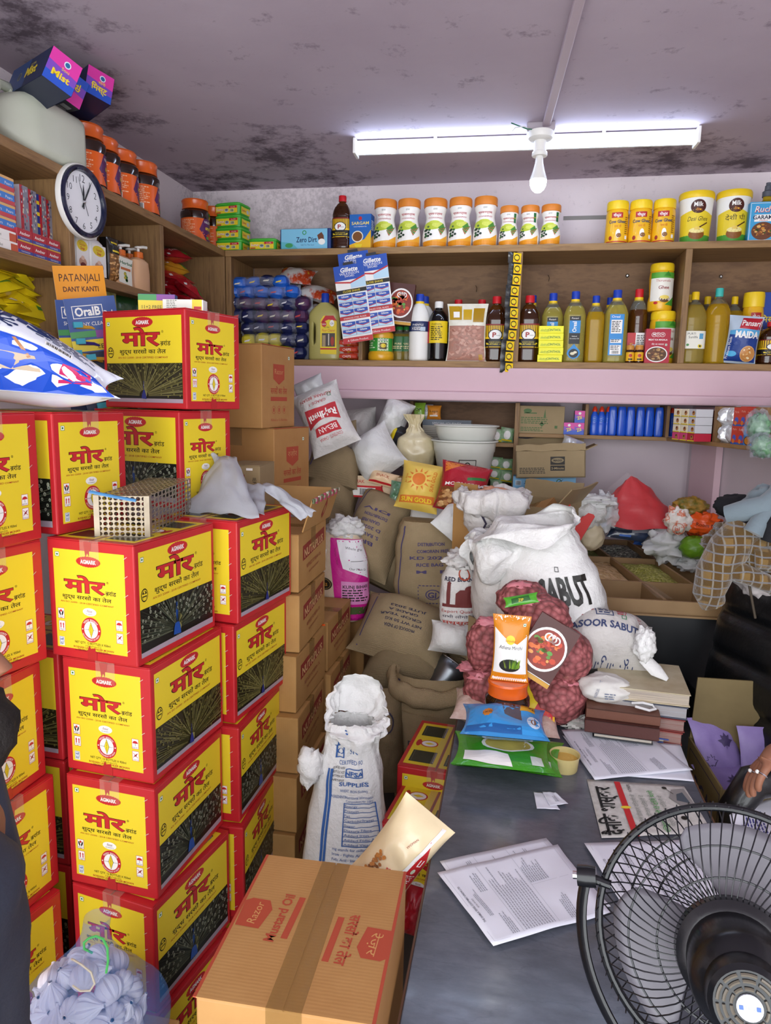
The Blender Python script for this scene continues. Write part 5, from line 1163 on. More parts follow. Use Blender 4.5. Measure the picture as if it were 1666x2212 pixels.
# ---------------------------------------------------------------- lower compartment: yellow noodle packets, cards
r=random.Random(21);NY=foil('#f0d81c', .3)
spots=[(40, 585, .0, 'topmost'), (92, 592, .3, 'topmost at the right'), (20, 612, -.2, 'second layer at the edge'), (70, 612, .2, 'second layer in the middle'), (108, 620, .4, 'second layer at the right'), (40, 632, -.1, 'middle of the heap'), (88, 640, .15, 'middle right of the heap'), (118, 650, .3, 'beside the toothbrush card'), (16, 655, .1, 'low at the left edge'), (60, 660, 0, 'low in the middle'), (100, 672, -.2, 'low at the right'), (30, 680, .2, 'just above the blue detergent bag'), (78, 690, .1, 'behind the top of the blue detergent bag'), (120, 690, .2, 'bottom right beside the card')]
for k, (px, py, rr, lab)in enumerate(spots):
 P=PR();P.text('ABC', -.03, .05, .022, RED);P.ell(.03, .06, .018, .012, RED, 12);P.rect(.0, .02, .06, .035, K('#3f8a34'));P.rect(-.07, .02, -.05, .04, WHT)
 p=atx(px, py, -1.40+r.uniform(-.02, .02))
 pouch('noodle_packet', 'yellow noodle packet in the left shelf heap, '+lab, 'packet', .17, .12, .062, NY, (p.x-.05, p.y, max(p.z, ZL+.03)), 0, P, (radians(-90+r.uniform(-4, 30)), r.uniform(-.25, .25)+rr*.6, pi/2+r.uniform(-.4, .4)), 'yellow noodle packets', k, .25)
def brush_card(label, px, py, X, h, w, kind, rot):
 p=atx(px, py, X);t=thing('toothbrush_card', label, 'card', p, rot=rot, group='hanging toothbrush cards')
 top=['#e8981c', '#3f5a9a', '#2a4a5c'][kind]
 def f(a, b):return Vector((a, -.012*sin((b/h)*3)-.01*sin(a/w*2.5), b)), Vector((0, -1, 0))
 mb=MB();mb.grid(lambda u, v:f((u-.5)*w, -h*(1-v))[0], 6, 12, K(top));mb.grid(lambda u, v:f((.5-u)*w, -h*(1-v))[0]+Vector((0, .0012, 0)), 6, 12, K('#d8d4c8'));mb.build('card', t)
 P=PR()
 if kind==0:P.text('PATANJALI', 0, -h*.12, .03, K('#4a2410'), fit=w*.8);P.text('DANT KANTI', 0, -h*.2, .02, K('#5a2a10'), bold=.02, fit=w*.7);P.poly([(-w/2, -h*.34), (w/2, -h*.26), (w/2, -h), (-w/2, -h)], K('#1f6a5c'));P.poly([(-w/2, -h*.34), (w/2, -h*.26), (w/2, -h*.3), (-w/2, -h*.4)], WHT)
 else:
  P.text('OralB', -w*.08, -h*.14, .034, WHT, bold=.03, fit=w*.5);P.frame(-w*.38, -h*.16, w*.22, -h*.06, .002, WHT);P.text('SHINY CLEAN', -w*.05, -h*.22, .015, WHT, fit=w*.6);P.text('3.1', w*.32, -h*.16, .026, WHT);P.rect(-w/2, -h*.31, w*.0, -h*.26, K('#4a9a5a'));P.rect(0, -h*.32, w/2, -h*.26, K('#8a4a9a'));P.rect(-w/2, -h*.42, w/2, -h*.33, YEL);P.text('11+2 FREE | 13U', 0, -h*.405, .018, K('#3a2a1a'), bold=.01, fit=w*.85)
  P.rect(-w/2, -h, w/2, -h*.43, K('#232c4a'))
 mb=MB();mb.decal(P, f, off=.0008);mb.build('front_print', t)
 for k in range(4):
  m_=mat('brush_handle_%d'%(k%3), ['#d8a43a', '#3a2a7a', '#5a3a2a'][k%3], .3);q=MB();z=-h*(.50+.13*k);q.tube([(-w*.3, -.02, z+.004), (0, -.022, z), (w*.36, -.02, z-.02)], [.006, .005, .004], m_, 8);b=q.build('toothbrush', t)
  q=MB();q.box(-w*.36, -.03, z, -w*.18, -.02, z+.016, mat('teal_bristles', '#4ab0c8', .6));q.build('bristles', b)
 return t
brush_card('orange and green toothbrush card with torn top hanging from the left shelf', 168, 574, -1.29, .36, .14, 0, (radians(-4), radians(-6), radians(52)))
brush_card('blue toothbrush card reading 11+2 FREE hanging in front of the orange card', 192, 642, -1.25, .36, .14, 1, (radians(-4), radians(-9), radians(48)))
brush_card('blue toothbrush card hanging behind, left of the one reading 11+2 FREE', 166, 648, -1.28, .32, .12, 1, (radians(-2), radians(-5), radians(60)))
for k, (px, yt, w, h, m, lab)in enumerate(((222, 622, .12, .17, mat('gold_green_film', '#8a8a3a', .25, var='#d8d8a0', vs=25, bmp=.5, bs=50), 'pale gold and green tea packet standing behind the toothbrush cards'), (262, 634, .15, .13, foil('#1f4a24'), 'dark green packet standing behind the top oil carton'), (292, 640, .13, .12, foil('#204f2a'), 'dark green packet furthest along, behind the top oil carton'))):
 p=atx(px, yt, -1.40);pouch('green_packet', lab, 'packet', w, p.z-ZL, .05, m, (-1.40, p.y, ZL), pi/2-.2, None, seed=k+5)
E1T=LV[6]+CH
p=atz(352, 670, E1T)
P=PR();P.rect(-.05, .0, .05, .03, YEL);P.text('11+2 FREE | 1.2', 0, .008, .013, K('#3a2a1a'), fit=.08);P.rect(-.05, .03, .0, .046, K('#4a9a5a'));P.rect(0, .03, .05, .046, K('#8a4a9a'))
carton_box('offer_box', 'small yellow box reading 11+2 FREE on the topmost oil carton', 'box', .1, .03, .047, K('#3f5a9a'), (-.99, 1.87, E1T), radians(12), P)
P=PR();P.rect(-.055, 0, .025, .03, K('#eceae0'));P.para(-.045, .026, .03, 5, .0045, K('#8a8a80'));P.rect(.025, 0, .052, .03, YEL);P.rect(.03, .004, .05, .012, RED)
carton_box('paste_box', 'small white and yellow box lying on the topmost oil carton', 'box', .11, .04, .03, WHT, (-.905, 1.86, E1T), radians(8), P)
# ---------------------------------------------------------------- brown cartons
RB=K('#a8452e', .6);RBD=K('#8a2f26', .6)
def razor_print(w, h, hindi=False):
 P=PR();P.poly([(-w*.17, h*.78), (w*.17, h*.78), (w*.17, h*.6), (0, h*.53), (-w*.17, h*.6)], RB);P.text('रज़ोर' if hindi else 'Razor', 0, h*.66, h*.09, K('#c08a5a', .6), fit=w*.26)
 P.text('सरसों का तेल', 0, h*.42, h*.1, RB, fit=w*.5, bold=.02);P.rect(-w*.25, h*.33, w*.25, h*.38, RB)
 for k in range(3):P.ring((k-1)*w*.16, h*.22, w*.05, w*.056, RB, 20);P.ell((k-1)*w*.16, h*.22, w*.02, h*.03, RB, 8)
 P.text('950ml x 12 Bottles', 0, h*.08, h*.045, RB, fit=w*.5);return P
def brown_carton(name, label, w, d_, h, loc, rz, front=None, side=None, m=None, tape=True, group=None, top=None, edge=True):
 t=thing(name, label, 'carton', loc, rz, group)
 m=m or CARD;mb=MB();mb.box(-w/2, -d_/2, 0, w/2, d_/2, h-.001, m);mb.build('body', t, bevel=.003)
 mb=MB();mb.box(-w/2, -d_/2, h-.001, -.0015, d_/2, h+.001, m);mb.box(.0015, -d_/2, h-.001, w/2, d_/2, h+.001, m)
 if edge:
  for s in(-1, 1):mb.box(s*w/2-.004, -d_/2, h-.0005, s*w/2+.0006, d_/2, h+.0013, RB)
 mb.build('flap', t)
 if tape:mb=MB();mb.box(-.024, -d_/2-.0012, h-.06, .024, -d_/2-.0006, h+.0015, TAPE);mb.box(-.024, -d_/2, h+.0011, .024, d_/2, h+.0017, TAPE);mb.build('tape', t)
 if front:mb=MB();mb.decal(front, FRONT(-d_/2));mb.build('front_print', t)
 if side:mb=MB();mb.decal(side, plane((w/2, 0, 0), (0, 1, 0), (0, 0, 1)));mb.build('side_print', t)
 if top:mb=MB();mb.decal(top, plane((0, 0, h+.001), (1, 0, 0), (0, 1, 0)));mb.build('top_print', t)
 return t
def by_corner(c, lx, ly, rz):
 o=Matrix.Rotation(rz, 2)@Vector((lx, ly));return c[0]-o.x, c[1]-o.y
rz=3.002-pi
P=razor_print(.24, .27);veg(P, .075, .235, .006)
x, y=by_corner((-.816, 2.208), .15, -.12, rz);brown_carton('brown_carton', 'brown carton standing right beside the topmost oil carton', .30, .24, .27, (x, y, 1.522), rz, None, P, CARDO, group='brown cartons')
P=razor_print(.24, .27, True);veg(P, .075, .235, .006)
x, y=by_corner((-.79, 2.25), .15, -.12, 2.93-pi);brown_carton('brown_carton', 'brown carton under the upper brown one, left of the white printed sack', .30, .24, .275, (x, y, 1.245), 2.93-pi, None, P, CARDO, group='brown cartons')
P=PR();P.rect(-.03, .145, .005, .152, RBD);P.bars(-.035, .10, .045, .035, BLK, K('#a08a60'));P.para(-.035, .09, .045, 9, .008, BLK);P.text('IEFL', .03, .13, .016, BLK, rot=-pi/2);P.para(.018, .105, .02, 6, .007, BLK);P.rect(.01, .165, .03, .172, WHT);P.text('SiPLUS', .0, .01, .026, RBD, fit=.08, bold=.02)
q=at(522, 1040, 2.02)
brown_carton('small_carton', 'small brown carton with barcode between the yellow cartons and tall brown ones', .105, .16, .18, (q.x, 2.1, 1.238), .06, P, None, CARDG, tape=False, edge=False)
def nut_print(w, h):
 P=PR();a=.07
 P.poly([(-w*.36, h*.50), (w*.42, h*.62), (w*.42, h*.88), (-w*.36, h*.76)], RBD);P.text('NUTRIPLUS', w*.03, h*.585, h*.2, K('#c8a070', .6), fit=w*.68, bold=.03, rot=a)
 P.text('REFINED SOYBEAN OIL', w*.03, h*.36, h*.1, RBD, fit=w*.52, rot=a);P.text('SELECTED FOR GOOD HEALTH', w*.03, h*.24, h*.06, RBD, fit=w*.36, rot=a);return P
NW, ND, NH=.30, .25, .172
nc=brown_carton('soybean_carton', '', NW, ND, NH, (0, 0, 0), 0, nut_print(NW, NH), None, CARD, group='brown soybean oil cartons', edge=False)
for k, (dx, dy, dr)in enumerate(((.0, -.10, .0), (.01, -.09, .03), (.02, -.075, -.02), (.012, -.06, .02), (.004, -.03, -.02), (0, -.01, .02), (-.005, .01, 0))):
 place(nc, USED, (-.725+dx, 2.07+dy, k*.1765), pi/2+dr, 'soybean oil carton, %s in the tall brown stack beside the yellow cartons'%['lowest', 'second from floor', 'third from floor', 'fourth from floor', 'third from top', 'second from top', 'topmost'][k])
for k in range(5):
 place(nc, USED, (-.715+.012*(k%2), 2.345-.02*(4-k)+(.03 if k>2 else 0), k*.1765), pi/2-.03*(k%3), 'soybean oil carton, %s in the shorter stack behind the tall brown one'%['lowest', 'second from floor', 'middle', 'second from top', 'topmost'][k])
t=thing('carton_flaps', 'open cardboard carton top with frayed taped edge above the soybean cartons', 'carton', (-.72, 2.09, 1.238))
for(p0, p1, lean, nm)in(((.125, -.15), (.125, .15), .03, 'flap'), ((.125, .15), (-.125, .15), .02, 'flap'), ((-.125, .15), (-.125, -.15), -.03, 'flap')):
 a, b=Vector(p0), Vector(p1);n=Vector(((b-a).y, -(b-a).x)).normalized();mb=MB()
 q=[a, b, b-n*.004, a-n*.004];mb.hexa([(v.x, v.y, 0)for v in q]+[(v.x+n.x*lean, v.y+n.y*lean, .095)for v in q], CARD)
 f=mb.build(nm, t)
mb=MB()
for k in range(20):y=-.15+.3*k/20;mb.box(.152, y, .085+.004*sin(k*2.1), .158, y+.015, .098+.003*sin(k*3.3), [K('#5c6a48'), K('#c8c0b0'), K('#a83a5a')][k%3])
mb.build('torn_tape', t)
P=PR();P.poly([(-.02, .03), (.0, .085), (.02, .06), (.015, .03), (0, .015)], RBD);P.ell(0, .045, .008, .014, CARD, 10);mb=MB();mb.decal(P, plane((.126, .03, 0), (0, 1, 0), (.3, 0, 1)));mb.build('flame_print', t)
HH=.265;rz=3.105-pi;x, y=by_corner((-.557, 2.64), .14, -.132, rz)
for k in range(3):
 P=razor_print(.28, HH, True)if k else None
 if P:veg(P, .06, HH*.86, .007)
 S_=PR();S_.rect(-.01, HH*.5, .05, HH*.53, BLK);S_.para(-.03, HH*.66, .1, 4, .012, RBD);S_.frame(.0, HH*.58, .06, HH*.74, .001, RBD)
 brown_carton('brown_carton', 'orange brown carton %s'%['at floor level behind the white grain sack', 'in the middle under the one carrying the pink rice bag', 'carrying the pink and white rice bag'][k], .28, .264, HH-.003, (x-.006*(k%2), y, k*HH), rz+.02*(k%2), P, S_, CARDO, group='cartons below the pink rice bag')
t=thing('bottle_opener', 'bright orange plastic tool poking out between brown cartons', 'tool', at(687, 1352, 2.2));mb=MB();mb.tube([(-.03, .02, -.008), (0, 0, 0), (.025, -.01, .006)], [.006, .008, .005], mat('orange_plastic', '#f05a1c', .3), 8);mb.build('handle', t)
BW, BD, BH=.244, .30, .27;ztop=.845
pa, pb, pc=atz(592, 1848, ztop), atz(890, 1885, ztop), atz(408, 2150, ztop)
cx, cy=(pb.x+pc.x)/2, (pb.y+pc.y)/2;rz=math.atan2(pb.y-pa.y, pb.x-pa.x);BW=(pb-pa).length;BD=(pc-pa).length
P=PR()
def rz_mark(P, x, y, rot, hindi):
 Q=PR();Q.poly([(-.03, .055), (.022, .06), (.03, .05), (.03, .022), (.012, .012), (-.03, .018)], RB);Q.text('रेज़र' if hindi else 'Razor', 0, .028, .019, K('#c89258', .6), fit=.045, slant=.15);Q.text('सरसों का तेल' if hindi else 'Mustard Oil', .0, -.012, .022, RB, fit=.1, bold=.025);Q.rect(-.04, -.03, .048, -.02, RB);P.merge(Q, x, y, 1, None, rot)
rz_mark(P, -BW*.25, .01, pi/2-.05, False);rz_mark(P, BW*.25, -.015, -pi/2-.05, True)
F_=PR();F_.rect(-BW/2, BH-.012, BW/2, BH, RB)
brown_carton('mustard_carton', 'large brown carton with Mustard Oil print on its taped top in front', BW, BD, BH, (cx, cy, ztop-BH-.001), rz, None, None, CARDO, top=P)
for k in range(2):brown_carton('mustard_carton', 'brown carton hidden under the large Mustard Oil one, %s'%['resting on the floor', 'directly beneath it'][k], BW, BD, .285, (cx, cy, k*.2865), rz, None, None, CARDO, tape=False)
mb=MB()
# ---------------------------------------------------------------- sacks
def pil(name, label, cat, px, py, Y, wpx, hpx, th, m, roll=0, tilt=0, yaw=0, pr=None, seed=0, wr=.12, group=None, n=26, sag=.0, crimp=.02):
 c=at(px, py, Y);k=mpp(px, py, Y);w, h=wpx*k, hpx*k
 R=Matrix.Rotation(radians(yaw), 3, 'Z')@Matrix.Rotation(radians(roll), 3, 'Y')@Matrix.Rotation(radians(tilt), 3, 'X')
 o=c-R@Vector((0, 0, h/2))
 P=pr(w, h)if pr else None
 return pouch(name, label, cat, w, h, th, m, o, 0, P, (radians(tilt), radians(roll), radians(yaw)), group, seed, wr, crimp, sag, n)
class Stand:
 """standing filled sack: rings of a rounded rectangle, sagging and wrinkled"""
 def __init__(s, w, d_, h, prof, sq=2.8, wr=.02, seed=0, lean=(0, 0), fold=.0, fs=9):
  s.w, s.d, s.h, s.prof, s.sq, s.wr, s.seed, s.lean, s.fold, s.fs=w, d_, h, prof, sq, wr, seed, lean, fold, fs
 def k(s, v):
  p=s.prof
  for(a, b), (c, d_)in zip(p, p[1:]):
   if a<=v<=c:q=(v-a)/max(c-a, 1e-6);q=q*q*(3-2*q);return b+(d_-b)*q
  return p[-1][1]
 def at(s, u, v):
  a=2*pi*u;c, q=cos(a), sin(a);d_=(abs(c)**s.sq+abs(q)**s.sq)**(-1/s.sq);k=s.k(v)
  w_=s.wr*(noise.noise(Vector((c*1.6+s.seed, q*1.6, v*4)))+.6*noise.noise(Vector((c*4+s.seed, q*4, v*9))))
  f_=s.fold*(abs(sin(s.fs*a+3*noise.noise(Vector((c, q, v*2+s.seed)))))-.5)*max(0, v-.5)*2
  k2=k+(w_+f_)*4
  return Vector((s.w/2*c*d_*k2+s.lean[0]*v*v, s.d/2*q*d_*k2+s.lean[1]*v*v, s.h*v))
 def mesh(s, mb, m, nu=44, nv=34, cap=True):
  mb.grid(lambda u, v:s.at(u, v), nu, nv, m, cu=True)
  mb.add([s.at(i/nu, 0)for i in range(nu)], [tuple(range(nu))[::-1]], m)
  if cap:mb.add([s.at(i/nu, 1)for i in range(nu)], [tuple(range(nu))], m)
 def fn(s, a0=-.25):
  def f(a, b):
   u=a0+a/(2*pi*s.w*.5*.92);v=min(max(b/s.h, 0), 1);p=s.at(u, v);e=.01
   n=(s.at(u+e, v)-s.at(u-e, v)).cross(s.at(u, min(v+e, 1))-s.at(u, max(v-e, 0)))
   n=n.normalized()if n.length else Vector((0, -1, 0));return p, n
  f.L=s.w/14;return f
SACKP=[(0, .78), (.05, .96), (.25, 1.0), (.6, .93), (.85, .86), (1, .8)]
def standing(name, label, cat, px, pyb, pyt, Y, wpx, dratio, m, prof=SACKP, pr=None, rz=0, group=None, cap=True, z=None, **kw):
 c=at(px, pyb, Y);k=mpp(px, pyb, Y);zb=c.z if z is None else z
 h=at(px, pyt, Y).z-zb;w=wpx*k
 t=thing(name, label, cat, (c.x, Y, zb), rz, group)
 s=Stand(w, w*dratio, h, prof, **kw);mb=MB();s.mesh(mb, m, cap=cap);mb.build('sack', t, sharp=80)
 if pr:mb=MB();mb.decal(pr(w, h), s.fn(), off=.0022);mb.build('front_print', t)
 return t, s
def rim(t, pts, m, name='rolled_rim', r=.012, seed=0, frill=0.0, close=True):
 """rolled or crumpled opening: a lumpy ring"""
 mb=MB();N=len(pts);q=[]
 for k, p in enumerate(pts):q.append(Vector(p)+Vector((noise.noise(Vector((k*.9, seed, 0))), noise.noise(Vector((k*.9, seed, 5))), noise.noise(Vector((k*.8, seed, 9)))))*frill)
 mb.tube(q, [r*(1+.35*noise.noise(Vector((k*.7, seed, 2))))for k in range(N)], m, 10, closed=close);return mb.build(name, t, sharp=80)
def crumple(mb, c, r, m, seed, amp=.35, nu=30, nv=20, fr=3.0):
 """a scrunched lump of film or cloth"""
 c=Vector(c)
 def f(u, v):
  a, b=2*pi*u, pi*v;d_=Vector((cos(a)*sin(b), sin(a)*sin(b), -cos(b)))
  k=1+amp*(noise.noise(d_*fr+Vector((seed, 0, 0)))-.75*abs(noise.noise(d_*fr*1.9+Vector((0, seed, 0))))+.15+.12*noise.noise(d_*fr*5))
  return c+Vector((d_.x*r[0], d_.y*r[1], d_.z*r[2]))*k
 mb.grid(f, nu, nv, m, cu=True);return mb
INKP=K('#51476e', .9);INKD=K('#3c3648', .9)
def jtext(lines, up=True, col=None):
 def f(w, h):
  P=PR()
  for k, s_ in enumerate(lines):
   P.text(s_, w*(.02+.03*sin(k*2)), h*(.76-.075*k)if up else h*(.3+.075*k), h*.048, col or INKP, fit=w*(.34+.07*(k%3)), bold=.025, flip=not up, rot=.05)
  P.line([(-w*.4, h*.05), (-w*.38, h*.5), (-w*.36, h*.95)], .005, INKP);return P
 return f
J='jute sacks of grain'
pil('jute_sack', 'jute sack lying on top of the left jute pile under the white printed sack', 'sack', 722, 1010, 2.86, 120, 92, .24, JUTED, 14, -52, 8, jtext(['PROD INDIA', 'WHEAT 50', 'MANDI'], col=INKD), 3, .1, J)
pil('jute_sack', 'jute sack second in the left jute pile', 'sack', 712, 1072, 2.88, 130, 96, .26, JUTED, 10, -50, 4, jtext(['RAW GRAM', 'NET 50 KG'], col=INKD), 5, .1, J)
pil('jute_sack', 'jute sack third in the left jute pile behind the soybean carton flaps', 'sack', 700, 1135, 2.86, 130, 100, .26, JUTED, 6, -48, 2, jtext(['HARYANA', '2023'], col=INKD), 8, .1, J)
pil('jute_sack', 'dark jute sack standing behind the white printed sack', 'sack', 742, 962, 3.0, 74, 96, .16, JUTED, -14, -8, 0, jtext(['Costa', 'Brava'], col=INKD), 9, .1, J)
pil('jute_sack', 'large plump jute sack with purple stencilled lines leaning in the middle', 'sack', 812, 1152, 2.78, 128, 190, .32, JUTE, 18, -28, -8, jtext(['BRM', 'S. RAW  M', 'D 2023-24', 'GRAIN FREE', 'DISTRIBUTION', 'DIV'], False), 12, .1, J, 34)
pil('jute_sack', 'jute sack lying under the large leaning one, only seam and corner visible', 'sack', 832, 1215, 2.86, 130, 110, .28, JUTE, 25, -40, 0, None, 14, .1, J)
def stamp(w, h):
 P=jtext(['DISTRIBUTION', 'COMORAIN FREE', 'KD 2024', 'RICE BAG', 'M   R'], True)(w, h)
 for k in range(8):P.rect(-w*.12+k*w*.045, h*.12, -w*.09+k*w*.045, h*.13, INKP);P.rect(-w*.12+k*w*.045, h*.32, -w*.09+k*w*.045, h*.33, INKP)
 for k in range(5):P.rect(-w*.13, h*(.13+.04*k), -w*.12, h*(.15+.04*k), INKP);P.rect(w*.24, h*(.13+.04*k), w*.25, h*(.15+.04*k), INKP)
 P.ring(w*.06, h*.225, w*.08, w*.095, INKP, 20, .8);P.text('GI', w*.05, h*.19, h*.09, INKP, bold=.03);return P
standing('jute_sack', 'upright jute sack with a purple square stamp on its front', 'sack', 925, 1312, 1122, 2.68, 150, .72, JUTE, [(0, .7), (.06, .92), (.3, 1), (.75, .95), (.92, .88), (1, .78)], stamp, .1, J, wr=.012, seed=4, fold=.02)
pil('jute_sack', 'wide jute sack lying flat on the floor pile, faint mirrored print', 'sack', 872, 1365, 2.52, 200, 150, .30, JUTE, 10, -48, -6, jtext(['PRODUCE OF INDIA', 'NET WT 50 KG', 'CROP YEAR', 'GRADE A', 'JUTE 2023'], False, INKD), 17, .09, J, 32)
pil('jute_sack', 'jute sack lying low on the floor under the wide flat one', 'sack', 880, 1450, 2.5, 190, 120, .3, JUTED, 5, -60, -6, None, 19, .1, J)
t, s=standing('jute_sack', 'open jute sack with rolled brim holding a metal scoop', 'sack', 930, 1700, 1440, 2.40, 150, .9, JUTE, [(0, .8), (.08, .98), (.4, 1.0), (.8, 1.0), (.95, 1.05), (1, 1.08)], lambda w, h:PR().line([(-w*.42, h*.1), (-w*.4, h*.5), (-w*.43, h*.97)], .012, INKD).text('DE', -w*.2, h*.62, .03, INKD).text('A', -w*.2, h*.48, .035, INKD), .05, J, cap=False, z=.02, wr=.012, seed=7, fold=.008)
ring=[s.at(k/30, 1)+Vector((0, 0, .03*sin(2*pi*k/30*1+1.9)+.012*sin(k*1.7)))for k in range(30)]
mb=MB()
def brim(u, v):
 p=s.at(u, 1);c=Vector((0, 0, s.h));out=(p-c);out.z=0;o=out.normalized();zz=.035*sin(2*pi*u)+.02*noise.noise(Vector((cos(2*pi*u)*2, sin(2*pi*u)*2, 4)))
 a=pi*(v*1.5-.25)
 return p+Vector((0, 0, zz+.0))+o*(.026*sin(a)*(1+.8*noise.noise(Vector((cos(2*pi*u)*2, sin(2*pi*u)*2, 8))))+.006)+Vector((0, 0, .034*cos(a)-.03+.014*noise.noise(Vector((u*12, v*3, 1)))))
mb.grid(brim, 60, 10, JUTE, cu=True);mb.build('rolled_brim', t, sharp=80)
GRAIN=mat('pale_grain', '#b09a78', .8, var='#8a7450', vs=220, bmp=.6, bs=260)
mb=MB();mb.grid(lambda u, v:Vector((s.at(u, .9).x*v, s.at(u, .9).y*v, s.h*.80+.03*(1-v))), 30, 6, GRAIN, cu=True);g=mb.build('grain', t);g['kind']='stuff'
c=t.location+Vector((.045, -.015, s.h-.005));sc=thing('grain_scoop', 'grey metal scoop standing in the open jute sack', 'scoop', c, rot=(radians(-28), radians(24), radians(-20)))
mb=MB();mb.grid(lambda u, v:Vector((.055*sin(pi*(u-.5)), .055*(1-cos(pi*(u-.5)))*.9, -.09+.13*v)), 14, 4, GALV);o_=mb.build('blade', sc, solid=.0015)
mb=MB();mb.tube([(-.055, .048, .04), (-.04, .012, .041), (0, 0, .042), (.04, .012, .041), (.055, .048, .04)], .002, STEEL, 6);mb.build('edge', sc)
pil('jute_sack', 'dark jute sack slumped behind the open one, toward the white grain sack', 'sack', 836, 1600, 2.32, 80, 230, .2, JUTED, -4, -6, 10, lambda w, h:PR().ring(0, h*.75, w*.2, w*.24, INKD, 20, 1.2), 23, .1, J)
def rajd(w, h):
 P=PR();R_=K('#b8323a', .8);P.poly([(-w*.38, h*.36), (w*.02, h*.42), (w*.34, h*.36), (w*.36, h*.62), (-w*.02, h*.6), (-w*.34, h*.64)], R_);P.text('Rajdhani', .0, h*.53, h*.15, WHT, fit=w*.62, bold=.03, flip=True);P.poly([(-w*.3, h*.22), (w*.26, h*.2), (w*.24, h*.34), (-w*.26, h*.33)], R_);P.text('BESAN', 0, h*.31, h*.1, WHT, fit=w*.4, flip=True);P.text('GRADE-1', 0, h*.72, h*.07, R_, flip=True);P.text('AGMARK BESAN', 0, h*.82, h*.075, R_, fit=w*.7, flip=True);P.frame(w*.25, h*.74, w*.32, h*.8, .002, K('#2a7a4a'));P.text('CONTENTS : CHANA', 0, h*.18, h*.06, R_, flip=True, fit=w*.5);return P
pil('flour_sack', 'white sack with red print lying upside down over the jute pile', 'sack', 703, 905, 2.66, 105, 148, .14, WOVEN, -24, -20, 12, rajd, 27, .16, None, 30)
for px, py, w, h, yaw, sd, lab in((668, 838, 70, 40, 0, 3, 'loose grey plastic end of the white printed sack'), ):
 pil('plastic_bag', 'crumpled greyish clear bag sticking out above the white printed sack', 'bag', px, py, 2.72, w, h, .05, mat('greyish_clear_film', '#c4c6c8', .2, alpha=.75, bmp=.5, bs=40), -24, -10, 0, None, 3, .4)
pil('white_sack', 'smooth bright white sack leaning beside the jute pile', 'sack', 812, 982, 2.9, 104, 108, .22, WOVENW, -36, -18, 0, None, 31, .06, 'plain white sacks at the back', 28)
pil('white_sack', 'greyish white sack standing against the lilac wall behind the bright one', 'sack', 783, 925, 3.22, 66, 84, .12, WOVEN, -8, -5, 0, None, 33, .14, 'plain white sacks at the back')
pil('white_sack', 'white sack with tied top, highest one under the pink ledge', 'sack', 850, 908, 3.12, 62, 94, .18, WOVENW, 22, -8, 0, None, 35, .16, 'plain white sacks at the back')
pil('black_bag', 'black and yellow bag beneath the highest white sack', 'bag', 858, 962, 3.06, 46, 84, .1, mat('black_yellow_film', '#1c1c1e', .3, bmp=.4, bs=40), 18, -8, 0, lambda w, h:PR().rect(-w*.5, h*.1, -w*.22, h*.9, K('#e0c81c')), 36, .15)
t, s=standing('grain_bag', 'cloudy plastic bag of cream grain with twisted top beside the white buckets', 'bag', 900, 1012, 895, 3.02, 84, .8, mat('cloudy_cream_bag', '#d8ccaa', .3, var='#c8b88c', vs=9, coat=.3, bmp=.3, bs=30), [(0, .6), (.06, .9), (.35, 1.0), (.55, .88), (.68, .42), (.8, .22), (1, .42)], None, 0, None, wr=.03, seed=9, fold=.05, lean=(-.02, 0))
pil('snack_packet', 'cream and orange snack packet lying under the bright white sack', 'packet', 828, 1034, 2.82, 62, 32, .06, mat('cream_orange_film', '#e8c8a0', .3, bmp=.3, bs=40), 12, -30, 0, lambda w, h:PR().text('SNACK', 0, h*.4, h*.3, K('#a83a1c'), fit=w*.5).rect(-w*.45, h*.05, w*.45, h*.14, RED), 41, .2)
P=PR();P.rect(-.13, .0, .13, .09, K('#d8c0a0'));P.rect(-.13, .0, .05, .05, RED);P.rect(-.115, .008, .02, .042, WHT);P.bars(-.05, .01, .05, .03, BLK, WHT);P.ring(.08, .045, .03, .036, RED, 20);P.text('MEHAK', -.06, .06, .02, RED)
q=at(805, 1075, 2.85);carton_box('printed_box', 'red and white printed box lying behind the large jute sack', 'box', .24, .12, .085, CARD, (q.x, 2.9, q.z), -.1, P)
pil('green_packet', 'shiny green and silver packet left of the yellow sun bag', 'packet', 858, 1068, 2.78, 34, 56, .05, mat('green_silver_film', '#1f7a3a', .2, var='#c8d0cc', vs=14, metal=.3, bmp=.4, bs=40), 8, -10, 0, None, 43, .2)
def sungold(w, h):
 P=PR();O=K('#d8782a', .6);P.ell(.0, h*.62, w*.16, h*.13, O, 20)
 for k in range(12):a=2*pi*k/12;P.poly([(w*.2*cos(a-.14), h*.62+h*.16*sin(a-.14)), (w*.32*cos(a), h*.62+h*.25*sin(a)), (w*.2*cos(a+.14), h*.62+h*.16*sin(a+.14))], O)
 P.poly([(-w*.4, h*.1), (w*.44, h*.16), (w*.44, h*.32), (-w*.4, h*.24)], O);P.text('SUN GOLD', .02*w, h*.155, h*.12, YEL, fit=w*.74, bold=.03, rot=.06);P.text('SUN GOLD', w*.38, h*.62, h*.1, O, fit=h*.42, rot=pi/2, bold=.02);P.text('Jai Maa', -w*.3, h*.6, h*.07, O, rot=pi/2);return P
pil('yellow_bag', 'yellow bag printed with a big orange sun', 'bag', 908, 1052, 2.66, 92, 104, .12, mat('yellow_woven_bag', '#e8c860', .5, var='#dcb84a', vs=7, bmp=.3, bs=60), 8, -16, -4, sungold, 45, .12)
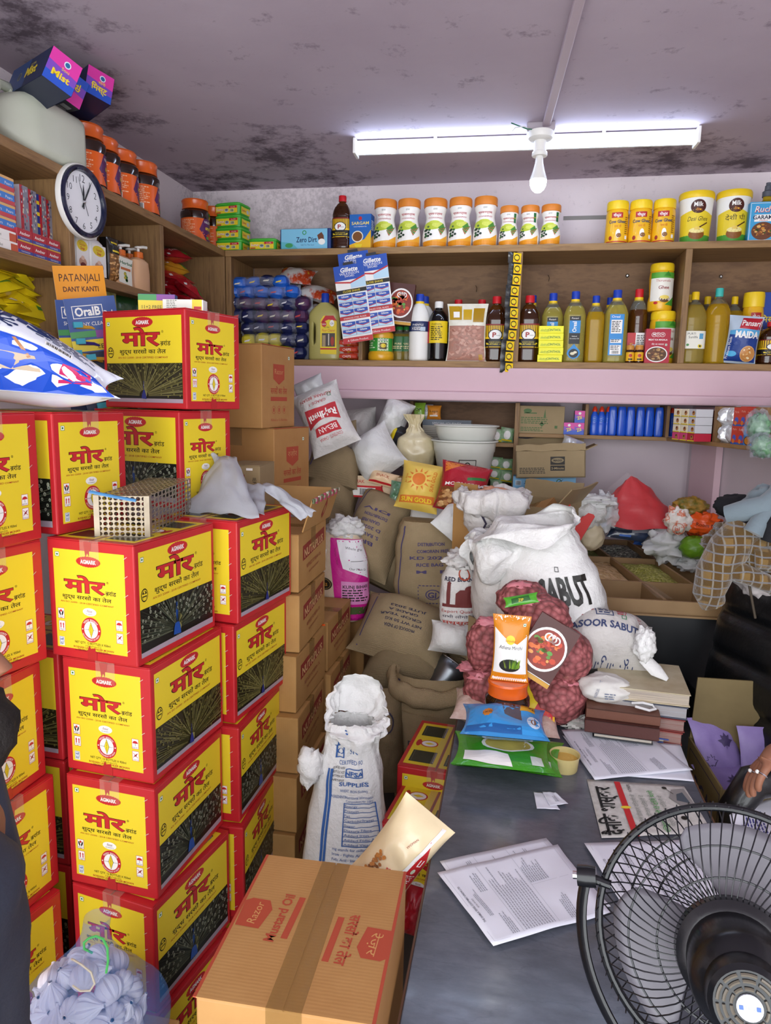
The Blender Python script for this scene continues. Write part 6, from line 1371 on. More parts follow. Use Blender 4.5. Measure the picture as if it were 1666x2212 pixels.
def moong(w, h):
 P=PR();r=random.Random(6);P.rect(-w*.46, h*.03, w*.46, h*.97, K('#a81c2c'), 5, 6);P.poly([(-w*.46, h*.03), (w*.46, h*.03), (w*.46, h*.36), (-w*.46, h*.46)], K('#7a4a26'))
 for k in range(70):
  a, b=r.uniform(-.43, .43)*w, r.uniform(.05, .38)*h;P.ell(a, b, w*.05, h*.028, K(r.choice(['#c89a64', '#b88450', '#a8743f', '#d8b078'])), 8, a0=r.random()*3)
 P.text('MOONGFALI', 0, h*.5, h*.09, WHT, fit=w*.8, bold=.02, slant=.1, rot=.08);P.poly([(w*.05, h*.68), (w*.44, h*.76), (w*.44, h*.7), (w*.05, h*.62)], K('#2f7a3a'));P.poly([(-w*.44, h*.74), (-w*.05, h*.95), (-w*.44, h*.97)], K('#d87a2a'));return P
pil('peanut_bag', 'dark red peanut bag reading MOONGFALI in front of the buckets', 'bag', 1000, 1055, 2.62, 106, 108, .1, foil('#8a1c28', .25), 10, -18, 4, moong, 47, .14)
def rice(w, h):
 P=PR();PK=K('#c81c8a', .35);P.poly([(-w*.10, h*.03), (w*.62, h*.03), (w*.66, h*.93), (-w*.24, h*.95)], PK);P.poly([(w*.02, h*.62), (w*.56, h*.5), (w*.6, h*.93), (-w*.1, h*.93)], K('#ecebf0'));P.text('Whole grain', w*.26, h*.82, h*.04, BLK, rot=-.15);P.text('Our Main Gr', w*.3, h*.6, h*.035, BLK, rot=-.1);P.rect(w*.16, h*.7, w*.4, h*.705, BLK)
 P.poly([(-w*.02, h*.22), (w*.58, h*.22), (w*.58, h*.46), (-w*.02, h*.48)], K('#d88ac0'));P.text('KUNJ BIHARI', w*.26, h*.40, h*.05, BLK, fit=w*.5, bold=.02);P.para(.0, h*.37, w*.5, 5, h*.028, BLK);P.rect(w*.04, h*.1, w*.5, h*.19, K('#4a5a30'))
 P.ell(-w*.32, h*.44, w*.14, h*.07, BLK, 22);P.ell(-w*.32, h*.44, w*.12, h*.06, K('#8a7448'), 22);P.ell(-w*.32, h*.44, w*.105, h*.052, BLK, 22);P.text('JKS', -w*.32, h*.42, h*.045, K('#c8923a'), bold=.03);P.rect(-w*.5, h*.62, -w*.3, h*.82, WHT);P.text('ANTRA', -w*.39, h*.72, h*.05, BLK, rot=-pi/2+.1, bold=.02);P.text('JS', -w*.22, h*.09, h*.05, BLK);P.text('Sortex Clean', -w*.12, h*.75, h*.035, K('#8a2a5a'), rot=-pi/2+.2);return P
t, s=standing('rice_bag', 'pink and white rice bag with folded white top standing on the orange brown carton', 'bag', 744, 1337, 1148, 2.60, 106, .62, mat('beige_rice_bag', '#d8c4ac', .5, var='#ccb69c', vs=30, bmp=.3, bs=120), [(0, .62), (.05, .84), (.3, 1.0), (.7, .98), (.9, .82), (1, .7)], rice, .12, None, wr=.012, seed=3, lean=(-.012, 0))
mb=MB();crumple(mb, (.0, -.005, s.h+.012), (.07, .055, .045), WOVENW, 3, .5);mb.build('folded_top', t, sharp=80)
def nfsa(w, h):
 R_=PR();P=PR();B=K('#2f5a9a', .7);x0=-w*.22
 for k in(0, .035):P.line([(x0+w*k, h*.0), (x0+w*k, h*.72)], .006, B)
 P.text('GOVT', w*.12, h*.90, h*.045, B, bold=.03);P.text('LICENSE', w*.04, h*.845, h*.045, B);P.text('SR', w*.12, h*.80, h*.04, B);P.ring(-w*.1, h*.815, w*.045, w*.058, B);P.frame(-w*.17, h*.78, -w*.03, h*.85, .004, B)
 P.text('CERTIFIED FOR', w*.1, h*.745, h*.032, B, fit=w*.4);P.frame(-w*.0, h*.675, w*.25, h*.722, .004, B);P.text('NFSA', w*.125, h*.684, h*.032, B, bold=.03);P.text('SUPPLIES', w*.12, h*.63, h*.03, B, bold=.02)
 for k, s_ in enumerate(('FORTIFIED WITH', 'IRON, FOLIC ACID', 'VITAMIN B12', 'HARYANA')):P.text(s_, -w*.1, h*(.72-.022*k), h*.02, BLK, fit=w*.16, slant=.2)
 P.text('WHEAT, IRON (Sodium)', w*.12, h*.595, h*.022, B, fit=w*.36);P.text('INGREDIENTS', -w*.08, h*.56, h*.022, B, fit=w*.2)
 P.text('Nutritional Information', w*.2, h*.56, h*.022, B, fit=w*.36);P.text('Composition per 100 g', w*.2, h*.54, h*.02, B, fit=w*.34)
 P.frame(w*.0, h*.30, w*.42, h*.535, .003, B)
 for k, s_ in enumerate(('Energy', 'Protein', 'Fat', 'Carbohydrates', 'Sugar', 'Dietary Fibre', 'Added Iron', 'Added Folic Acid', 'Added Vitamin B12')):yy=h*(.515-.026*k);P.rect(w*.0, yy-h*.005, w*.42, yy-h*.002, B);P.text(s_, w*.02, yy, h*.017, B, al='L')
 for k, s_ in enumerate(('mg stands for milligram', 'Iron - Fights Anaemia', 'Folic Acid - Important for', 'Vitamin B12 - Important', 'Nervous System and')):P.text(s_, -w*.1, h*(.275-.03*k), h*.022, B, al='L', fit=w*.42)
 P.text('NET WT. 49.5', -w*.1, h*.115, h*.03, B, al='L', bold=.01);P.rect(-w*.22, h*.095, w*.5, h*.103, B);P.text('MAHA', -w*.1, h*.03, h*.05, B, al='L', bold=.04);P.text('V-SARA', -w*.1, h*.0, h*.026, B, al='L', bold=.03);return R_.merge(P, 0, h*.43, 1, .6)
t, s=standing('grain_sack', 'tall white grain sack with blue ration printing and open folded mouth', 'sack', 742, 2160, 1552, 1.70, 182, .72, WOVENW, [(0, .82), (.06, 1.0), (.35, 1.04), (.6, .92), (.8, .74), (.93, .56), (1, .48)], nfsa, .05, None, cap=False, z=.0, wr=.014, seed=5, fold=.025, lean=(.012, .0))
mb=MB()
def mouth(u, v):
 p=s.at(u, 1);o=Vector((p.x, p.y, 0));o=o.normalized()if o.length else Vector((1, 0, 0));side=.5+.5*cos(2*pi*(u-.62))
 zz=s.h+.075*sin(2*pi*(u-.02))*v+.03*v-.015*side*max(0, v-.45)*1.6
 w_=.010*noise.noise(Vector((u*9, v*4, 3)))
 return Vector((p.x, p.y, zz))+o*(.02*sin(v*pi*.8)+.018*side*max(0, v-.35)+w_)+Vector((.02*v, 0, .02*noise.noise(Vector((u*7, v*2, 8)))))
mb.grid(mouth, 54, 12, WOVENW, cu=True);crumple(mb, (-.085, -.05, s.h-.115), (.035, .03, .05), WOVENW, 4, .4, 18, 12);mb.build('folded_mouth', t, sharp=80)
def besan(w, h):
 P=PR();P.poly([(w*.2, .01), (w*.46, .01), (w*.46, h*.62), (w*.28, h*.86)], RED);P.line([(w*.1, .0), (w*.2, h*.5), (w*.34, h*.98)], w*.07, WHT);P.poly([(w*.12, .0), (w*.46, .0), (w*.46, h*.3), (w*.2, h*.28)], WHT);P.poly([(w*.14, h*.1), (w*.3, h*.1), (w*.34, h*.34), (w*.18, h*.34)], RED);P.bars(w*.22, h*.14, w*.2, h*.16, BLK, WHT, 7);P.ell(w*.34, h*.52, w*.035, h*.03, K('#cfd8c0'), 12);P.frame(w*.33, h*.58, w*.4, h*.66, .002, WHT);P.para(w*.26, h*.46, w*.18, 5, h*.02, WHT)
 r=random.Random(2)
 for k in range(34):P.ell(-w*.36+w*.14*r.random()+(k/34)*w*.04, h*(.2+.28*k/34)+r.uniform(-.02, .02)*h, w*.032, h*.018, K(r.choice(['#a86a2c', '#c8843c', '#b8742f', '#8a5420'])), 8, a0=r.random()*3)
 P.text('WOMAN', w*.05, h*.74, h*.03, K('#9a3a2a'), rot=1.2);P.text('BRIJ', -.0, h*.4, h*.05, RED, rot=.2, bold=.02);return P
pil('flour_packet', 'cream and red gram flour packet leaning behind the large brown carton', 'packet', 864, 1840, 1.26, 126, 222, .11, mat('cream_printed_film', '#ecd9b0', .3, coat=.3, bmp=.25, bs=30), 33, -14, -8, besan, 51, .12, None, 26)
q=at(882, 1955, 1.2);pil('red_packet', 'red packet peeking out beside the desk edge below the gram flour', 'packet', 888, 1965, 1.26, 40, 110, .05, foil('#b81c2c'), 10, -6, 0, None, 53, .1)
def Aat(kind, px, py, zt, rz, label, tilt=(0, 0)):
 c=atz(px, py, zt);o=Matrix.Rotation(rz, 2)@Vector((-CW/2, -CD/2))
 return place(CART[kind], USED, (c.x-o.x, c.y-o.y, zt-CH), rz, label, rot=(tilt[0], tilt[1], rz))
Aat(0, 858, 1652, .60, radians(-6), 'red and yellow oil carton lying by the desk, seen from above, behind left', (0, 0))
Aat(1, 950, 1668, .575, radians(-3), 'red and yellow oil carton half hidden by the desk edge, beside another')
Aat(1, 822, 1775, .54, radians(-8), 'red and yellow oil carton seen from above behind the gram flour packet')
# ---------------------------------------------------------------- low shelves under the ledge
ZR=1.488;YR=3.23
def lowshelf():
 xl, xr=at(884, 950, YR).x, at(1120, 950, YR).x;zm=at(1090, 957, YR).z;zb=at(1090, 1052, YR).z-.01
 t=thing('low_shelf', 'dark plywood shelf unit behind the white buckets', 'shelf', (xl, YR, zb))
 def P(n, x0, y0, z0, x1, y1, z1, m):mb=MB();mb.box(x0-xl, y0-YR, z0-zb, x1-xl, y1-YR, z1-zb, m);mb.build(n, t, bevel=.0015)
 P('back_panel', xl, 3.39, zb, xr, 3.40, 1.62, PLYD);P('board', xl, YR, zm-.018, xr, 3.39, zm, WX);P('board', xl, YR, zb-.018, xr, 3.39, zb, WX);P('side_panel', xr-.02, YR-.01, 1.0, xr, 3.40, 1.622, WZ);P('side_panel', xl, YR, zb, xl+.015, 3.39, 1.62, PLYD)
 return xl, xr, zm, zb
LXL, LXR, LZM, LZB=lowshelf()
P0=at(1440, 949, YR);AD=(Vector(RW1)-Vector(RW0)).normalized();AN=Vector((-AD.y, AD.x));AN=AN if AN.x<0 else-AN
PHI=math.atan2(AN.x, -AN.y)
def lowshelf2():
 t=thing('low_shelf', 'pale wooden shelf board holding the row of blue bottles', 'shelf', (LXR, YR, ZR))
 def P(n, x0, y0, z0, x1, y1, z1, m):mb=MB();mb.box(x0-LXR, y0-YR, z0-ZR, x1-LXR, y1-YR, z1-ZR, m);mb.build(n, t, bevel=.0015)
 P('board', LXR+.001, YR, ZR-.016, P0.x, 3.40, ZR, WX)
 for px in(1266, 1442):x=at(px, 930, YR).x;P('divider', x-.007, YR+.002, ZR, x+.007, 3.40, 1.622, WZ)
lowshelf2()
def ang(px, py, inset=0.0):
 """point on the slanting shelf's front plane, moved inset metres toward the wall"""
 d=ray(px, py);n=Vector((AN.x, AN.y, 0));o=Vector((P0.x, P0.y, 0))-n*inset
 k=(o-CAM).dot(n)/d.dot(n);return CAM+d*k
def lowshelf3():
 t=thing('low_shelf', 'slanting pale shelf board along the right return wall', 'shelf', (P0.x, P0.y, ZR), math.atan2(AD.y, AD.x))
 for nm, a, b, z0, z1 in(('board', 0, 1.1, -.016, 0), ):
  mb=MB();mb.box(a, 0, z0, b, .185, z1, WX);mb.build(nm, t, bevel=.0015)
 for px in(1541, 1629):
  p=ang(px, 930);L_=(Vector((p.x, p.y))-Vector((P0.x, P0.y))).length;mb=MB();mb.box(L_-.006, .003, 0, L_+.006, .185, .135, WZ);mb.build('divider', t)
lowshelf3()
def onr(px0, px1, yt, dep=.03):
 Y=YR+.01+dep;p=at((px0+px1)/2, yt, Y);return p.x, Y, at(px1, yt, Y).x-at(px0, yt, Y).x, p.z-ZR
x, Y, w_, h_=onr(1121, 1219, 877, .06)
P=PR();G=K('#4a6a3a', .6);P.ell(-w_*.3, h_*.82, .018, .01, G, 16);P.rect(-w_*.38, h_*.72, -w_*.1, h_*.76, G);P.para(-w_*.44, h_*.56, w_*.6, 4, .008, G);P.para(-w_*.44, h_*.2, w_*.5, 3, .007, G);P.poly([(w_*.05, h_*.6), (w_*.08, h_*.9), (w_*.1, h_*.6)], G);P.ell(w_*.02, h_*.34, .012, .012, G, 8, .4);P.rect(w_*.3, h_*.2, w_*.36, h_*.3, G)
carton_box('cardboard_box', 'greyish cardboard box with green print at left end of the bottle shelf', 'box', w_, .11, min(h_, .122), CARDG, (x, Y, ZR), 0, P)
for px0, px1, zt, lab in((1218, 1241, 0, 'lower left'), (1241, 1262, 0, 'lower right'), (1240, 1262, 1, 'upper')):
 x, Y, w_, h_=onr(px0, px1, 910, .03);P=PR();h1=.052;P.rect(-w_/2, 0, w_/2, h1, K('#7a4ab8'));P.rect(-w_/2, 0, w_/2, h1*.35, K('#2a54c0'));P.poly([(-w_/2, h1*.7), (w_/2, h1*.45), (w_/2, h1), (-w_/2, h1)], K('#d83aa0'));P.text('Zil', 0, h1*.3, h1*.36, YEL, bold=.03, rot=.3);P.ell(0, h1*.78, .006, .006, WHT, 12)
 carton_box('incense_box', 'small purple and blue box on the bottle shelf, %s of three'%lab, 'box', w_*.97, .06, h1, K('#1a2444'), (x, Y, ZR+zt*.0525), 0, P, group='three small purple boxes')
BLU=mat('blue_cleaner_bottle', '#1c55cc', .3, coat=.25)
def blue_bottle(w, h, wide):
 t=thing('cleaner_bottle', '', 'bottle', group='bright blue cleaner bottles');r=w/2;mb=MB()
 if wide:mb.lathe([(r*.9, 0), (r, .008), (r, h*.55), (r*.98, h*.6), (r*.9, h*.85), (r*.8, h*.97), (r*.7, h)], BLU, 28, 3.2, ay=.7);mb.build('bottle', t);mb=MB();mb.grid(lambda u, v:(r*.5*cos(pi*(.15+.5*u)), -r*.72-.002*sin(pi*v), h*(.35+.45*u)+.01*v), 12, 3, mat('pale_blue_ridge', '#4a86e0', .3));mb.build('grip_line', t)
 else:
  mb.lathe([(r*.9, 0), (r, .006), (r, h*.4), (r*.85, h*.45), (r*.95, h*.52), (r*.9, h*.66), (r*.5, h*.8), (r*.45, h*.84)], BLU, 24, 2.6, ay=.8);mb.build('bottle', t);mb=MB();mb.lathe([(r*.6, h*.82), (r*.6, h*.9), (r*.35, h*.97), (r*.3, h)], mat('red_orange_cap', '#d83a1c', .35), 16);mb.build('cap', t)
  for k in range(3):mb=MB();mb.tube([(-r*.5, -r*.82, h*(.5+.06*k)), (0, -r*.84, h*(.48+.06*k)), (r*.5, -r*.82, h*(.5+.06*k))], .0015, mat('pale_blue_ridge', '#4a86e0', .3), 6);mb.build('grip_line', t)
 return t
x, Y, w_, h_=onr(1277, 1295, 876, .03);h_=min(h_, .125);bn=blue_bottle(w_, h_, False)
for k, (a, lab)in enumerate(((1285, 'first, nearest the divider'), (1300, 'second'), (1316, 'third, partly behind a wide one'))):xx=at(a, 900, YR+.035).x;place(bn, USED, (xx, YR+.04+.02*(k==2), ZR), 0, 'slim blue cleaner bottle with red cap, '+lab)
x, Y, w_, h_=onr(1315, 1334, 878, .03);bw_=blue_bottle(w_*1.02, min(h_, .126), True)
for k, a in enumerate((1324, 1344, 1363, 1384, 1404, 1425)):xx=at(a, 900, YR+.04).x;place(bw_, USED, (xx, YR+.045, ZR), R0.uniform(-.15, .15), 'wide blue cleaner bottle with grip, %s'%['first after the red capped ones', 'second of the six', 'third of the six', 'fourth of the six', 'fifth of the six', 'last, against the right divider'][k])
for px, lab in((1452, 'left'), (1464, 'right')):
 p=ang(px, 900, .07);place(bn, USED, (p.x, p.y, ZR), PHI, 'slim blue cleaner bottle in the dark corner bay, %s one'%lab)
def on_ang(name, label, cat, px0, px1, yt, yb, d_, m, pr, group=None, inset=.004, z=None, film=False):
 a, b=ang(px0, yb, inset), ang(px1, yb, inset);w=(b-a).length;c=(a+b)/2;zt=ang((px0+px1)/2, yt, inset).z;zb=c.z if z is None else z
 q=Vector((c.x, c.y))-AN*(d_/2)
 if film:return pouch(name, label, cat, w, zt-zb, d_, m, (q.x, q.y, zb), PHI, pr(w, zt-zb)if pr else None, group=group, seed=px0, wr=.3)
 return carton_box(name, label, cat, w, d_, zt-zb, m, (q.x, q.y, zb), PHI, pr(w, zt-zb)if pr else None, group=group)
def soapface(col):
 def f(w, h):
  P=PR();P.rect(-w/2, 0, w/2, h, K(col))
  P.ell(w*.15, h*.5, w*.22, h*.3, K('#b8803a'), 10);P.ell(w*.12, h*.6, w*.1, h*.14, K('#5a2a1a'), 8);P.rect(-w/2, 0, w/2, h*.14, YEL);return P
 return f
for r_ in range(4):
 for c_ in range(3):
  last=c_==2;col='#b8243c' if last and r_==0 else('#d84a7a' if r_==0 else('#c8c8cc' if last else '#f0e6c8'))
  zz=ZR+r_*.031
  a0=1470+c_*17;p=ang(a0+8, 930, -.035)
  carton_box('soap_box', '%s soap box jutting out from the slanting shelf, %s row, %s'%(('pink' if r_==0 else 'silver' if last else 'cream'), ['lowest', 'second', 'third', 'top'][r_], ['first from the blue bottles', 'middle', 'end one'][c_]), 'soap', .048, .07, .030, K(col), (p.x, p.y, zz), PHI, soapface(col)(.048, .030), group='soap boxes jutting from the slanting shelf')
for r_ in range(4):
 p=ang(1530, 930, .03)
 P=PR();P.rect(-.022, 0, .022, .03, K('#5a2018'));P.ell(0, .015, .011, .011, K('#c8a060'), 12);P.ell(0, .015, .007, .007, K('#8a2a20'), 10)
 carton_box('brown_box', 'small dark brown box in the stack beside the soap boxes, %s'%['lowest', 'second', 'third', 'top'][r_], 'box', .044, .06, .0295, K('#4a1c16'), (p.x, p.y, ZR+.03*r_), PHI, P, group='small dark brown boxes')
CLR=clear('clear_shrink_pack', .45, '#e4e6ea', .1)
for k, (a, b, yt, yb)in enumerate(((1544, 1562, 880, 915), (1562, 1582, 880, 917), (1544, 1560, 917, 958), (1560, 1580, 917, 961))):
 on_ang('clear_pack', 'clear wrapped pack on the slanting shelf, %s'%['upper left', 'upper right', 'lower left', 'lower right'][k], 'pack', a, b, yt, yb, .05, mat('silvery_wrapped_pack', '#c8ccd0', .15, var='#e8eaec', vs=30, metal=.3, bmp=.5, bs=60), None, 'clear wrapped packs', film=True, z=ZR+(.066 if k<2 else 0))
def redb(w, h):
 P=PR();P.rect(-w/2, 0, w/2, h, K('#c8402c'));P.text('Parle', 0, h*.7, w*.3, K('#e8b0a0'));P.ell(.0, h*.32, w*.3, h*.16, K('#4a5ab8'), 14);P.rect(-w/2, 0, w/2, h*.1, K('#2a5aa8'));P.ell(-w*.1, h*.16, w*.2, h*.12, K('#d87a2a'), 10);return P
for k, (a, b, yt, yb, z)in enumerate(((1584, 1598, 880, 915, .066), (1598, 1612, 878, 915, .066), (1612, 1623, 880, 917, .066), (1578, 1591, 916, 964, 0), (1591, 1606, 918, 965, 0))):
 on_ang('biscuit_carton', 'red biscuit carton on the slanting shelf, %s'%['upper left', 'upper middle', 'upper right', 'lower left', 'lower right'][k], 'carton', a, b, yt, yb, .045, K('#b83424'), redb, 'red biscuit cartons', z=ZR+z)
def blueb(w, h):
 P=PR();P.rect(-w/2, 0, w/2, h, K('#2f8ad0'));P.rect(-w*.14, h*.62, w*.14, h*.92, K('#c89a4a'));P.rect(-w*.2, h*.5, w*.2, h*.6, RED);P.ell(0, h*.2, w*.42, h*.2, K('#5a3014'), 16);P.ell(0, h*.2, w*.34, h*.16, K('#c8842a'), 14);return P
on_ang('cereal_box', 'light blue box with brown bowl picture at front of the slanting shelf', 'box', 1604, 1624, 911, 966, .04, K('#2a7cc0'), blueb, z=ZR)
GRB=mat('green_leafy_packet_film', '#1f6a34', .2, var='#8fb892', vs=26, bmp=.5, bs=50, coat=.3)
for k, (px, py, w, h, lab)in enumerate(((1640, 925, 58, 70, 'upper'), (1648, 965, 56, 52, 'lower, hanging over the edge'))):
 p=ang(px, py, .0 if k==0 else-.03);t=thing('herb_bag', 'clear bag of green packets on the slanting shelf end, '+lab, 'bag', p, PHI);mb=MB();crumple(mb, (0, 0, 0), (w*.0007, .035, h*.0007), GRB, 4+k, .3);mb.build('packets', t, sharp=80);mb=MB();crumple(mb, (0, -.005, .004), (w*.0008, .04, h*.0008), clear('thin_clear_bag', .16, '#dfe4f4', .08), 7+k, .4);mb.build('clear_film', t, sharp=80)
for px, py, w, h, m, s_, lab in((902, 888, 34, 36, foil('#8ab83a'), 'POP', 'green refill packet standing on the dark shelf beside the white sack'), (924, 890, 22, 32, foil('#c8c8d4'), '', 'silver refill packet behind the green one on the dark shelf'), (938, 891, 30, 30, foil('#d88a2a'), 'Lays', 'orange snack packet on the dark shelf above the ribbed box')):
 pil('shelf_packet', lab, 'packet', px, py, YR+.06+(.02 if s_=='' else 0), w, h, .03, m, 0, -6, 0, (lambda w, h, s_=s_:PR().text(s_ or 'SOFT', 0, h*.5, h*.22, BLK, fit=w*.6).rect(-w*.3, h*.2, w*.3, h*.3, WHT)), px, .1)
x, Y=at(965, 949, YR-.02).x, YR-.02;z0, z1=at(965, 951, Y).z, at(965, 907, Y).z;w_=at(1018, 950, Y).x-at(914, 950, Y).x
P=PR();P.rect(-w_/2, (z1-z0)*.72, w_/2, z1-z0, K('#5a6470'));P.text('SPECIAL JOURNEY', 0, (z1-z0)*.78, (z1-z0)*.15, K('#c8ccd0'), fit=w_*.6)
for k in range(7):P.rect(-w_/2, (z1-z0)*(.08+.09*k), w_/2, (z1-z0)*(.1+.09*k), K('#6a6458'))
carton_box('ledger_box', 'grey ribbed box with a dark title strip behind the pale tubs', 'box', w_, .1, z1-z0, K('#a8a294'), (x, Y+.03, z0), 0, P)
SP=mat('green_white_soap_film', '#c8d8c4', .25, var='#4a9a3a', vs=22, bmp=.4, bs=50)
k=0
for(px, py, w, h)in((1074, 942, 26, 30), (1096, 940, 30, 32), (1070, 1000, 30, 26), (1094, 1004, 30, 26), (1068, 1024, 30, 24), (1096, 1030, 32, 26), (1072, 1046, 28, 22)):
 pil('soap_packet', 'green and white soap packet on the dark shelf by the buckets, %s'%['upper board left', 'upper board right', 'lower heap top left', 'lower heap top right', 'lower heap middle left', 'lower heap middle right', 'lowest one'][k], 'packet', px, py, YR+.05, w, h, .04, SP, R0.uniform(-8, 8), -4, 0, (lambda w, h:PR().ell(0, h*.5, w*.26, h*.3, WHT, 14).rect(-w*.4, h*.1, w*.4, h*.2, YEL)), k, .15, 'green and white soap packets');k+=1
BK=mat('pale_plastic_tub', '#d6d8d0', .3, var='#cbcdc4', vs=4)
def bucket(label, px, yt, yb, wpx, Y):
 c=at(px, yt, Y);k=mpp(px, yt, Y);r=wpx*k/2;h=c.z-at(px, yb, Y).z;t=thing('plastic_tub', label, 'tub', (c.x, Y, c.z-h), 0, 'nested pale plastic tubs')
 mb=MB();mb.lathe([(r*.68, 0), (r*.72, .006), (r*.88, h*.72), (r*.90, h*.74), (r*.93, h*.97)], BK, 48, capt=False);mb.lathe([(r*.66, .008), (r*.91, h*.97)], BK, 48, capb=True, capt=False);mb.build('tub', t, sharp=50)
 mb=MB();mb.lathe([(r*.91, h*.965), (r*.97, h*.955), (r, h*.975), (r*.99, h), (r*.93, h*1.0), (r*.90, h*.97)], BK, 48, capb=False, capt=False);mb.build('rim', t, sharp=60);return t, r, h
t, r_, h_=bucket('lower pale plastic tub with square black emblem, holding another tub', 1004, 950, 1040, 146, 2.98)
P=PR();P.frame(-.036, .03, .036, .1, .003, BLK);P.ring(0, .078, .008, .012, BLK, 16);P.line([(-.02, .05), (-.008, .068), (.008, .068), (.02, .05)], .005, BLK);P.text('GAYA', 0, .038, .012, BLK);mb=MB();mb.decal(P, around(lambda z:r_*(.72+.16*z/(h_*.72))+.001, 0, -pi/2+.2));mb.build('emblem', t)
bucket('upper pale plastic tub nested in the lower one under the ledge', 1008, 918, 990, 142, 2.985)
q=at(1190, 1030, 3.14)
def open_box(name, label, w, d_, h, m, loc, rz, front=None, flaps=(), wall=.005, rot=None):
 t=thing(name, label, 'carton', loc, rz, None, rot);mb=MB()
 mb.box(-w/2, -d_/2, 0, w/2, d_/2, wall, m);mb.box(-w/2, -d_/2, 0, w/2, -d_/2+wall, h, m);mb.box(-w/2, d_/2-wall, 0, w/2, d_/2, h, m);mb.box(-w/2, -d_/2, 0, -w/2+wall, d_/2, h, m);mb.box(w/2-wall, -d_/2, 0, w/2, d_/2, h, m);mb.build('body', t)
 for side, L_, an in flaps:
  mb=MB();fw=w if side in 'fb' else d_;mb.grid(lambda u, v:(fw*(u-.5), .004*sin(u*5+L_*30)*v, L_*v+.006*noise.noise(Vector((u*6, v, L_*50)))), 14, 4, m, sm=False)
  f=mb.build('flap', t, solid=.004);f.location={'f':(0, -d_/2, h), 'b':(0, d_/2, h), 'l':(-w/2, 0, h), 'r':(w/2, 0, h)}[side];f.rotation_euler={'f':(an, 0, 0), 'b':(-an, 0, 0), 'l':(0, -an, pi/2)if 0 else(0, 0, 0), 'r':(0, 0, 0)}[side]
  if side=='l':f.rotation_euler=(an, 0, -pi/2)
  if side=='r':f.rotation_euler=(an, 0, pi/2)
 if front:mb=MB();mb.decal(front, FRONT(-d_/2));mb.build('front_print', t)
 return t
k_=mpp(1190, 1000, 3.1);P=PR();P.rect(.0, .055, .06, .09, K('#2a2620', .6));P.ell(.03, .074, .026, .011, K('#8a7a5a', .6), 20);P.text('MAGGI', .03, .070, .011, K('#2a2620', .6), bold=.03);P.rect(.0, .03, .06, .052, K('#2a2620', .6));P.text('2-Minute', .03, .036, .013, K('#a08c68', .6), fit=.052, bold=.02);P.para(-.13, .04, .11, 4, .007, K('#3a342a', .6))
open_box('noodle_carton', 'torn open noodle carton resting on two light blue soap cartons', .29, .16, .115, CARDG, (q.x, 3.18, q.z), -.04, P, (('b', .05, .3), ('f', .03, -.3), ('r', .05, 1.2)), rot=(0, radians(-3), -.04))
pil('noodle_packet', 'clear wrapped packets inside the torn noodle carton', 'packet', 1235, 962, 3.16, 44, 34, .06, mat('silvery_wrapped_pack', '#c8ccd0', .15), 20, -20, 0, None, 3, .3)
for k, (a, b, fl)in enumerate(((1107, 1171, True), (1171, 1243, False))):
 p=at((a+b)/2, 1068, 3.14);w_=at(b, 1060, 3.14).x-at(a, 1060, 3.14).x;h_=at((a+b)/2, 1030, 3.14).z-p.z
 P=PR();P.rect(-w_/2, 0, w_/2, h_, K('#7ab4dc'));P.rect(-w_/2, 0, w_/2, h_*.12, K('#1c2c5c'));P.text('Zero Dirt', 0, h_*.36, h_*.2, K('#14305c'), fit=w_*.5, bold=.02, flip=fl);P.ring(0, h_*.72, h_*.1, h_*.15, K('#2f6a3a'), 16);P.line([(-h_*.2, h_*.6), (h_*.22, h_*.85)], .002, K('#14305c'));P.bars(-w_*.42 if fl else w_*.2, h_*(.5 if fl else .16), w_*.2, h_*.28, BLK, K('#cfe0ee'), k)
 carton_box('soap_carton', 'light blue soap carton under the noodle carton, %s'%['left one with print upside down', 'right one with upright print'][k], 'carton', w_*.985, .14, h_, K('#5a9acc'), (p.x, 3.21, p.z), -.02*k, P, group='light blue soap cartons')
q=at(1160, 1150, 2.72)
open_box('open_carton', 'large open grey brown carton behind the SABUT sack, flaps torn', .25, .30, .22, CARDG, (q.x, 2.82, 1.02), radians(-24), None, (('r', .10, .7), ('b', .07, .25)))
brown_carton('brown_carton', 'small taped brown carton tilted inside the open grey brown carton', .17, .2, .10, (q.x+.005, 2.79, 1.11), radians(-30), None, None, CARDO, edge=False);bpy.data.objects[[o.name for o in COL.objects if o.get('label', '').startswith('small taped')][0]].rotation_euler=(radians(18), radians(-22), radians(-30))
q=at(1003, 1150, 2.42);t=thing('cardboard_sheet', 'upright brown cardboard sheet between jute sack and white sacks', 'cardboard', (q.x, 2.42, q.z-.25), radians(-35));mb=MB();mb.box(-.05, -.003, 0, .05, .003, .42, CARD);mb.build('sheet', t)
q=at(1025, 1355, 2.2);t=thing('cardboard_sheet', 'narrow dark cardboard strip beside the small white lump sack', 'cardboard', (q.x, 2.2, .74), radians(-50));mb=MB();mb.box(-.03, -.003, 0, .03, .003, .2, CARDG);mb.build('sheet', t)
pil('white_cloth', 'loose white plastic sheet tucked behind the stamped jute sack', 'sheet', 925, 1118, 2.74, 84, 70, .05, WOVEN, 6, -30, 0, None, 61, .4)
pil('white_cloth', 'loose white plastic sheet leaning between peanut bag and cardboard', 'sheet', 985, 1120, 2.56, 70, 90, .05, WOVENW, 38, -30, 0, None, 62, .35)
def star(w, h):
 P=PR();P.line([(-w*.2, h*.02), (-w*.12, h*.3), (-w*.2, h*.6)], .006, INKD);P.line([(w*.1, h*.3), (w*.3, h*.55)], .006, INKD);P.text('STAR', w*.24, h*.55, h*.2, INKD, rot=1.0, bold=.03);P.text('NET WT', w*.0, h*.25, h*.1, INKD, rot=.5);P.text('fresh & cool', w*.05, h*.12, h*.08, INKD, rot=.5);return P
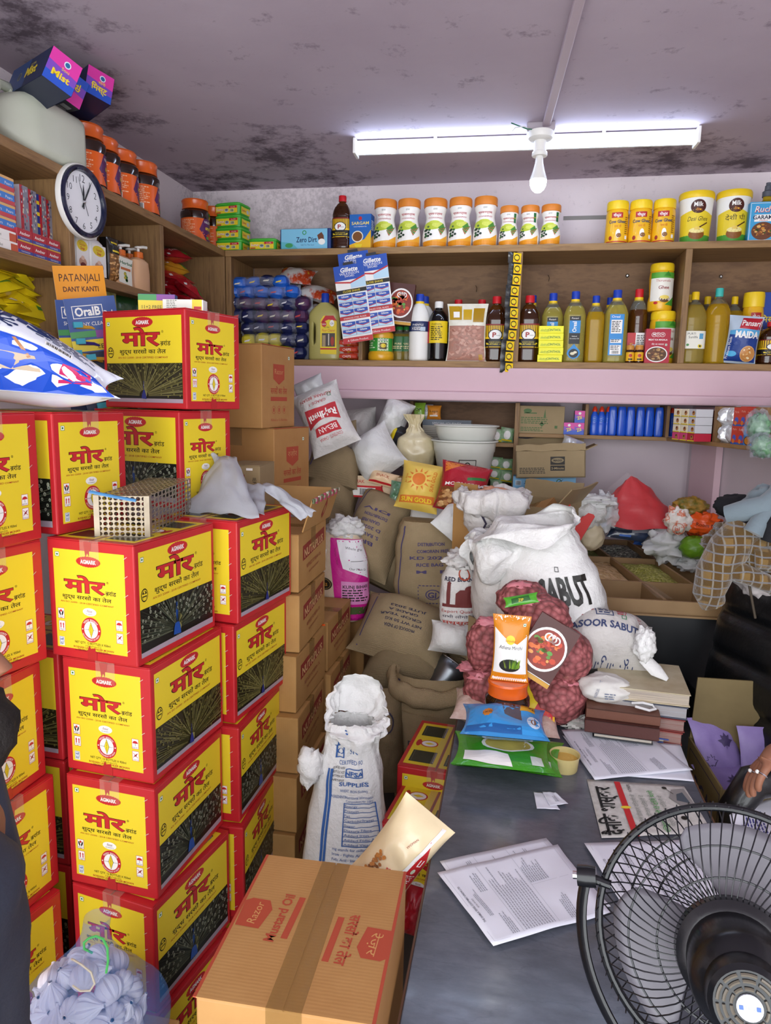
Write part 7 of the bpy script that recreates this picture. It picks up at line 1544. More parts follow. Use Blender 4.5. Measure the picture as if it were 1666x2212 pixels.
t, s=standing('open_sack', 'open white sack of red onion skins with black print, above the cardboard', 'sack', 1062, 1148, 1066, 2.40, 124, .8, WOVEN, [(0, .8), (.2, .96), (.6, 1.0), (.85, .92), (1, .98)], star, .1, None, cap=False, wr=.02, seed=14, fold=.03)
def brim2(s, m, amp, hang, name='folded_rim', seed=0):
 mb=MB()
 def f(u, v):
  p=s.at(u, 1);o=Vector((p.x-s.lean[0], p.y-s.lean[1], 0)).normalized();q=noise.noise(Vector((cos(2*pi*u)*1.5, sin(2*pi*u)*1.5, seed)));a=pi*(v*(1.2+.5*q)-.25);r=amp*(1+.9*q)
  w_=Vector((noise.noise(Vector((u*16, v*5, seed))), noise.noise(Vector((u*16, v*5, seed+7))), noise.noise(Vector((u*14, v*5, seed+3)))))*amp*.75
  return p+o*(r*sin(a)*1.1+r*.3)+w_+Vector((0, 0, r*1.5*cos(a)-r*.8-hang*max(0, v-.6)*(.6+1.4*q)))
 mb.grid(f, 90, 14, m, cu=True);return mb.build(name, t, sharp=80)
brim2(s, WOVEN, .022, .03, seed=3)
ON=mat('onion_skin', '#c8744a', .5, var='#e0a888', vs=40)
mb=MB();crumple(mb, (0, 0, s.h*.92), (.07, .055, .03), ON, 9, .5);o_=mb.build('onion_skins', t, sharp=80)
def fort(w, h):
 P=PR();M_=K('#6a2a28', .7);P.text('RED BRAND', .02*w, h*.76, h*.09, INKD, fit=w*.8, bold=.03);P.rect(-w*.4, h*.33, w*.5, h*.38, M_);P.rect(-w*.3, h*.38, -w*.22, h*.72, M_);P.poly([(-w*.32, h*.72), (-w*.26, h*.76), (-w*.2, h*.72)], M_);P.rect(-w*.1, h*.38, w*.5, h*.56, M_);P.poly([(-w*.1, h*.56), (.0, h*.62), (w*.5, h*.62), (w*.5, h*.56)], M_);P.ell(w*.24, h*.62, w*.13, h*.07, M_, 16);P.ring(w*.1, h*.88, w*.12, w*.16, K('#a8442c', .7), 16);P.text('Export Quality', 0, h*.24, h*.07, K('#a8443c', .7), fit=w*.8);P.text('सभी लोगों की', 0, h*.15, h*.06, INKD, fit=w*.8);P.text('मधुसूदन', .0, h*.05, h*.07, K('#a8443c', .7), fit=w*.8, bold=.02);return P
t, s=standing('rice_bag', 'rice bag printed with a dark red fort, top scrunched, standing between jute and white sacks', 'bag', 990, 1345, 1218, 2.3, 84, .75, WOVEN, [(0, .8), (.08, .98), (.4, 1), (.8, .92), (.92, .7), (1, .55)], fort, .12, None, wr=.014, seed=8)
mb=MB();crumple(mb, (0, 0, s.h+.012), (.052, .045, .035), WOVEN, 12, .5);mb.build('scrunched_top', t, sharp=80)
pil('white_sack', 'small smooth white sack corner below the fort printed rice bag', 'sack', 975, 1378, 2.26, 90, 66, .12, WOVENW, 4, -20, 0, None, 66, .06)
t, s=standing('white_sack', 'big white open sack left of the SABUT sack, no print', 'sack', 1080, 1345, 1165, 2.2, 128, .8, WOVENG, [(0, .72), (.1, .92), (.35, 1), (.7, .96), (.9, .88), (1, .86)], None, .1, None, cap=False, wr=.012, seed=21, fold=.02)
brim2(s, WOVENW, .03, .05, seed=6)
def sabut(w, h):
 P=PR();P.text('D SABUT', .07*w, h*.27, h*.38, BLK, fit=w*.60, bold=.045, rot=.16);P.frame(w*.05, h*.60, w*.09, h*.65, .002, K('#4a4a4a'));return P
t, s=standing('white_sack', 'largest white sack reading SABUT in big black letters, mouth flopped open', 'sack', 1190, 1338, 1140, 2.14, 232, .72, WOVENW, [(0, .94), (.08, 1.02), (.3, .98), (.55, .84), (.75, .66), (.9, .54), (1, .47)], sabut, -.08, None, cap=False, wr=.010, seed=23, fold=.012, lean=(-.025, 0))
mb=MB()
def flop(u, v):
 p=s.at(u, 1);c=Vector((s.lean[0], 0, s.h));o=p-c;o.z=0;o.normalize();up=.5+.5*cos(2*pi*(u-.10));dn=1-up
 n_=Vector((noise.noise(Vector((u*8, v*3, 2))), noise.noise(Vector((u*8, v*3, 7))), noise.noise(Vector((u*7, v*3, 13)))))*.034*v
 return p+o*(.10*dn*v+.02*up*v-.03*up*v*v)+Vector((-.03*dn*v, 0, .062*up*v-.05*dn*v*v+.03*sin(pi*v)*dn))+n_
mb.grid(flop, 64, 14, WOVENW, cu=True);mb.build('flopped_mouth', t, sharp=80)
mb=MB();mb.tube([(s.w*.47, -.04, .01), (s.w*.53, -.06, -.002), (s.w*.56, -.05, .012)], [.014, .01, .003], WOVENW, 8);mb.build('sewn_corner', t)
def soor(w, h):
 P=PR();N_=K('#3a4468', .8);R_=K('#a83a44', .8);P.text('MASOOR SABUT', -w*.1, h*.36, h*.17, N_, fit=w*.74, bold=.03, rot=-.04);P.frame(-w*.16, h*.58, w*.02, h*.92, .003, N_);P.para(-w*.13, h*.86, w*.13, 5, h*.06, N_);P.para(w*.06, h*.88, w*.12, 5, h*.06, R_);P.text('01.12.2022', w*.28, h*.6, h*.1, R_, rot=-1.2);P.text('80', -w*.22, h*.7, h*.2, R_, bold=.03);P.rect(-w*.45, h*.6, -w*.28, h*.95, R_);P.frame(w*.1, h*.55, w*.15, h*.63, .002, K('#2a7a4a'));P.text('मसूर साबुत', .1*w, h*.04, h*.14, N_, fit=w*.4, flip=True);return P
pil('pulse_sack', 'greyish sack reading SOOR SABUT lying under the largest white sack', 'sack', 1300, 1392, 2.08, 216, 126, .26, WOVENG, 5, -52, 4, soor, 71, .06, None, 32)
q=at(1400, 1415, 1.98);t=thing('knotted_corner', 'white knotted cloth corner hanging from the end of the SOOR SABUT sack', 'cloth', q);mb=MB();crumple(mb, (-.012, 0, .03), (.03, .03, .045), WOVENW, 3, .4);mb.tube([(-.01, 0, -.01), (.02, -.02, -.035), (.05, -.03, -.055)], [.018, .02, .006], WOVENW, 8, flat=.4);mb.build('cloth', t, sharp=80)
# ---------------------------------------------------------------- counter with grain bins
RIMW=mat('bin_board', '#a08058', .55, var='#8c6e4a', vs=5)
cf=[atz(p[0], p[1], 1.0)for p in((1300, 1289), (1437, 1294), (1560, 1303), (1720, 1313))];cb=[atz(p[0], p[1], 1.0)for p in((1190, 1166), (1271, 1165), (1357, 1167), (1470, 1172))]
cf[0]=Vector((.12, 2.33, 1));cb[0]=Vector((.12, 3.36, 1))
def gp(i, t_):return cf[i].lerp(cb[i], t_)
rows=[0]
for yy in(1257, 1208, 1166):p=atz(1400, yy, 1.0);rows.append(min(1, (p.y-2.35)/(3.37-2.35)))
t=thing('grain_counter', 'counter of wooden grain bins with a black front panel', 'counter', (.5, 2.35, 0));O_=Vector((.5, 2.35, 0))
def bslab(a, b, th, z0, z1, m, name):
 a, b=Vector((a.x, a.y)), Vector((b.x, b.y));mb=MB();d=(b-a).normalized();n=Vector((-d.y, d.x))*th/2;q=[a-n, b-n, b+n, a+n];mb.hexa([(p.x-O_.x, p.y-O_.y, z0)for p in q]+[(p.x-O_.x, p.y-O_.y, z1)for p in q], m);mb.build(name, t)
for r_ in range(4):bslab(gp(0, rows[r_]), gp(3, rows[r_]), .010, .88, 1.0, RIMW, 'cross_board')
for i in range(4):bslab(gp(i, 0), gp(i, rows[3]), .010, .88, .999, RIMW, 'long_board')
bslab(cf[0]+Vector((0, -.012, 0)), cf[3]+Vector((0, -.012, 0)), .01, .0, .955, mat('black_front_panel', '#17181b', .42, bmp=.06, bs=20), 'front_panel')
bslab(cf[0]+Vector((0, -.02, 0)), cf[3]+Vector((0, -.02, 0)), .006, .952, .958, RIMW, 'edge_strip')
mb=MB();q=[gp(0, 0), gp(3, 0), gp(3, 1.0), gp(0, 1.0)];mb.hexa([(p.x-O_.x, p.y-O_.y, .86)for p in q]+[(p.x-O_.x, p.y-O_.y, .88)for p in q], RIMW);mb.build('bin_floor', t)
mb=MB();mb.hexa([(.12-O_.x, 3.365-O_.y, .96), (cb[3].x-O_.x, cb[3].y+.005-O_.y, .96), (.74-O_.x, 3.40-O_.y, .96), (.12-O_.x, 3.40-O_.y, .96), (.12-O_.x, 3.365-O_.y, .99), (cb[3].x-O_.x, cb[3].y+.005-O_.y, .99), (.74-O_.x, 3.40-O_.y, .99), (.12-O_.x, 3.40-O_.y, .99)], mat('black_counter_top', '#1a1a1c', .4));mb.build('back_ledge', t)
def pulse(name, label, i, j, cols, sc, zf=.972, mound=.03):
 m, nt, B=nodes(name+'_grains');setp(B, .6, spec=.3);v=coords(nt);vo=nt.nodes.new('ShaderNodeTexVoronoi');vo.inputs['Scale'].default_value=sc;nt.links.new(v, vo.inputs[0])
 sep=nt.nodes.new('ShaderNodeSeparateColor');nt.links.new(vo.outputs['Color'], sep.inputs[0]);nt.links.new(ramp(nt, sep.outputs[0], [(k/max(1, len(cols)-1), c)for k, c in enumerate(cols)]), B.inputs['Base Color'])
 inv=nt.nodes.new('ShaderNodeMath');inv.operation='SUBTRACT';inv.inputs[0].default_value=1;nt.links.new(vo.outputs['Distance'], inv.inputs[1]);bump(nt, B, inv.outputs[0], .9, .006)
 a, b, c, d=gp(i, rows[j]), gp(i+1, rows[j]), gp(i+1, rows[j+1]), gp(i, rows[j+1])
 mb=MB();mb.grid(lambda u, v_:((a.lerp(b, .03+.94*u)).lerp(d.lerp(c, .03+.94*u), .03+.94*v_)+Vector((0, 0, zf-1+mound*sin(pi*u)*sin(pi*v_)+.01*(v_-.5)+.006*noise.noise(Vector((u*6, v_*6, i)))))), 24, 20, m);tag(mb.build(name), label, 'grain', None, 'stuff')
pulse('chickpeas', 'pale chickpeas in the bin right behind the SABUT sack', 0, 1, ['#e0c8a0', '#c8a878', '#d8b88c', '#a88454'], 75)
pulse('green_lentils', 'yellowish green split lentils filling the largest bin', 1, 1, ['#b0b050', '#8a8a34', '#c8c478', '#76762c'], 150)
pulse('black_gram', 'black and white gram in the bin behind the green lentils', 1, 2, ['#2a2a28', '#c8c8b8', '#45483c', '#8a8c80', '#1c1c1c'], 130)
pulse('dark_green_lentils', 'dark olive green lentils in the bin behind the chickpeas', 0, 2, ['#6a6a30', '#54581f', '#7c7a3c'], 170)
q=atz(1345, 1180, .95);t=thing('scoop', 'clear plastic scoop lying in an empty bin', 'scoop', (q.x, 3.2, .885), rot=(0, 0, .3));mb=MB();mb.grid(lambda u, v:(.11*(u-.5), .05*(v-.5), .02+.02*(2*v-1)**2), 10, 6, clear('clear_plastic', .4, '#dfe4e8'));mb.build('scoop', t, solid=.0015)
mb=MB();a, b=gp(1, rows[1]), gp(1, 0);mb.add([a+Vector((-.015, 0, .002)), b+Vector((-.025, 0, .002)), b+Vector((.025, 0, .002)), a+Vector((.015, 0, .002))], [(0, 1, 2, 3)], CTAPE);tag(mb.build('clear_tape'), 'strip of clear tape stuck over the front bin board', 'tape')
# ---------------------------------------------------------------- bags heaped at the back of the counter
t=thing('plastic_tray', 'red plastic tray with curved cut-out standing behind the open carton', 'tray', at(1245, 1120, 2.75), rot=(radians(-18), radians(14), radians(-18)));RP=mat('red_plastic', '#c4241c', .35)
o2=[(-.075, .06), (-.045, .055), (-.03, .02), (-.005, 0), (.02, .01), (.035, .035), (.055, .036), (.062, .03), (.04, -.1), (-.02, -.11)]
mb=MB();n=len(o2);mb.add([(x, 0, z)for x, z in o2]+[(x, .006, z)for x, z in o2], [tuple(range(n)), tuple(range(2*n-1, n-1, -1))]+[(k, (k+1)%n, n+(k+1)%n, n+k)[::-1]for k in range(n)], RP);mb.build('tray', t)
q=at(1262, 1110, 2.95);t=thing('cloth_bundle', 'bundle of white cloth sacks with red letters behind the red tray', 'bundle', q)
mb=MB();crumple(mb, (.0, 0, .0), (.085, .08, .065), WOVENW, 31, .25);crumple(mb, (.03, .02, .05), (.09, .07, .03), WOVENW, 33, .35);crumple(mb, (.03, .0, -.09), (.055, .06, .06), CREAM, 35, .15);mb.build('cloth', t, sharp=80);P=PR();P.text('ST', .0, -.02, .035, RED, bold=.03);mb=MB();mb.decal(P, FRONT(-.092, 0, 0));mb.build('red_print', t)
pil('green_pouch', 'small green and blue pouch beneath the light blue soap cartons', 'pouch', 1195, 1082, 2.98, 40, 26, .03, foil('#2f7a3a'), 14, -20, 0, None, 5, .3)
DK=mat('dark_glossy_film', '#1c2028', .2, var='#3a4a6a', vs=9, bmp=.5, bs=30, coat=.4)
for px, py, w, h, ro, lab in((1315, 1110, 90, 70, -20, 'dark glossy printed bag leaning beside the red film'), (1375, 1150, 120, 40, 6, 'dark printed packets flattened under the red film')):
 pil('dark_bag', lab, 'bag', px, py, 3.02, w, h, .05, DK, ro, -30, 0, lambda w, h:PR().poly([(-w*.1, h*.3), (w*.3, h*.5), (w*.3, h*.7), (-w*.1, h*.5)], K('#8a8a94')).rect(-w*.3, h*.1, -w*.1, h*.2, K('#3a6ac0')), int(px), .25)
q=at(1330, 1140, 3.0);pil('blue_packet', 'small blue snack packet at the back edge of the bins', 'packet', 1390, 1168, 3.1, 40, 22, .03, foil('#2a5ab0'), 5, -30, 0, lambda w, h:PR().ell(0, h*.5, w*.2, h*.3, YEL, 10), 6, .2)
q=at(1385, 1095, 3.05);t=thing('red_bag', 'red bag inside clear crinkled film, shaped like a tent at the back', 'bag', q)
RF=mat('red_bag_film', '#c41820', .35, bmp=.4, bs=25)
def tent(a, b):
 def f(u, v):
  th=2*pi*u;r=(1-v)**.85+.02;w_=1+.16*noise.noise(Vector((cos(th)*2, sin(th)*2, v*3)))
  return Vector((a*r*cos(th)*w_-.045*v, .10*r*sin(th)*w_, -.075+b*v+.01*noise.noise(Vector((u*9, v*9, 1)))))
 return f
mb=MB();mb.grid(tent(.19, .2), 40, 20, RF, cu=True);mb.build('red_film', t, sharp=80)
mb=MB();mb.grid(lambda u, v:tent(.225, .215)(u, v)+Vector((-.02, -.02, 0)), 40, 20, clear('crinkled_clear_film', .05, '#f0e8ea', .1), cu=True);mb.build('clear_film', t, sharp=80)
mb=MB();crumple(mb, (-.15, -.07, -.02), (.05, .04, .075), clear('white_crinkled_film', .55, '#e8eaec', .15), 3, .5);mb.build('film_tail', t, sharp=80)
q=at(1455, 1185, 2.95);t=thing('plastic_bag', 'crumpled grey white plastic bag on the bins right of the black gram', 'bag', q);PBM=mat('grey_white_film', '#d4d6d4', .25, bmp=.5, bs=30, alpha=.9);mb=MB();crumple(mb, (-.02, 0, .01), (.085, .07, .06), PBM, 41, .55);crumple(mb, (.07, -.03, -.05), (.07, .05, .03), PBM, 43, .6);mb.build('film', t, sharp=80)
q=at(1490, 1125, 2.9);t=thing('snack_bag', 'orange and white snack bag bundle beside the plaid jacket', 'bag', q)
OW=mat('white_orange_film', '#eee6da', .3, var='#d8642a', vs=22, bmp=.4, bs=30, stops=[(.5, '#eee8de'), (.58, '#d8642a'), (.66, '#eee8de')])
mb=MB();crumple(mb, (-.045, -.01, .0), (.05, .05, .055), OW, 45, .3);mb.build('white_bag', t, sharp=80);mb=MB();crumple(mb, (.045, 0, -.01), (.075, .05, .045), mat('orange_film', '#e0561c', .28, bmp=.4, bs=30), 47, .5);mb.build('orange_bag', t, sharp=80);mb=MB();crumple(mb, (.0, .02, .055), (.065, .05, .035), mat('namkeen_window', '#b8863a', .3, var='#4a5a20', vs=45, bmp=.5, bs=90), 49, .35);mb.build('snack_top', t, sharp=80)
P=PR();P.text('jai', -.06, -.03, .022, K('#c8502a'), bold=.02);P.ring(-.055, -.022, .02, .022, K('#c8502a'), 16);P.text('Room M', .04, -.01, .02, BLK, rot=-.1);mb=MB();mb.decal(P, FRONT(-.075));mb.build('print', t)
q=at(1500, 1182, 2.86);t=thing('green_bag', 'round green bag below the orange snack bag', 'bag', q);mb=MB();crumple(mb, (0, 0, 0), (.055, .05, .045), mat('green_gram_bag', '#5a8a1c', .3, var='#6f9a2a', vs=30, bmp=.3, bs=60), 51, .15);mb.build('bag', t, sharp=80)
def plaid():
 m, nt, B=nodes('brown_plaid_fleece');setp(B, .95, spec=.1, sheen=.5);v=coords(nt)
 def band(d, sc, lo):
  w=nt.nodes.new('ShaderNodeTexWave');w.bands_direction=d;w.inputs['Scale'].default_value=sc;w.inputs['Distortion'].default_value=3.5;w.inputs['Detail Scale'].default_value=.6;nt.links.new(v, w.inputs[0]);return ramp(nt, w.outputs['Fac'], [(lo, '#000000'), (lo+.14, '#ffffff')])
 base=mixc(nt, band('X', 6.5, .5), '#5c4524', '#7c6238');base=mixc(nt, band('Z', 7, .5), base, '#5a4524')
 def white(d):return band(d, 13, .88)
 c=mixc(nt, white('X'), base, '#8a8478');c=mixc(nt, white('Z'), c, '#75777c')
 nt.links.new(c, B.inputs['Base Color']);bump(nt, B, noi(nt, v, 120, 4), .6, .006);return m
PLD=plaid()
q=at(1605, 1190, 2.15);t=thing('plaid_jacket', 'brown and white plaid fleece jacket heaped over the counter end', 'jacket', q)
mb=MB();crumple(mb, (.03, 0, .0), (.13, .11, .10), PLD, 61, .28, 44, 30);crumple(mb, (.06, -.06, -.01), (.10, .05, .045), PLD, 63, .35);mb.build('body', t, sharp=80)
mb=MB();mb.tube([(-.02, -.06, .07), (-.06, -.08, .02), (-.095, -.09, -.05), (-.105, -.09, -.11), (-.09, -.085, -.14)], [.05, .055, .05, .042, .034], PLD, 14);mb.build('sleeve', t, sharp=80)
mb=MB();mb.tube([(-.05, -.1, -.035), (.0, -.115, -.05), (.05, -.115, -.07), (.06, -.11, -.085)], [.03, .026, .024, .02], PLD, 12);mb.build('sleeve', t, sharp=80)
mb=MB();mb.tube([(.0, -.1, .0), (.08, -.11, .01), (.13, -.1, .04), (.1, -.1, .075)], [.03, .035, .04, .03], PLD, 12);mb.build('collar', t, sharp=80)
q=at(1620, 1110, 2.12);t=thing('grey_top', 'blue grey and black hooded top lying on the plaid jacket', 'jacket', q);GR=mat('blue_grey_fleece', '#6f7d84', .9, bmp=.4, bs=90, sheen=.3);BKF=mat('black_fleece', '#15161a', .9, bmp=.4, bs=80)
mb=MB();mb.tube([(-.07, -.03, .0), (-.03, -.05, .015), (.02, -.06, .03), (.06, -.05, .06), (.07, -.02, .085)], [.024, .03, .032, .036, .03], GR, 14);crumple(mb, (.05, .0, .02), (.07, .07, .06), GR, 71, .3);mb.build('body', t, sharp=80)
mb=MB();mb.tube([(.03, -.07, .025), (.0, -.085, -.01), (-.015, -.09, -.04)], [.014, .024, .026], GR, 12);mb.build('sleeve', t, sharp=80);mb=MB();mb.tube([(.06, -.08, .02), (.035, -.095, -.02), (.025, -.095, -.06)], [.02, .028, .02], BKF, 12);mb.build('sleeve', t, sharp=80)
q=at(1592, 1095, 2.25);t=thing('black_hat', 'black soft hat behind the grey hooded top', 'hat', q);mb=MB();crumple(mb, (0, 0, 0), (.065, .06, .038), BKF, 81, .18);mb.build('hat', t, sharp=80)
q=at(1640, 1255, 2.12);t=thing('white_shirt', 'rumpled whitish shirt bundle hanging under the plaid jacket', 'shirt', q, rot=(0, radians(30), 0));mb=MB();crumple(mb, (.0, 0, 0), (.075, .06, .045), mat('rumpled_white_cotton', '#b8b0ae', .85, bmp=.4, bs=40), 83, .3);mb.build('shirt', t, sharp=80)
mb=MB();mb.tube([(-.075, -.06, .09), (-.06, -.062, .0), (.03, -.06, -.09)], .0035, mat('brown_strap', '#4a4034', .8), 6);mb.build('strap', t)
P=PR();P.ell(0, .02, .012, .014, K('#2a1c3a'), 10);P.rect(-.02, .0, -.008, .035, K('#e05a1c'));q=at(1576, 1282, 2.3);pil('snack_packet', 'small orange and purple packet hanging between jacket sleeve and chair', 'packet', 1578, 1278, 2.28, 22, 32, .02, foil('#d8581c'), 8, 0, 0, lambda w, h:PR().ell(w*.05, h*.4, w*.26, h*.3, K('#2a1c3a'), 12), 4, .2)
q=at(1600, 1290, 2.33);brown_carton('brown_carton', 'grey brown carton corner behind the chair under the plaid jacket', .14, .12, .16, (q.x+.03, 2.30, .92), radians(-20), None, None, CARDG, edge=False, tape=False)
# ---------------------------------------------------------------- black office chair, facing left
t=thing('office_chair', 'black leather office chair with tufted back at the right', 'chair', (.544, 1.934, 0), radians(-65.7));LE=mat('black_leather', '#0e0f11', .32, bmp=.3, bs=55, coat=.2)
def cush(w, h, th, tuft):
 def f(u, v, s_=-1):
  a, b=2*u-1, 2*v-1;e=(max(0, 1-abs(a)**5)*max(0, 1-abs(b)**7))**.5
  return Vector((w/2*a*(1-.04*b*b), s_*th*e*(1-.32*(abs(cos(pi*v*tuft))**10 if tuft else 0)), h*v))
 return f
mb=MB();f=cush(.50, .60, .055, 5);mb.grid(lambda u, v:f(u, v), 30, 60, LE);mb.grid(lambda u, v:Vector((-f(u, v).x, f(u, v).y*-.8, f(u, v).z)), 20, 30, LE);b=mb.build('backrest', t, loc=(0, .16, .54), rot=(radians(-8), 0, 0), sharp=70)
mb=MB();f2=cush(.48, .46, .05, 0);mb.grid(lambda u, v:f2(u, v), 24, 24, LE);mb.grid(lambda u, v:Vector((-f2(u, v).x, -f2(u, v).y, f2(u, v).z)), 24, 24, LE);mb.build('seat', t, loc=(0, -.32, .42), rot=(radians(-90), 0, 0), sharp=70)
for s_ in(-1, 1):
 mb=MB();mb.tube([(s_*.26, .2, .58), (s_*.27, .18, .70), (s_*.275, .12, .755), (s_*.275, .0, .775), (s_*.27, -.09, .765), (s_*.265, -.13, .70), (s_*.26, -.10, .54), (s_*.235, -.04, .43)], [.022, .026, .034, .04, .04, .034, .026, .022], LE, 14);mb.build('armrest', t, sharp=70)
mb=MB();mb.lathe([(.03, .07), (.03, .37)], BLACKP, 20);mb.build('gas_post', t)
for k in range(5):
 a=2*pi*k/5;mb=MB();mb.tube([(0, 0, .1), (.15*cos(a), .15*sin(a), .085), (.29*cos(a), .29*sin(a), .065)], [.026, .022, .016], BLACKP, 10);l=mb.build('base_leg', t);mb=MB();mb.lathe([(.028, -.012), (.028, .012)], BLACKP, 18, M=Matrix.Translation((.29*cos(a), .29*sin(a), .028))@Matrix.Rotation(a, 4, 'Z')@Matrix.Rotation(pi/2, 4, 'X'));mb.build('caster', l)
q0, q1=atz(1490, 1592, .72), atz(1560, 1702, .72)
t=thing('open_carton', 'open olive brown carton holding purple packets beside the desk', 'carton', (q0.x, q0.y, .53));CO=cardm('olive_brown_cardboard', '#6e5f3c', '#7b6b46');dd=Vector((q1.x-q0.x, q1.y-q0.y));LL=dd.length;dd.normalize();nn=Vector((-dd.y, dd.x));nn=nn if nn.x>0 else-nn
def wl(a, b, z0, z1, name, lean=Vector((0, 0))):
 mb=MB();v=(b-a).normalized();n=Vector((-v.y, v.x))*.0025
 mb.hexa([(p.x, p.y, z0)for p in(a-n, b-n, b+n, a+n)]+[(p.x+lean.x, p.y+lean.y, z1)for p in(a-n, b-n, b+n, a+n)], CO);return mb.build(name, t)
A_, B_=Vector((0, 0)), dd*LL;C_, D_=B_+nn*.24, nn*.24
wl(A_, B_, 0, .19, 'side_wall');wl(B_, C_, 0, .185, 'side_wall');wl(C_, D_, 0, .19, 'side_wall');wl(D_, A_, 0, .19, 'side_wall');wl(D_, A_, .19, .345, 'flap', Vector((.02, .05)))
mb=MB();mb.hexa([(p.x, p.y, 0)for p in(A_, B_, C_, D_)]+[(p.x, p.y, .004)for p in(A_, B_, C_, D_)], CO);mb.build('base', t)
P=PR();P.text('ARGAL', .13, .07, .075, INKD, fit=.2, bold=.02);P.frame(.02, .02, .26, .17, .003, INKD);mb=MB();mb.decal(P, plane((0, 0, 0), (dd.x, dd.y, 0), (0, 0, 1)), off=.003);mb.decal(P, plane((B_.x, B_.y, 0), (-dd.x, -dd.y, 0), (0, 0, 1)), off=.003);mb.build('side_print', t)
PU=mat('purple_film', '#8a78b4', .4, bmp=.4, bs=30, var='#9a88c0', vs=12)
for k, (dx, dy, rx, rz_)in enumerate(((.10, -.06, 35, .3), (.17, -.12, 60, -.4), (.11, -.2, 70, .2), (.22, -.06, 20, .1))):
 P=PR();LEAF=[(0, 1), (.18, .6), (.5, .75), (.42, .3), (.9, .2), (.55, -.1), (.35, -.5), (.05, -.35), (0, -.8), (-.05, -.35), (-.35, -.5), (-.55, -.1), (-.9, .2), (-.42, .3), (-.5, .75), (-.18, .6)]
 P.poly([(.02+.026*a, .1+.026*b)for a, b in LEAF], K('#4a3f66'));P.line([(-.035+.02*a, .05+.02*b)for a, b in LEAF], .002, K('#3a3054'))
 pouch('purple_packet', 'lilac packet with maple leaf print in the olive carton, %s'%['standing tallest', 'leaning beneath the armrest', 'lying in front', 'at the back corner'][k], 'packet', .13, .17, .03, PU, (q0.x+dx*.85, q0.y+dy, .61+.02*(k==0)), 0, P, (radians(-rx), 0, rz_), 'lilac packets with leaf print', k+3, .3)
 # ---------------------------------------------------------------- desk
ZD=.74
t=thing('desk', 'desk with dark slate laminate top and brown edge', 'desk', (.165, 1.4, 0));EDG=mat('brown_edge_band', '#5a3c2a', .5)
mb=MB();mb.box(-.29, -.85, ZD-.03, .29, .84, ZD, LAM);mb.build('tabletop', t, bevel=.002)
mb=MB();mb.box(-.2935, -.85, ZD-.03, -.29, .84, ZD-.0005, EDG);mb.box(.29, -.85, ZD-.03, .2935, .84, ZD-.0005, EDG);mb.build('edge_band', t)
for y in(-.8, .8):mb=MB();mb.box(-.27, y-.012, 0, .27, y+.012, ZD-.03, EDG);mb.build('side_panel', t)
def pz(px, py, z=ZD):return atz(px, py, z)
def peanuts():
 m, nt, B=nodes('pink_net_of_peanuts');setp(B, .55, spec=.3);v=coords(nt);vo=nt.nodes.new('ShaderNodeTexVoronoi');vo.inputs['Scale'].default_value=62;nt.links.new(v, vo.inputs[0])
 c=ramp(nt, vo.outputs['Distance'], [(0, '#c07a78'), (.35, '#a86062'), (.8, '#74403f')]);c=mixc(nt, ramp(nt, noi(nt, v, 38, 3), [(.66, '#000000'), (.72, '#888888')]), c, '#d89a84');nt.links.new(c, B.inputs['Base Color'])
 inv=nt.nodes.new('ShaderNodeMath');inv.operation='SUBTRACT';inv.inputs[0].default_value=1;nt.links.new(vo.outputs['Distance'], inv.inputs[1]);bump(nt, B, inv.outputs[0], .8, .008);return m
PNM=peanuts();NET=mat('pink_net', '#e08a94', .35, alpha=.85, bmp=.5, bs=60)
for k, (px, py, Y, w, h, kn, lab)in enumerate(((1128, 1296, 2.0, 104, 80, (-.01, .06), 'topmost, knotted at the back'), (1166, 1340, 1.91, 124, 104, (-.03, .06), 'second from top, under the green sachet'), (1052, 1395, 1.96, 84, 116, (0, .07), 'upper left, partly behind the chilli pouch'), (1218, 1416, 1.94, 112, 116, (-.02, .07), 'large one at the right of the curry box'), (1034, 1462, 2.02, 60, 90, (-.03, .04), 'lower far left'), (1062, 1490, 1.92, 110, 96, (-.03, .05), 'lower left beside the orange jar'), (1128, 1485, 1.95, 70, 90, (0, .05), 'lower middle behind the orange jar'), (1200, 1506, 1.92, 124, 104, (.02, .05), 'lowest right by the spray bottle'))):
 c=at(px, py, Y);s_=mpp(px, py, Y);rx, rz_=w*s_/1.85, h*s_/1.85;t=thing('peanut_bag', 'pink net bag of peanuts, '+lab, 'bag of peanuts', c, 0, 'pink net bags of peanuts')
 mb=MB();crumple(mb, (0, 0, 0), (rx, rx*.85, rz_), PNM, 90+k, .13, 36, 24, 2.2);mb.build('bag', t, sharp=80)
 mb=MB();crumple(mb, (kn[0], -.02, kn[1]*rz_/.075), (.032, .022, .013), NET, 20+k, .6, 18, 12);mb.build('knot', t, sharp=80)
pil('sachet', 'small green sachet lying across the pink peanut bags', 'sachet', 1126, 1296, 1.80, 72, 22, .012, foil('#4a9a24'), -14, -30, 0, lambda w, h:PR().poly([(-w*.3, h*.2), (w*.3, h*.3), (w*.26, h*.8), (-w*.3, h*.7)], K('#1f5a1c')).text('ZIP', 0, h*.3, h*.4, YEL), 3, .2)
q=pz(1092, 1592);s_=mpp(1090, 1500, q.y);hj=.165
place(oj, USED, (q.x, q.y-.01, ZD), radians(8), 'orange lidded pickle jar on the desk carrying the chilli pouch', scale=(1.02, 1.02, 1.0))
Yc=q.y-.02;c=at(1100, 1470, Yc);zt=ZD+.166;kx=mpp(1100, 1400, Yc);w_, h_=78*kx, at(1100, 1328, Yc).z-zt
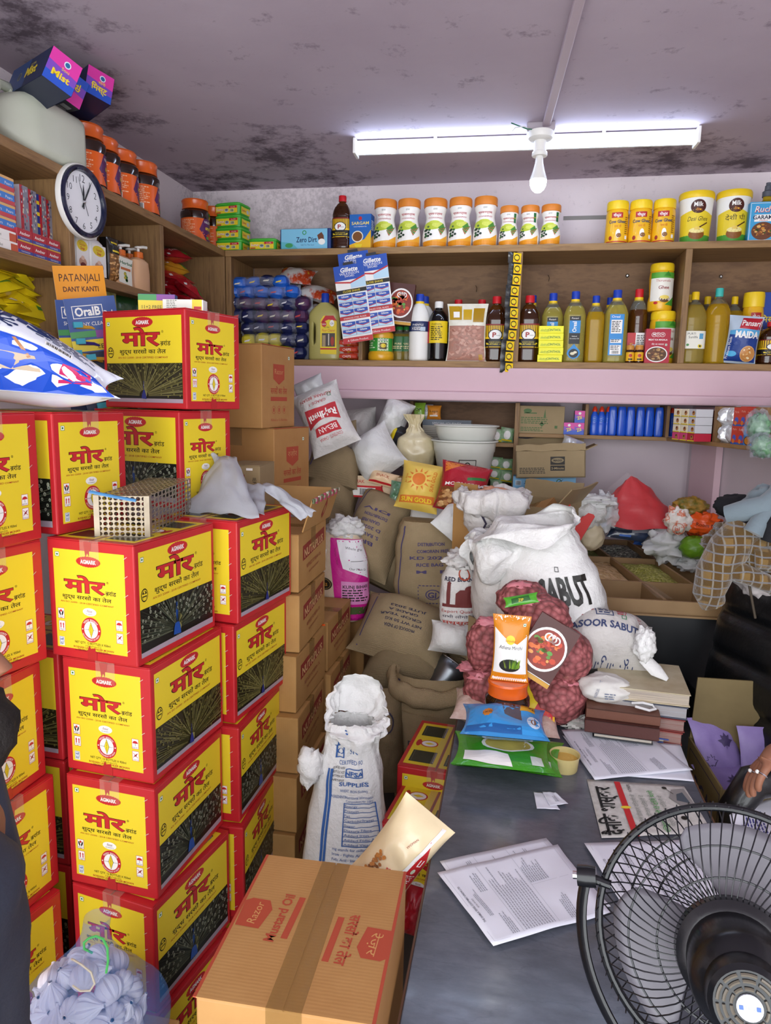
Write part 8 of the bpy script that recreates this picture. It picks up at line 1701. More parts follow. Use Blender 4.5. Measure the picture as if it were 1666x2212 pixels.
P=PR();OR=K('#d8871c', .3);P.rect(-w_*.46, 0, w_*.46, h_, K('#f0efec', .3), 4, 6);P.rect(-w_*.46, 0, w_*.46, h_*.14, OR, 4, 1);P.poly([(-w_*.46, h_), (w_*.46, h_), (w_*.46, h_*.72), (w_*.2, h_*.6), (-w_*.1, h_*.66), (-w_*.46, h_*.82)], OR);P.ell(0, h_*.66, w_*.13, w_*.13, YEL, 18);P.text('Suryoday', 0, h_*.63, h_*.05, K('#c0501c'), fit=w_*.3);P.text('Athana Mirchi', 0, h_*.52, h_*.075, BLK, fit=w_*.66, slant=.2);P.ell(0, h_*.27, w_*.3, h_*.1, K('#2a2a26'), 20)
r=random.Random(3)
for k in range(16):a=r.uniform(-.3, .3)*w_;P.poly([(a*.7, h_*.22), (a+w_*.02, h_*.24), (a*1.25, h_*(.36+.04*r.random()))], K(r.choice(['#8aa82c', '#6a9024', '#a8b844', '#4f7a1c'])))
veg(P, w_*.36, h_*.88, .004)
pouch('chilli_pouch', 'orange and white green chilli pouch standing on the orange jar lid', 'pouch', w_, h_, .04, mat('orange_pouch', '#d8871c', .3, coat=.3), (c.x, Yc, zt), -.05, P, seed=4, wr=.06)
c=at(1132, 1470, 1.90);kx=mpp(1140, 1400, 1.9)
masala('masala_box', 'curry picture masala box leaning tilted against the peanut bags', (at(1160, 1462, 1.81).x-.022, 1.81, at(1160, 1462, 1.81).z), 88*kx, 130*kx, (radians(-12), radians(27), -.15), '')
q=pz(1198, 1568);t=thing('spray_bottle', 'small spray bottle of blue liquid with white nozzle on the desk', 'bottle', (q.x, q.y+.018, ZD));h_=at(1198, 1457, q.y+.018).z-ZD;r_=.0165
mb=MB();mb.lathe([(r_*.95, 0), (r_, .004), (r_, h_*.62), (r_*.8, h_*.70), (r_*.5, h_*.73)], mat('blue_liquid_bottle', '#1f5a8a', .08, trans=.3, coat=.4), 24);mb.build('bottle', t)
mb=MB();mb.lathe([(r_*.75, h_*.72), (r_*.75, h_*.82), (r_*.5, h_*.84), (r_*.5, h_*.97), (r_*.4, h_)], WHITEP, 20);mb.build('nozzle', t)
P=PR();P.rect(-r_*1.2, h_*.2, r_*1.2, h_*.5, K('#cfe0ee'), 8, 1);P.para(-r_*.9, h_*.46, r_*1.6, 5, h_*.05, K('#24508a'));mb=MB();mb.decal(P, around(r_*1.01));mb.build('label', t)
q=pz(1243, 1568);P=PR();P.rect(-.028, .02, .028, .028, YEL);P.text('Karma', 0, .005, .012, YEL);P.rect(-.028, 0, .028, .003, K('#d8a83a'))
for k in range(2):carton_box('small_box', 'little maroon and yellow box on the desk, %s one'%['lower', 'upper'][k], 'box', .056, .035, .026, K('#5a1a24'), (q.x-.004*k, q.y+.03, ZD+.0265*k), -.1-.1*k, P, group='two little maroon boxes')
NEWS=mat('newsprint', '#d4d2cc', .8, var='#b8b6b0', vs=60)
q=pz(1245, 1570);t=thing('crumpled_paper', 'crumpled newspaper scrap in front of the little maroon boxes', 'paper', (q.x, q.y, ZD+.014));mb=MB();crumple(mb, (0, 0, .0), (.05, .03, .018), NEWS, 5, .7, 30, 20, 4);mb.build('paper', t, sharp=25)
def flat(name, label, px0, py0, px1, py1, th, m, pr=None, seed=0, z=ZD, rz=0, group=None, wr=.18, w=None, h=None, cat='packet'):
 a, b=pz((px0+px1)/2, py1, z), pz((px0+px1)/2, py0, z);w=w or(pz(px1, (py0+py1)/2, z).x-pz(px0, (py0+py1)/2, z).x);h=h or b.y-a.y
 return pouch(name, label, cat, w, h, th, m, (a.x, a.y, z+th/2+.001), 0, pr(w, h)if pr else None, (radians(-90), 0, rz), group, seed, wr)
PUF=mat('pinkish_puffed_rice_bag', '#e8d4c8', .25, var='#d8b8a8', vs=60, bmp=.7, bs=90, coat=.5)
flat('snack_bag', 'clear bag of pinkish white balls left of the orange jar', 975, 1515, 1085, 1585, .07, PUF, None, 3, wr=.2)
flat('snack_bag', 'clear bag of white balls beside the spray bottle', 1130, 1545, 1205, 1612, .05, PUF, None, 5, wr=.2)
def custard(w, h):P=PR();P.rect(-w*.46, h*.04, w*.46, h*.96, YEL, 5, 5);P.poly([(w*.1, h*.04), (w*.46, h*.04), (w*.46, h*.9), (w*.3, h*.9)], RED);P.text('Custard', -w*.04, h*.55, h*.2, RED, rot=-.5, bold=.03, fit=w*.5);P.ell(-w*.2, h*.25, w*.18, h*.18, K('#d87a2a'), 14);P.ell(-w*.22, h*.28, w*.1, h*.1, K('#f0e0b0'), 12);P.ell(w*.3, h*.3, w*.12, h*.2, K('#c83a1c'), 12);return P
p=pouch('custard_packet', 'yellow and red custard powder packet behind the blue packet', 'packet', .15, .13, .03, foil('#e8b81c'), pz(1135, 1585)+Vector((0, .02, .05)), 0, custard(.15, .13), (radians(-50), radians(12), -.2), None, 6, .15)
for k, (dx, rz_, lab)in enumerate(((0, .05, 'lowest'), (.012, -.08, 'middle'), (-.004, .02, 'top'))):
 def grn(w, h):P=PR();P.poly([(-w*.4, h*.1), (w*.1, h*.04), (w*.06, h*.3), (-w*.2, h*.38), (-w*.42, h*.36)], WHT);P.ell(w*.06, h*.6, w*.3, h*.22, WHT, 18);P.ell(w*.06, h*.6, w*.26, h*.19, K('#c8b45a'), 18);P.rect(w*.3, h*.1, w*.42, h*.3, K('#cfd8d0'));return P
 flat('green_packet', 'shiny green and white packet on the desk, %s of three'%lab, 985, 1598, 1192, 1672, .022, foil('#3f9a1c', .22), grn, 9+k, ZD+.020*k, rz_, 'three shiny green packets', .6)
 bpy.data.objects[[o.name for o in COL.objects if o.name.startswith('green_packet')and o.parent is None][-1]].location.x+=dx
def bluep(w, h):P=PR();B=K('#3a94d8', .25);P.rect(-w*.46, h*.05, w*.46, h*.95, B, 6, 4);P.poly([(-w*.1, h*.95), (w*.2, h*.95), (w*.22, h*.3), (.0, h*.4)], K('#55505a'));P.text('चाय', w*.02, h*.62, h*.2, BLK, bold=.03);P.ell(-w*.22, h*.42, w*.07, h*.12, K('#d8882a'), 18, .15);P.text('1KG', -w*.22, h*.38, h*.08, K('#5a2a10'));P.poly([(w*.2, h*.55), (w*.4, h*.6), (w*.38, h*.92), (w*.22, h*.9)], K('#d8a02a'));P.text('ELSE', w*.3, h*.68, h*.12, BLK, rot=-.2);P.ell(w*.36, h*.3, w*.08, h*.16, K('#c8dcf0'), 16);P.ell(w*.36, h*.28, w*.035, h*.07, K('#7a5a4a'), 10);P.rect(-w*.46, h*.05, w*.2, h*.16, K('#1f5a9a'));return P
flat('blue_packet', 'light blue glossy packet lying on the shiny green ones', 1000, 1550, 1178, 1618, .055, mat('blue_glossy_film', '#3a8ed0', .15, coat=.5, bmp=.5, bs=35), bluep, 12, ZD+.072, .03, None, .35)
q=pz(1220, 1672);t=thing('plastic_cup', 'round translucent cup of yellow paste on the desk', 'cup', (q.x, q.y+.025, ZD));r_=32*mpp(1220, 1650, q.y)
mb=MB();mb.lathe([(r_*.86, 0), (r_*.9, .003), (r_*.98, .037), (r_*1.03, .038), (r_*1.03, .04), (r_*.95, .038), (r_*.88, .006)], mat('translucent_cup', '#e0d090', .25, trans=.3), 36, capt=False);mb.build('cup', t);mb=MB();mb.lathe([(r_*.85, .004), (r_*.93, .026), (r_*.5, .029), (.001, .03)], mat('yellow_paste', '#dcb458', .5, bmp=.3, bs=50), 30);mb.build('paste', t)
def sheet(name, label, cs, pr=None, z=ZD+.001, m=PAPER, curl=.0, group=None, cat='paper', wave=.002):
 c=[pz(x, y, z)for x, y in cs];o=c[0];t=thing(name, label, cat, o, 0, group);e=[p-o for p in c]
 def f(u, v):p=(e[0].lerp(e[1], u)).lerp(e[3].lerp(e[2], u), v);return p+Vector((0, 0, wave*(1+noise.noise(Vector((u*3, v*3, o.x*9))))+curl*max(0, u-.75)**2*16))
 mb=MB();mb.grid(f, 16, 16, m);mb.build('sheet', t, solid=.0004)
 if pr:mb=MB();mb.decal(pr, lambda a, b:(f(min(max(a, 0), 1), min(max(b, 0), 1)), Vector((0, 0, 1))), off=.0009, step=.0001);mb.build('print', t)
 return t
GRY=K('#a4a6b0', .7);TXT=K('#6a6c74', .7)
def invoice(s=0):
 P=PR();P.text('RETAIL INVOICE', .5, .90, .018, TXT);P.text('THE SHIMLA TEHSIL COOP M&C UNION LTD.', .5, .93, .024, TXT, fit=.5, bold=.01);P.para(.3, .87, .4, 3, .012, GRY, seed=s);P.para(.06, .8, .3, 4, .016, GRY, seed=s+1);P.para(.62, .8, .3, 4, .016, GRY, seed=s+2);P.line([(.05, .72), (.95, .72)], .002, GRY)
 for k in range(12):P.para(.06, .69-.022*k, .86, 1, .016, GRY, seed=s+k*3)
 P.line([(.05, .42), (.95, .42)], .002, GRY);P.line([(.55, .42), (.55, .1)], .002, GRY);P.para(.58, .4, .34, 9, .018, GRY, seed=s+5);P.para(.06, .3, .3, 5, .016, GRY, seed=s+7);P.frame(.04, .05, .96, .97, .0015, GRY);return P
sheet('paper', 'blank printed sheet under the top invoice at the desk right', ((1500, 1690), (1470, 1610), (1215, 1590), (1275, 1672)), None, group=None)
sheet('invoice', 'printed invoice curling on the desk below the brown ledgers', ((1497, 1665), (1382, 1575), (1213, 1580), (1285, 1686)), invoice(1), ZD+.006, curl=.003)
N_=PR();N_.text('दैनिक भास्कर', .46, .79, .22, K('#1a1a1a', .8), fit=.84, bold=.025);N_.rect(0, .66, 1, .72, K('#c0282c', .8));N_.ell(.5, .69, .025, .05, YEL, 14);N_.text('ATHER', .88, .57, .05, BLK)
for k in range(4):N_.text('पेट्रोल डीजल दिल्ली में', .45, .56-.09*k, .06, K('#8a9088', .8), fit=.6)
N_.text('रिज़्टा ले लो ये दिल मांगे', .45, .36, .07, K('#3a9a3a', .8), fit=.8);N_.poly([(.5, .0), (.95, .02), (.9, .16), (.72, .22), (.55, .14)], K('#8a8684', .8));N_.poly([(.6, .04), (.85, .06), (.8, .13), (.66, .16)], K('#4a525c', .8));N_.ell(.93, .22, .03, .025, BLK, 10);N_.line([(.93, .22), (.8, .16)], .008, BLK);N_.ell(.3, .18, .04, .03, BLK, 10)
sheet('newspaper', 'Hindi newspaper with big black masthead and red stripe on the desk', ((1300, 1812), (1268, 1685), (1478, 1700), (1540, 1800)), None, ZD+.001, NEWS, cat='newspaper')
c=[pz(x, y, ZD+.004)for x, y in((1300, 1812), (1268, 1685), (1478, 1700), (1540, 1800))]
P0n=PR();[P0n.it.append(([(a, 1-(1-b))for a, b in v], f, m))for v, f, m in N_.it]
tn=[o for o in COL.objects if o.get('category')=='newspaper'][0]
def nf(a, b):p=(c[0].lerp(c[1], a)).lerp(c[3].lerp(c[2], a), 1-b);return p-tn.location+Vector((0, 0, .001)), Vector((0, 0, 1))
mb=MB();mb.decal(N_, nf, step=.0001);mb.build('print', tn)
sheet('invoice', 'printed invoice lying upper in the pair at the desk left edge', ((1320, 1960), (1180, 1812), (950, 1862), (1040, 1990)), invoice(4), ZD+.001)
sheet('invoice', 'printed invoice lying on top of the pair at the desk left edge, heading toward it', ((1318, 1975), (1205, 1828), (945, 1888), (1066, 2047)), invoice(9), ZD+.004, wave=.004)
sheet('invoice', 'printed invoice under the fan, right of the pair', ((1700, 1965), (1560, 1815), (1262, 1822), (1365, 1990)), invoice(14), ZD+.005)
sheet('paper', 'torn blank paper slip in the middle of the desk', ((1160, 1748), (1153, 1712), (1183, 1715), (1210, 1751)), None);sheet('paper', 'smaller torn paper slip overlapping the other slip', ((1188, 1742), (1172, 1712), (1200, 1713), (1228, 1738)), PR().para(.2, .6, .5, 3, .08, GRY), ZD+.003)
sheet('paper', 'handwritten sheet at the right edge beside the fan', ((1600, 1850), (1575, 1768), (1690, 1715), (1740, 1850)), PR().para(.35, .5, .5, 8, .05, K('#4a4a8a')), .70, wave=.006)
def book(name, label, px, py, w, d_, h, z, cov, rz=0, pages='#d8cfc0', group=None):
 q=pz(px, py, z);t=thing(name, label, 'book', (q.x, q.y+d_/2, z), rz, group)
 mb=MB();mb.box(-w/2, -d_/2, 0, w/2, d_/2, .003, cov);mb.box(-w/2, -d_/2, h-.003, w/2, d_/2, h, cov)
 if name=='ledger':mb.box(-w/2, -d_/2, 0, w/2, -d_/2+.003, h, cov)
 mb.build('cover', t, bevel=.001)
 mb=MB();mb.box(-w/2+.004, -d_/2+.004, .003, w/2-.003, d_/2-.003, h-.003, mat('pages_'+pages[1:], pages, .8, bmp=.8, bs=5, sc=(1, 1, 60), var='#9a9088', vs=4));mb.build('pages', t);return t, q
BRL=mat('brown_leatherette', '#6a4232', .45, bmp=.15, bs=90);BRD=mat('dark_brown_leatherette', '#4f2b25', .45, bmp=.15, bs=90)
book('notebook', 'blue and red edged notebook under the brown ledgers', 1395, 1600, .13, .16, .012, ZD, mat('blue_red_cover', '#2a4a9a', .4), -.1)
book('book', 'black covered book lying beneath the dark brown ledger', 1350, 1602, .15, .15, .014, ZD+.0125, mat('black_blue_cover', '#23262e', .35), -.08)
b1, q1=book('ledger', 'dark brown ledger under the tan brown one', 1348, 1592, .185, .15, .034, ZD+.028, BRD, -.09);b2, q2=book('ledger', 'tan brown ledger with the white drawstring pouch on it', 1350, 1560, .185, .14, .026, ZD+.0625, BRL, -.08)
for k, (c_, pg, lab)in enumerate((('#8a3a34', '#9a5a50', 'lowest, with red page edges'), ('#7a3430', '#8a5048', 'second, with maroon cover'), ('#4a4e5c', '#a8acb4', 'third, with frayed grey pages'), ('#c8c0a4', '#cdbfa8', 'topmost, with worn cream cover'))):
 book('old_ledger', 'long old ledger in the stack behind the brown ones, '+lab, 1378, 1560-12*k, .23, .22, .034, ZD+.035*k, mat('worn_cover_%d'%k, c_, .7, var='#a89878' if k==3 else c_, vs=9), -.13+.02*k, pg, 'stack of long old ledgers')
 o_=[o for o in COL.objects if o.name.startswith('old_ledger')and not o.parent][-1];o_.location=(.365+.002*k, 1.98, ZD+.035*k)
q=at(1315, 1500, q2.y+.04);t=thing('drawstring_pouch', 'white cloth pouch with printed lines and looped cord on the tan ledger', 'pouch', (q.x-.004, q2.y+.08, ZD+.12));mb=MB();crumple(mb, (0, 0, 0), (.075, .055, .036), mat('white_cotton', '#d8d6d0', .8, bmp=.3, bs=60), 13, .16, 36, 24, 2);mb.build('pouch', t, sharp=80)
mb=MB();mb.tube([(.065, -.04, -.02), (.09, -.05, -.012), (.115, -.045, -.018), (.122, -.055, -.024), (.105, -.068, -.024), (.07, -.06, -.02)], .0035, mat('white_cord', '#d8d8d8', .7), 8);mb.build('cord', t)
P=PR();P.text('MARKANDA PVT', 0, .012, .012, K('#6a7488'), rot=1.2, fit=.05);P.para(.012, .0, .03, 3, .006, K('#6a7488'));mb=MB();mb.decal(P, plane((-.02, -.052, .0), (1, 0, .0), (0, .6, .8)), off=.004);mb.build('print', t)
# ---------------------------------------------------------------- fan on the desk, seen from behind
ax=(ROT@Vector((-.065, .035, .18))).normalized();rt=(ROT@Vector((1, 0, 0)));rt=(rt-ax*rt.dot(ax)).normalized();up=ax.cross(rt);FM=Matrix((rt, up, ax)).transposed()
FC=CAM+ROT@Vector((.427, -.531, -.88));t=thing('table_fan', 'black wire caged table fan with grey blades seen from behind', 'fan', FC, rot=FM.to_euler());FR=.155
GP=mat('grey_fan_blade', '#67646b', .4);WIRE=mat('black_wire', '#15161b', .3)
mb=MB();mb.tube([(FR*cos(2*pi*k/60), FR*sin(2*pi*k/60), 0)for k in range(60)], .0052, BLACKP, 10, closed=True);mb.build('guard_ring', t)
for side in(1, -1):
 mb=MB();n=66
 for k in range(n):
  a=2*pi*(k+(.5 if side<0 else 0))/n;tw=.22*side;pts=[]
  for j in range(7):
   u=j/6;rr=FR*(1-u)+(.058 if side>0 else .03)*u;z=side*(.055 if side>0 else .05)*sin(min(1, u*1.35)*pi/2);b=a+tw*u;pts.append((rr*cos(b), rr*sin(b), z+.003*(j==2)))
  pts=[((FR+.004)*cos(a-tw*.1), (FR+.004)*sin(a-tw*.1), -side*.014)]+pts
  mb.tube(pts, .0009, WIRE, 5)
 for rr, z in((.118, .040), (.085, .052)):mb.tube([(rr*cos(2*pi*k/40), rr*sin(2*pi*k/40), side*z)for k in range(40)], .0014, WIRE, 5, closed=True)
 mb.build('rear_guard' if side>0 else 'front_guard', t)
for k in range(3):
 a0=radians(60+120*k)
 def bl(u, v):r_=.03+.107*v;sp=radians(-42+84*u)*(1-.25*(1-v))*(1-.55*max(0, v-.72)**2*8);a=a0+sp+.35*v;return Vector((r_*cos(a), r_*sin(a), .016*(u-.5)*2))
 mb=MB();mb.grid(bl, 16, 10, GP);mb.build('blade', t, solid=.0015)
mb=MB();mb.lathe([(.064, .045), (.066, .05), (.064, .062), (.058, .066), (.05, .07)], BLACKP, 40);mb.lathe([(.053, .066), (.054, .08), (.054, .13), (.05, .14), (.042, .148), (.04, .15)], BLACKP, 40);mb.lathe([(.02, -.03), (.026, -.02), (.026, .04)], BLACKP, 24);mb.build('motor', t)
mb=MB();mb.lathe([(.040, .148), (.041, .158), (.039, .176), (.034, .181)], BLACKP, 36)
for k in range(10):
 for rr in(.017, .024, .030):a=2*pi*k/10;mb.tube([(rr*cos(a+.5*q_/5), rr*sin(a+.5*q_/5), .182)for q_ in range(6)], .0017, mat('vent_slot', '#5a5348', .5), 5)
mb.build('rear_cap', t);mb=MB();mb.lathe([(.0125, .181), (.0125, .1835)], mat('round_sticker', '#b8bcc6', .4), 24);P=PR();P.rect(-.010, -.002, -.006, .002, K('#3a5a9a'));P.rect(.006, -.002, .010, .002, K('#3a5a9a'));P.text('FAN', 0, -.002, .005, GRY);mb.decal(P, plane((0, 0, .1836), (1, 0, 0), (0, 1, 0)));mb.build('sticker', t)
pv=radians(161);pts=[((FR+.022)*cos(pv+.95*u), (FR+.022+.012*u)*sin(pv+.95*u), .004+.01*u)for u in[k/14 for k in range(15)]];pts2=[((FR+.022)*cos(pi-pv-.95*u), (FR+.022+.012*u)*sin(pi-pv-.95*u), .004+.01*u)for u in[k/14 for k in range(15)]]
yk=pts+[(-.08, -FR-.075, .02), (0, -FR-.085, .02), (.08, -FR-.075, .02)]+pts2[::-1]
mb=MB();mb.tube(yk, .0085, BLACKP, 10, flat=.6);mb.build('yoke', t)
for s_ in(1, -1):
 p=Vector(pts[0]if s_>0 else pts2[0]);mb=MB();mb.lathe([(.013, -.012), (.014, 0), (.013, .012)], BLACKP, 20, M=Matrix.Translation(p)@Matrix.Rotation(pi/2, 4, 'Y'));mb.tube([p, p+Vector((.03*s_, -.008, 0))], .006, BLACKP, 10);mb.lathe([(.005, .012), (.005, .018)], CHROME, 8, M=Matrix.Translation(p)@Matrix.Rotation(-s_*pi/2, 4, 'Y'));mb.build('pivot_knob', t)
fl=FM.inverted()@(Vector((FC.x, FC.y, ZD+.001))-FC);mb=MB();mb.tube([(0, -FR-.085, .02), fl*.97], .014, BLACKP, 14);mb.build('stem', t);mb=MB();mb.lathe([(.085, 0), (.085, .008), (.05, .018), (.02, .026)], BLACKP, 32, M=FM.inverted().to_4x4());mb.build('base', t, loc=fl)
# ---------------------------------------------------------------- wire mesh trap and grey cloth bag on the front cartons
A1T=LV[4]+CH+.001
a, b, c=atz(237, 1158, A1T), atz(345, 1160, A1T), atz(392, 1105, A1T);w_, d_=(b-a).length, (c-b).length;rz=math.atan2(b.y-a.y, b.x-a.x);h_=.088
t=thing('wire_mesh_trap', 'grey perforated metal mouse trap cage with blue strip on the oil carton', 'trap', ((a.x+c.x)/2, (a.y+c.y)/2, A1T), rz);TM=mat('dull_tin', '#a89c88', .4, metal=.6, var='#8a7e6c', vs=14)
def perf(o, ux, uy, W_, H_, nx, ny, name):
 o, ux, uy=Vector(o), Vector(ux), Vector(uy);mb=MB();sx, sy=W_/nx, H_/ny
 for i in range(nx):
  for j in range(ny):
   cx_, cy_=(i+.5)*sx, (j+.5)*sy;v=[]
   for k in range(12):an=2*pi*k/12+pi/12;q=max(abs(cos(an)), abs(sin(an)));v+=[o+ux*(cx_+.40*sx*cos(an))+uy*(cy_+.40*sy*sin(an)), o+ux*(cx_+.5*sx*cos(an)/q)+uy*(cy_+.5*sy*sin(an)/q)]
   mb.add(v, [(2*k, 2*k+1, (2*k+3)%24, (2*k+2)%24)for k in range(12)], TM)
 mb.build(name, t, solid=.0008)
perf((-w_/2, -d_/2, 0), (1, 0, 0), (0, 0, 1), w_, h_, 9, 8, 'front_mesh');perf((w_/2, -d_/2, 0), (0, 1, 0), (0, 0, 1), d_, h_, 13, 8, 'side_mesh');perf((-w_/2, -d_/2, 0), (0, 1, 0), (0, 0, 1), d_, h_, 13, 8, 'side_mesh');perf((-w_/2, -d_/2, h_), (1, 0, 0), (0, 1, 0), w_, d_, 9, 13, 'top_mesh')
for x in(-w_/2, w_/2):mb=MB();mb.box(x-.006, -d_/2-.0015, 0, x+.006, -d_/2+.006, h_+.001, TM);mb.build('corner_strip', t)
mb=MB();mb.tube([(-w_*.62, -d_/2-.003, h_*1.1), (-.01, -d_/2-.004, h_*.98), (w_*.3, -d_/2-.003, h_*.9)], .004, mat('blue_strip', '#4a86b8', .4), 6, flat=.4);mb.build('blue_strip', t)
q=atz(520, 1095, A1T);t=thing('cloth_bag', 'rumpled silver grey non-woven bag with white handles on the oil cartons', 'bag', (q.x, q.y, A1T));GB=mat('silver_grey_fabric', '#a8aab0', .5, bmp=.2, bs=120);GW=mat('white_binding', '#d8d8da', .6)
def q3(px, py, dz=0, Y=None):return(at(px, py, Y)if Y else atz(px, py, A1T+dz))-t.location
def cloth(cs, bul, sd, m=GB, n=18):
 def f(u, v):p=(cs[0].lerp(cs[1], u)).lerp(cs[3].lerp(cs[2], u), v);return p+Vector((0, 0, bul*sin(pi*u)*sin(pi*v)))+Vector((noise.noise(Vector((u*4, v*4, sd))), noise.noise(Vector((u*4, v*4, sd+5))), noise.noise(Vector((u*4, v*4, sd+9)))))*.012
 mb=MB();mb.grid(f, n, n, m);return mb
Yb=q.y
cloth([q3(400, 1105, 0), q3(560, 1118, .01), q3(512, 988, 0, Yb+.02), q3(470, 985, 0, Yb+.02)], .03, 2).build('panel', t, sharp=80, solid=.001);cloth([q3(560, 1050, 0, Yb-.02), q3(650, 1125, 0, Yb-.06), q3(684, 1105, 0, Yb-.03), q3(575, 1042, 0, Yb+.05)], .02, 4).build('panel', t, sharp=80, solid=.001);cloth([q3(470, 1108, .0), q3(572, 1112, .01), q3(572, 1050, 0, Yb), q3(500, 1040, 0, Yb+.03)], .02, 6).build('panel', t, sharp=80, solid=.001);cloth([q3(455, 980, 0, Yb+.03), q3(512, 990, 0, Yb+.03), q3(520, 1060, 0, Yb), q3(490, 1070, 0, Yb)], .02, 8).build('panel', t, sharp=80, solid=.001)
for P_ in([(398, 1103), (430, 1082), (452, 1070), (470, 1085), (480, 1098), (430, 1106)], [(488, 1048), (520, 1058), (556, 1070), (555, 1082), (520, 1092), (480, 1090), (455, 1075)]):
 mb=MB();mb.tube([q3(x, y, 0, Yb-.035)for x, y in P_], .008, GW, 8, flat=.25);mb.build('handle', t)
 # ---------------------------------------------------------------- blue and white detergent bag
C1T=LV[5]+CH;q=at(60, 868, 1.33)
def surf(w, h):
 P=PR();B=K('#1f4bb8', .25);P.poly([(-w*.5, h*.0), (w*.48, h*.0), (w*.46, h*.30), (w*.2, h*.36), (-w*.2, h*.40), (-w*.5, h*.38)], B);P.text('Surf', .12*w, h*.76, h*.22, K('#24386a', .25), bold=.05, flip=True, fit=w*.36);N2=K('#1c2c5c', .25);P.ell(.09*w, h*.56, w*.03, h*.04, N2, 12)
 for k in range(9):a=k*.7;P.line([(.09*w, h*.56), (.09*w+w*.07*cos(a), h*.56+h*.09*sin(a))], .006, N2);P.ell(.09*w+w*.075*cos(a), h*.56+h*.095*sin(a), .006, .006, N2, 8)
 P.para(w*.24, h*.72, w*.22, 5, h*.04, N2);P.bars(w*.28, h*.42, w*.1, h*.08, BLK, WHT);P.poly([(w*.3, h*.06), (w*.42, h*.08), (w*.44, h*.26), (w*.34, h*.22)], K('#b81c5a'));P.poly([(w*.05, h*.1), (w*.25, h*.1), (w*.24, h*.2), (w*.1, h*.2)], K('#b8a48a'));P.line([(w*.22, h*.18), (w*.17, h*.34)], .008, K('#a8744a'));P.ell(-w*.22, h*.28, w*.06, h*.07, K('#d8dce8'), 16);r=random.Random(2)
 for k in range(16):P.ell(-w*.1+r.uniform(-.06, .06)*w, h*.16+r.uniform(-.07, .07)*h, .004, .004, WHT, 7)
 return P
pouch('detergent_bag', 'big white and blue detergent bag lying upside down on the left oil cartons', 'bag', .54, .30, .20, mat('glossy_white_blue_film', '#e6eaf4', .2, coat=.5, bmp=.25, bs=22), Vector(at(246, 860, 1.36))-Matrix.Rotation(radians(24), 3, 'Z')@Matrix.Rotation(radians(3), 3, 'Y')@Vector((.27, 0, 0)), 0, surf(.54, .30), (radians(-46), radians(3), radians(24)), None, 5, .16, n=30, tp=.8)
# ---------------------------------------------------------------- garlic in a blue net bag
gq=at(185, 2125, 1.02);t=thing('garlic_net', 'blue net bag full of garlic tied with a green string', 'bag', gq)
GAR=mat('garlic_skin', '#f0ecf0', .5, var='#dcd2dc', vs=14, bmp=.25, bs=40);BN=mat('blue_net', '#3f86d0', .35, alpha=.28, bmp=.5, bs=120);r=random.Random(7)
def bulb_mesh():
 def f(u, v):
  a, b=2*pi*u, pi*v;k=.023*(1-.17*(1-abs(sin(a*4.5)))**2)*sin(b)**.8;z=-.019*cos(b)
  if v>.8:k=max(.0035, k*(1-(v-.8)*3));z+=(v-.8)*.07
  return Vector((k*cos(a), k*sin(a), z))
 mb=MB();mb.grid(f, 36, 20, GAR, cu=True);return mb
g0=None;n_=0
for ring_, (zz, R_, cnt)in enumerate(((-.105, .085, 13), (-.07, .09, 14), (-.03, .085, 14), (.005, .065, 10), (.03, .03, 5))):
 for k in range(cnt):
  a=2*pi*(k+.5*ring_)/cnt+r.uniform(-.1, .1);p=gq+Vector((R_*.93*cos(a)+r.uniform(-.006, .006), R_*sin(a)*.84, zz+r.uniform(-.008, .008)))
  if R_*sin(a)>.05 and zz<.0:continue
  if g0 is None:g0=bulb_mesh().build('garlic_bulb', None, p);tag(g0, 'whitish garlic bulb inside the blue net bag', 'garlic', 'garlic bulbs in the blue net');o=g0
  else:o=g0.copy();COL.objects.link(o);o.location=p
  o.rotation_euler=(r.uniform(-1.4, 1.4), r.uniform(-1.4, 1.4), r.uniform(0, 6));s_=r.uniform(.85, 1.15);o.scale=(s_, s_, s_)
def netf(u, v):
 a=2*pi*u;k=[.075, .112, .122, .116, .098, .07, .05, .03, .02][min(8, int(v*8.99))];k2=[.075, .112, .122, .116, .098, .07, .05, .03, .02][min(8, int(v*8.99)+1)];f_=v*8.99-int(v*8.99);k=k+(k2-k)*f_;w_=1+.10*noise.noise(Vector((cos(a)*2, sin(a)*2, v*4)))
 return Vector((k*cos(a)*w_*1.18+.03*v*v, k*sin(a)*1.08*w_, -.145+.285*v))
mb=MB();mb.grid(netf, 40, 32, BN, cu=True);mb.build('net', t, sharp=80)
mb=MB();mb.tube([(.03, -.02, .085), (.022, -.03, .10), (.022, -.03, .112), (.03, -.028, .12), (.042, -.025, .124), (.054, -.022, .118), (.06, -.02, .10), (.064, -.026, .08), (.062, -.03, .06)], .0022, mat('green_string', '#5ac86a', .5), 6);mb.tube([(0, -.035, .08), (.012, -.046, .09), (.03, -.052, .09), (.048, -.052, .078), (.056, -.055, .06), (.05, -.06, .05), (.035, -.064, .05), (.02, -.064, .058)], .0018, mat('cream_cord', '#d8ceb8', .7), 6);mb.build('string', t)
t=thing('stool', 'low brown carton carrying the garlic net below the frame', 'carton', (gq.x, gq.y, 0));mb=MB();mb.box(-.13, -.12, 0, .13, .10, gq.z-.145, CARD);mb.build('body', t, bevel=.003)
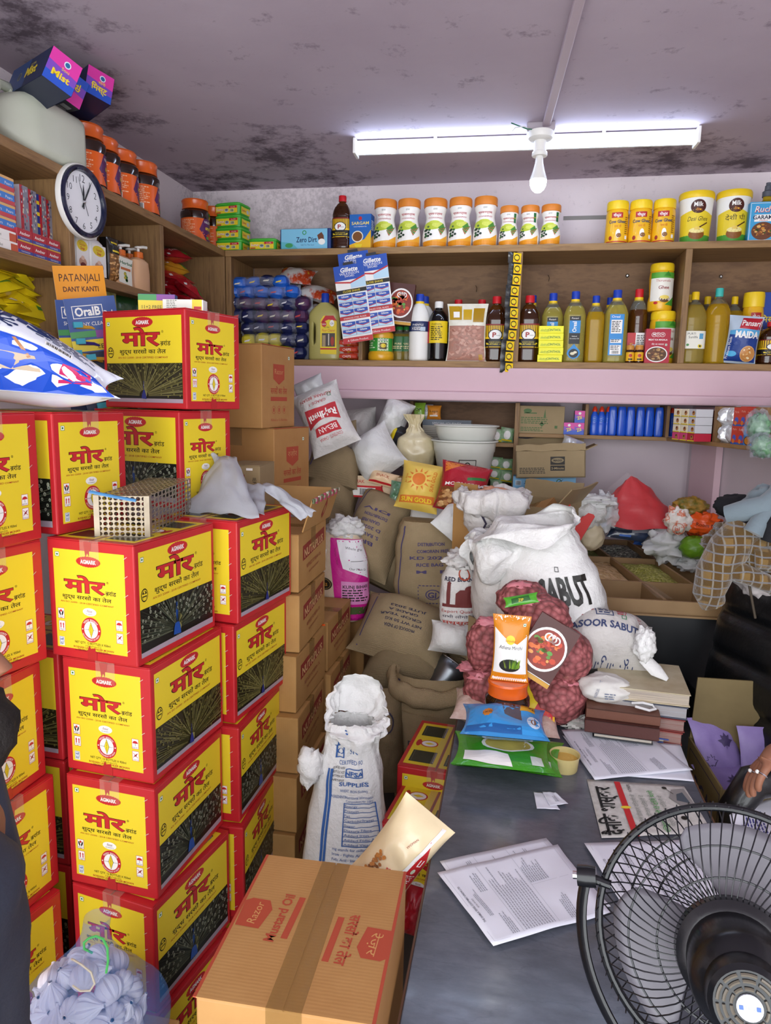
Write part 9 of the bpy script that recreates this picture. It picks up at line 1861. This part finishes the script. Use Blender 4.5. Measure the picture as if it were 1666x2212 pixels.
# ---------------------------------------------------------------- people cut by the frame
SK=mat('brown_skin', '#9a6a50', .5, var='#8a5a44', vs=20, bmp=.1, bs=120);HR=mat('dark_hair', '#1c1714', .7, bmp=.8, bs=160);JK=mat('blue_grey_jacket', '#3f4656', .8, var='#343a4a', vs=6, bmp=.3, bs=70);DN=mat('dark_navy_cloth', '#1e2a44', .8, bmp=.3, bs=80)
def skin(name, joints, edges, m, parent, sub=2):
 me=bpy.data.meshes.new(name);me.from_pydata([j[0]for j in joints], edges, []);me.materials.append(m);o=bpy.data.objects.new(name, me);COL.objects.link(o);o.parent=parent
 k=o.modifiers.new('skin', 'SKIN');k.use_smooth_shade=True;d=me.skin_vertices[0].data
 for i, j in enumerate(joints):rr=j[1];d[i].radius=rr if isinstance(rr, tuple)else(rr, rr)
 d[0].use_root=True;s=o.modifiers.new('smooth', 'SUBSURF');s.levels=s.render_levels=sub;return o
def camp(px, py, d):return CAM+ROT@Vector(((px-CX)/F*d, -(py-CY)/F*d, -d))
hc=camp(-200, 1475, .74);t=thing('person', 'person cut off by the left edge, dark beard, blue grey jacket', 'person', (hc.x, hc.y, 0))
Rr=Vector((ROT[0][0], ROT[1][0], 0)).normalized();Uu=Vector((0, 0, 1))
def L3(r_, u, f=0):return hc-Vector((hc.x, hc.y, 0))+Rr*r_+Uu*u+Vector((-Rr.y, Rr.x, 0))*f
Z0=Vector((0, 0, 0))
skin('body', [(L3(-.06, -.75), (.07, .08)), (L3(-.06, -.45), (.06, .08)), (L3(-.065, -.26), (.06, .07)), (L3(-.05, -.15), .06), (L3(-.03, -.06), (.07, .068)), (L3(-.03, .03), (.088, .075)), (L3(-.03, .09), (.05, .05)), (L3(-.06, -.24, .17), .06), (L3(-.08, -.5, .2), .045), (L3(-.1, -.72, .14), .035), (L3(-.06, -.24, -.17), .06), (L3(-.08, -.5, -.2), .045), (L3(-.1, -.72, -.14), .035), (L3(-.06, -1.05, .09), .07), (Vector((-.05, .09, .05)), .05), (L3(-.06, -1.05, -.09), .07), (Vector((-.05, -.09, .05)), .05)], [(0, 1), (1, 2), (2, 3), (3, 4), (4, 5), (5, 6), (2, 7), (7, 8), (8, 9), (2, 10), (10, 11), (11, 12), (0, 13), (13, 14), (0, 15), (15, 16)], SK, t)
mb=MB();mb.tube([L3(.05, .06), L3(.072, .04), L3(.092, .018), L3(.07, .004)], [.012, .015, .017, .012], SK, 12);mb.sphere(L3(.042, .06, .03), .011, mat('eye_white', '#d8d2cc', .2), 12, 8);mb.sphere(L3(.042, .06, -.03), .011, mat('eye_white', '#d8d2cc', .2), 12, 8);mb.tube([L3(.05, -.02, -.022), L3(.058, -.018), L3(.05, -.02, .022)], .006, mat('lips', '#7a4038', .5), 8);mb.build('face', t, sharp=80)
mb=MB();crumple(mb, L3(.048, -.055), (.058, .058, .058), HR, 3, .14);mb.build('beard', t, sharp=80);mb=MB();crumple(mb, L3(-.05, .06), (.085, .086, .085), HR, 5, .1);mb.build('hair', t, sharp=80)
mb=MB();mb.grid(lambda u, v:L3(-.06, 0)+Vector((0, 0, -.14-.55*v))+Rr*((.05+.075*min(1, v*3.2)-.02*v)*cos(2*pi*u))+Vector((-Rr.y, Rr.x, 0))*((.06+.17*min(1, v*3))*sin(2*pi*u))+Rr*.012*noise.noise(Vector((u*9, v*9, 2))), 40, 30, JK, cu=True);mb.build('jacket', t, sharp=80)
for s_ in(-1, 1):mb=MB();mb.tube([L3(-.09, -.22, .17*s_), L3(-.08, -.36, .2*s_), L3(-.08, -.52, .2*s_), L3(-.09, -.7, .15*s_)], [.075, .07, .06, .05], JK, 16);mb.build('sleeve', t, sharp=80)
for s_ in(-1, 1):mb=MB();mb.tube([L3(-.06, -.68, .09*s_), L3(-.06, -1.02, .09*s_), (-.05, .09*s_, .03)], [.11, .085, .07], DN, 16);mb.build('trouser_leg', t, sharp=80)
hp=at(1668, 1655, 1.62)+Vector((0, 0, .02));t=thing('person', 'person at the right edge, ringed hand resting on the chair arm', 'person', hp)
dv=Vector((-.75, -.35, -.55)).normalized();sd=Vector((-.1, -.9, .25));sd=(sd-dv*sd.dot(dv)).normalized();nn2=dv.cross(sd)
J_=[(Vector((0, 0, 0)), (.028, .018)), (dv*-.05, (.024, .019)), (dv*-.16+Vector((.03, .02, .01)), .034), (dv*-.28+Vector((.07, .05, .04)), .042), (Vector((.52, .1, .34)), .055), (Vector((.62, .1, .5)), (.12, .09)), (Vector((.64, .1, .2)), (.13, .10)), (Vector((.64, .1, -.1)), (.14, .11)), (Vector((.62, .1, .62)), .06), (Vector((.60, .1, .75)), (.09, .08)), (Vector((.5, -.1, -.42)), .08), (Vector((.5, -.1, -.72)), .05)]
E_=[(0, 1), (1, 2), (2, 3), (3, 4), (4, 5), (5, 6), (6, 7), (5, 8), (8, 9), (7, 10), (10, 11)]
for k in range(4):
 o0=sd*(-.027+.018*k);Lf=[.9, 1.0, .95, .78][k];i=len(J_);b1=dv*.035+o0;b2=b1+(dv*.8+Vector((0, 0, -.6))).normalized()*.034*Lf;b3=b2+(dv*.3+Vector((0, 0, -1))).normalized()*.024*Lf;b4=b3+Vector((.004, 0, -.018))*Lf
 J_+=[(b1, .0095), (b2, .0088), (b3, .0082), (b4, .007)];E_+=[(0, i), (i, i+1), (i+1, i+2), (i+2, i+3)]
i=len(J_);J_+=[(sd*-.03+dv*-.01, .011), (sd*-.048+dv*.02+Vector((0, 0, -.008)), .0098), (sd*-.05+dv*.045+Vector((0, 0, -.02)), .0085)];E_+=[(0, i), (i, i+1), (i+1, i+2)]
skin('body', J_, E_, SK, t, 2)
for k, (kk, m)in enumerate(((1, CHROME), (3, CHROME))):
 c=dv*.047+sd*(-.027+.018*kk)+Vector((0, 0, -.008));mb=MB();a1=sd;a2=a1.cross((dv*.8+Vector((0, 0, -.6))).normalized());mb.tube([c+(a1*cos(2*pi*q_/20)+a2*sin(2*pi*q_/20))*.0105 for q_ in range(20)], .0016, m, 6, closed=True);mb.sphere(c+a2*(.012 if a2.z>0 else-.012), .0045, WHITEP, 10, 6);mb.build('ring', t)
mb=MB();mb.tube([dv*-.13+Vector((.02, .012, .006)), dv*-.2+Vector((.045, .03, .02)), dv*-.3+Vector((.08, .05, .05)), (.55, .1, .36), (.62, .1, .48)], [.046, .05, .055, .07, .09], mat('grey_brown_sleeve', '#6a5c50', .85, bmp=.3, bs=70), 16);mb.build('sleeve', t, sharp=80)
mb=MB();mb.lathe([(.15, -.3), (.17, -.1), (.17, .4), (.12, .56), (.07, .6)], mat('grey_brown_sleeve', '#6a5c50', .85), 28, 2.4, ax=1, ay=.75, M=Matrix.Translation((.64, .1, 0)));mb.build('shirt', t, sharp=80)
mb=MB();crumple(mb, (.61, .1, .80), (.095, .09, .085), HR, 8, .1);mb.build('hair', t, sharp=80)
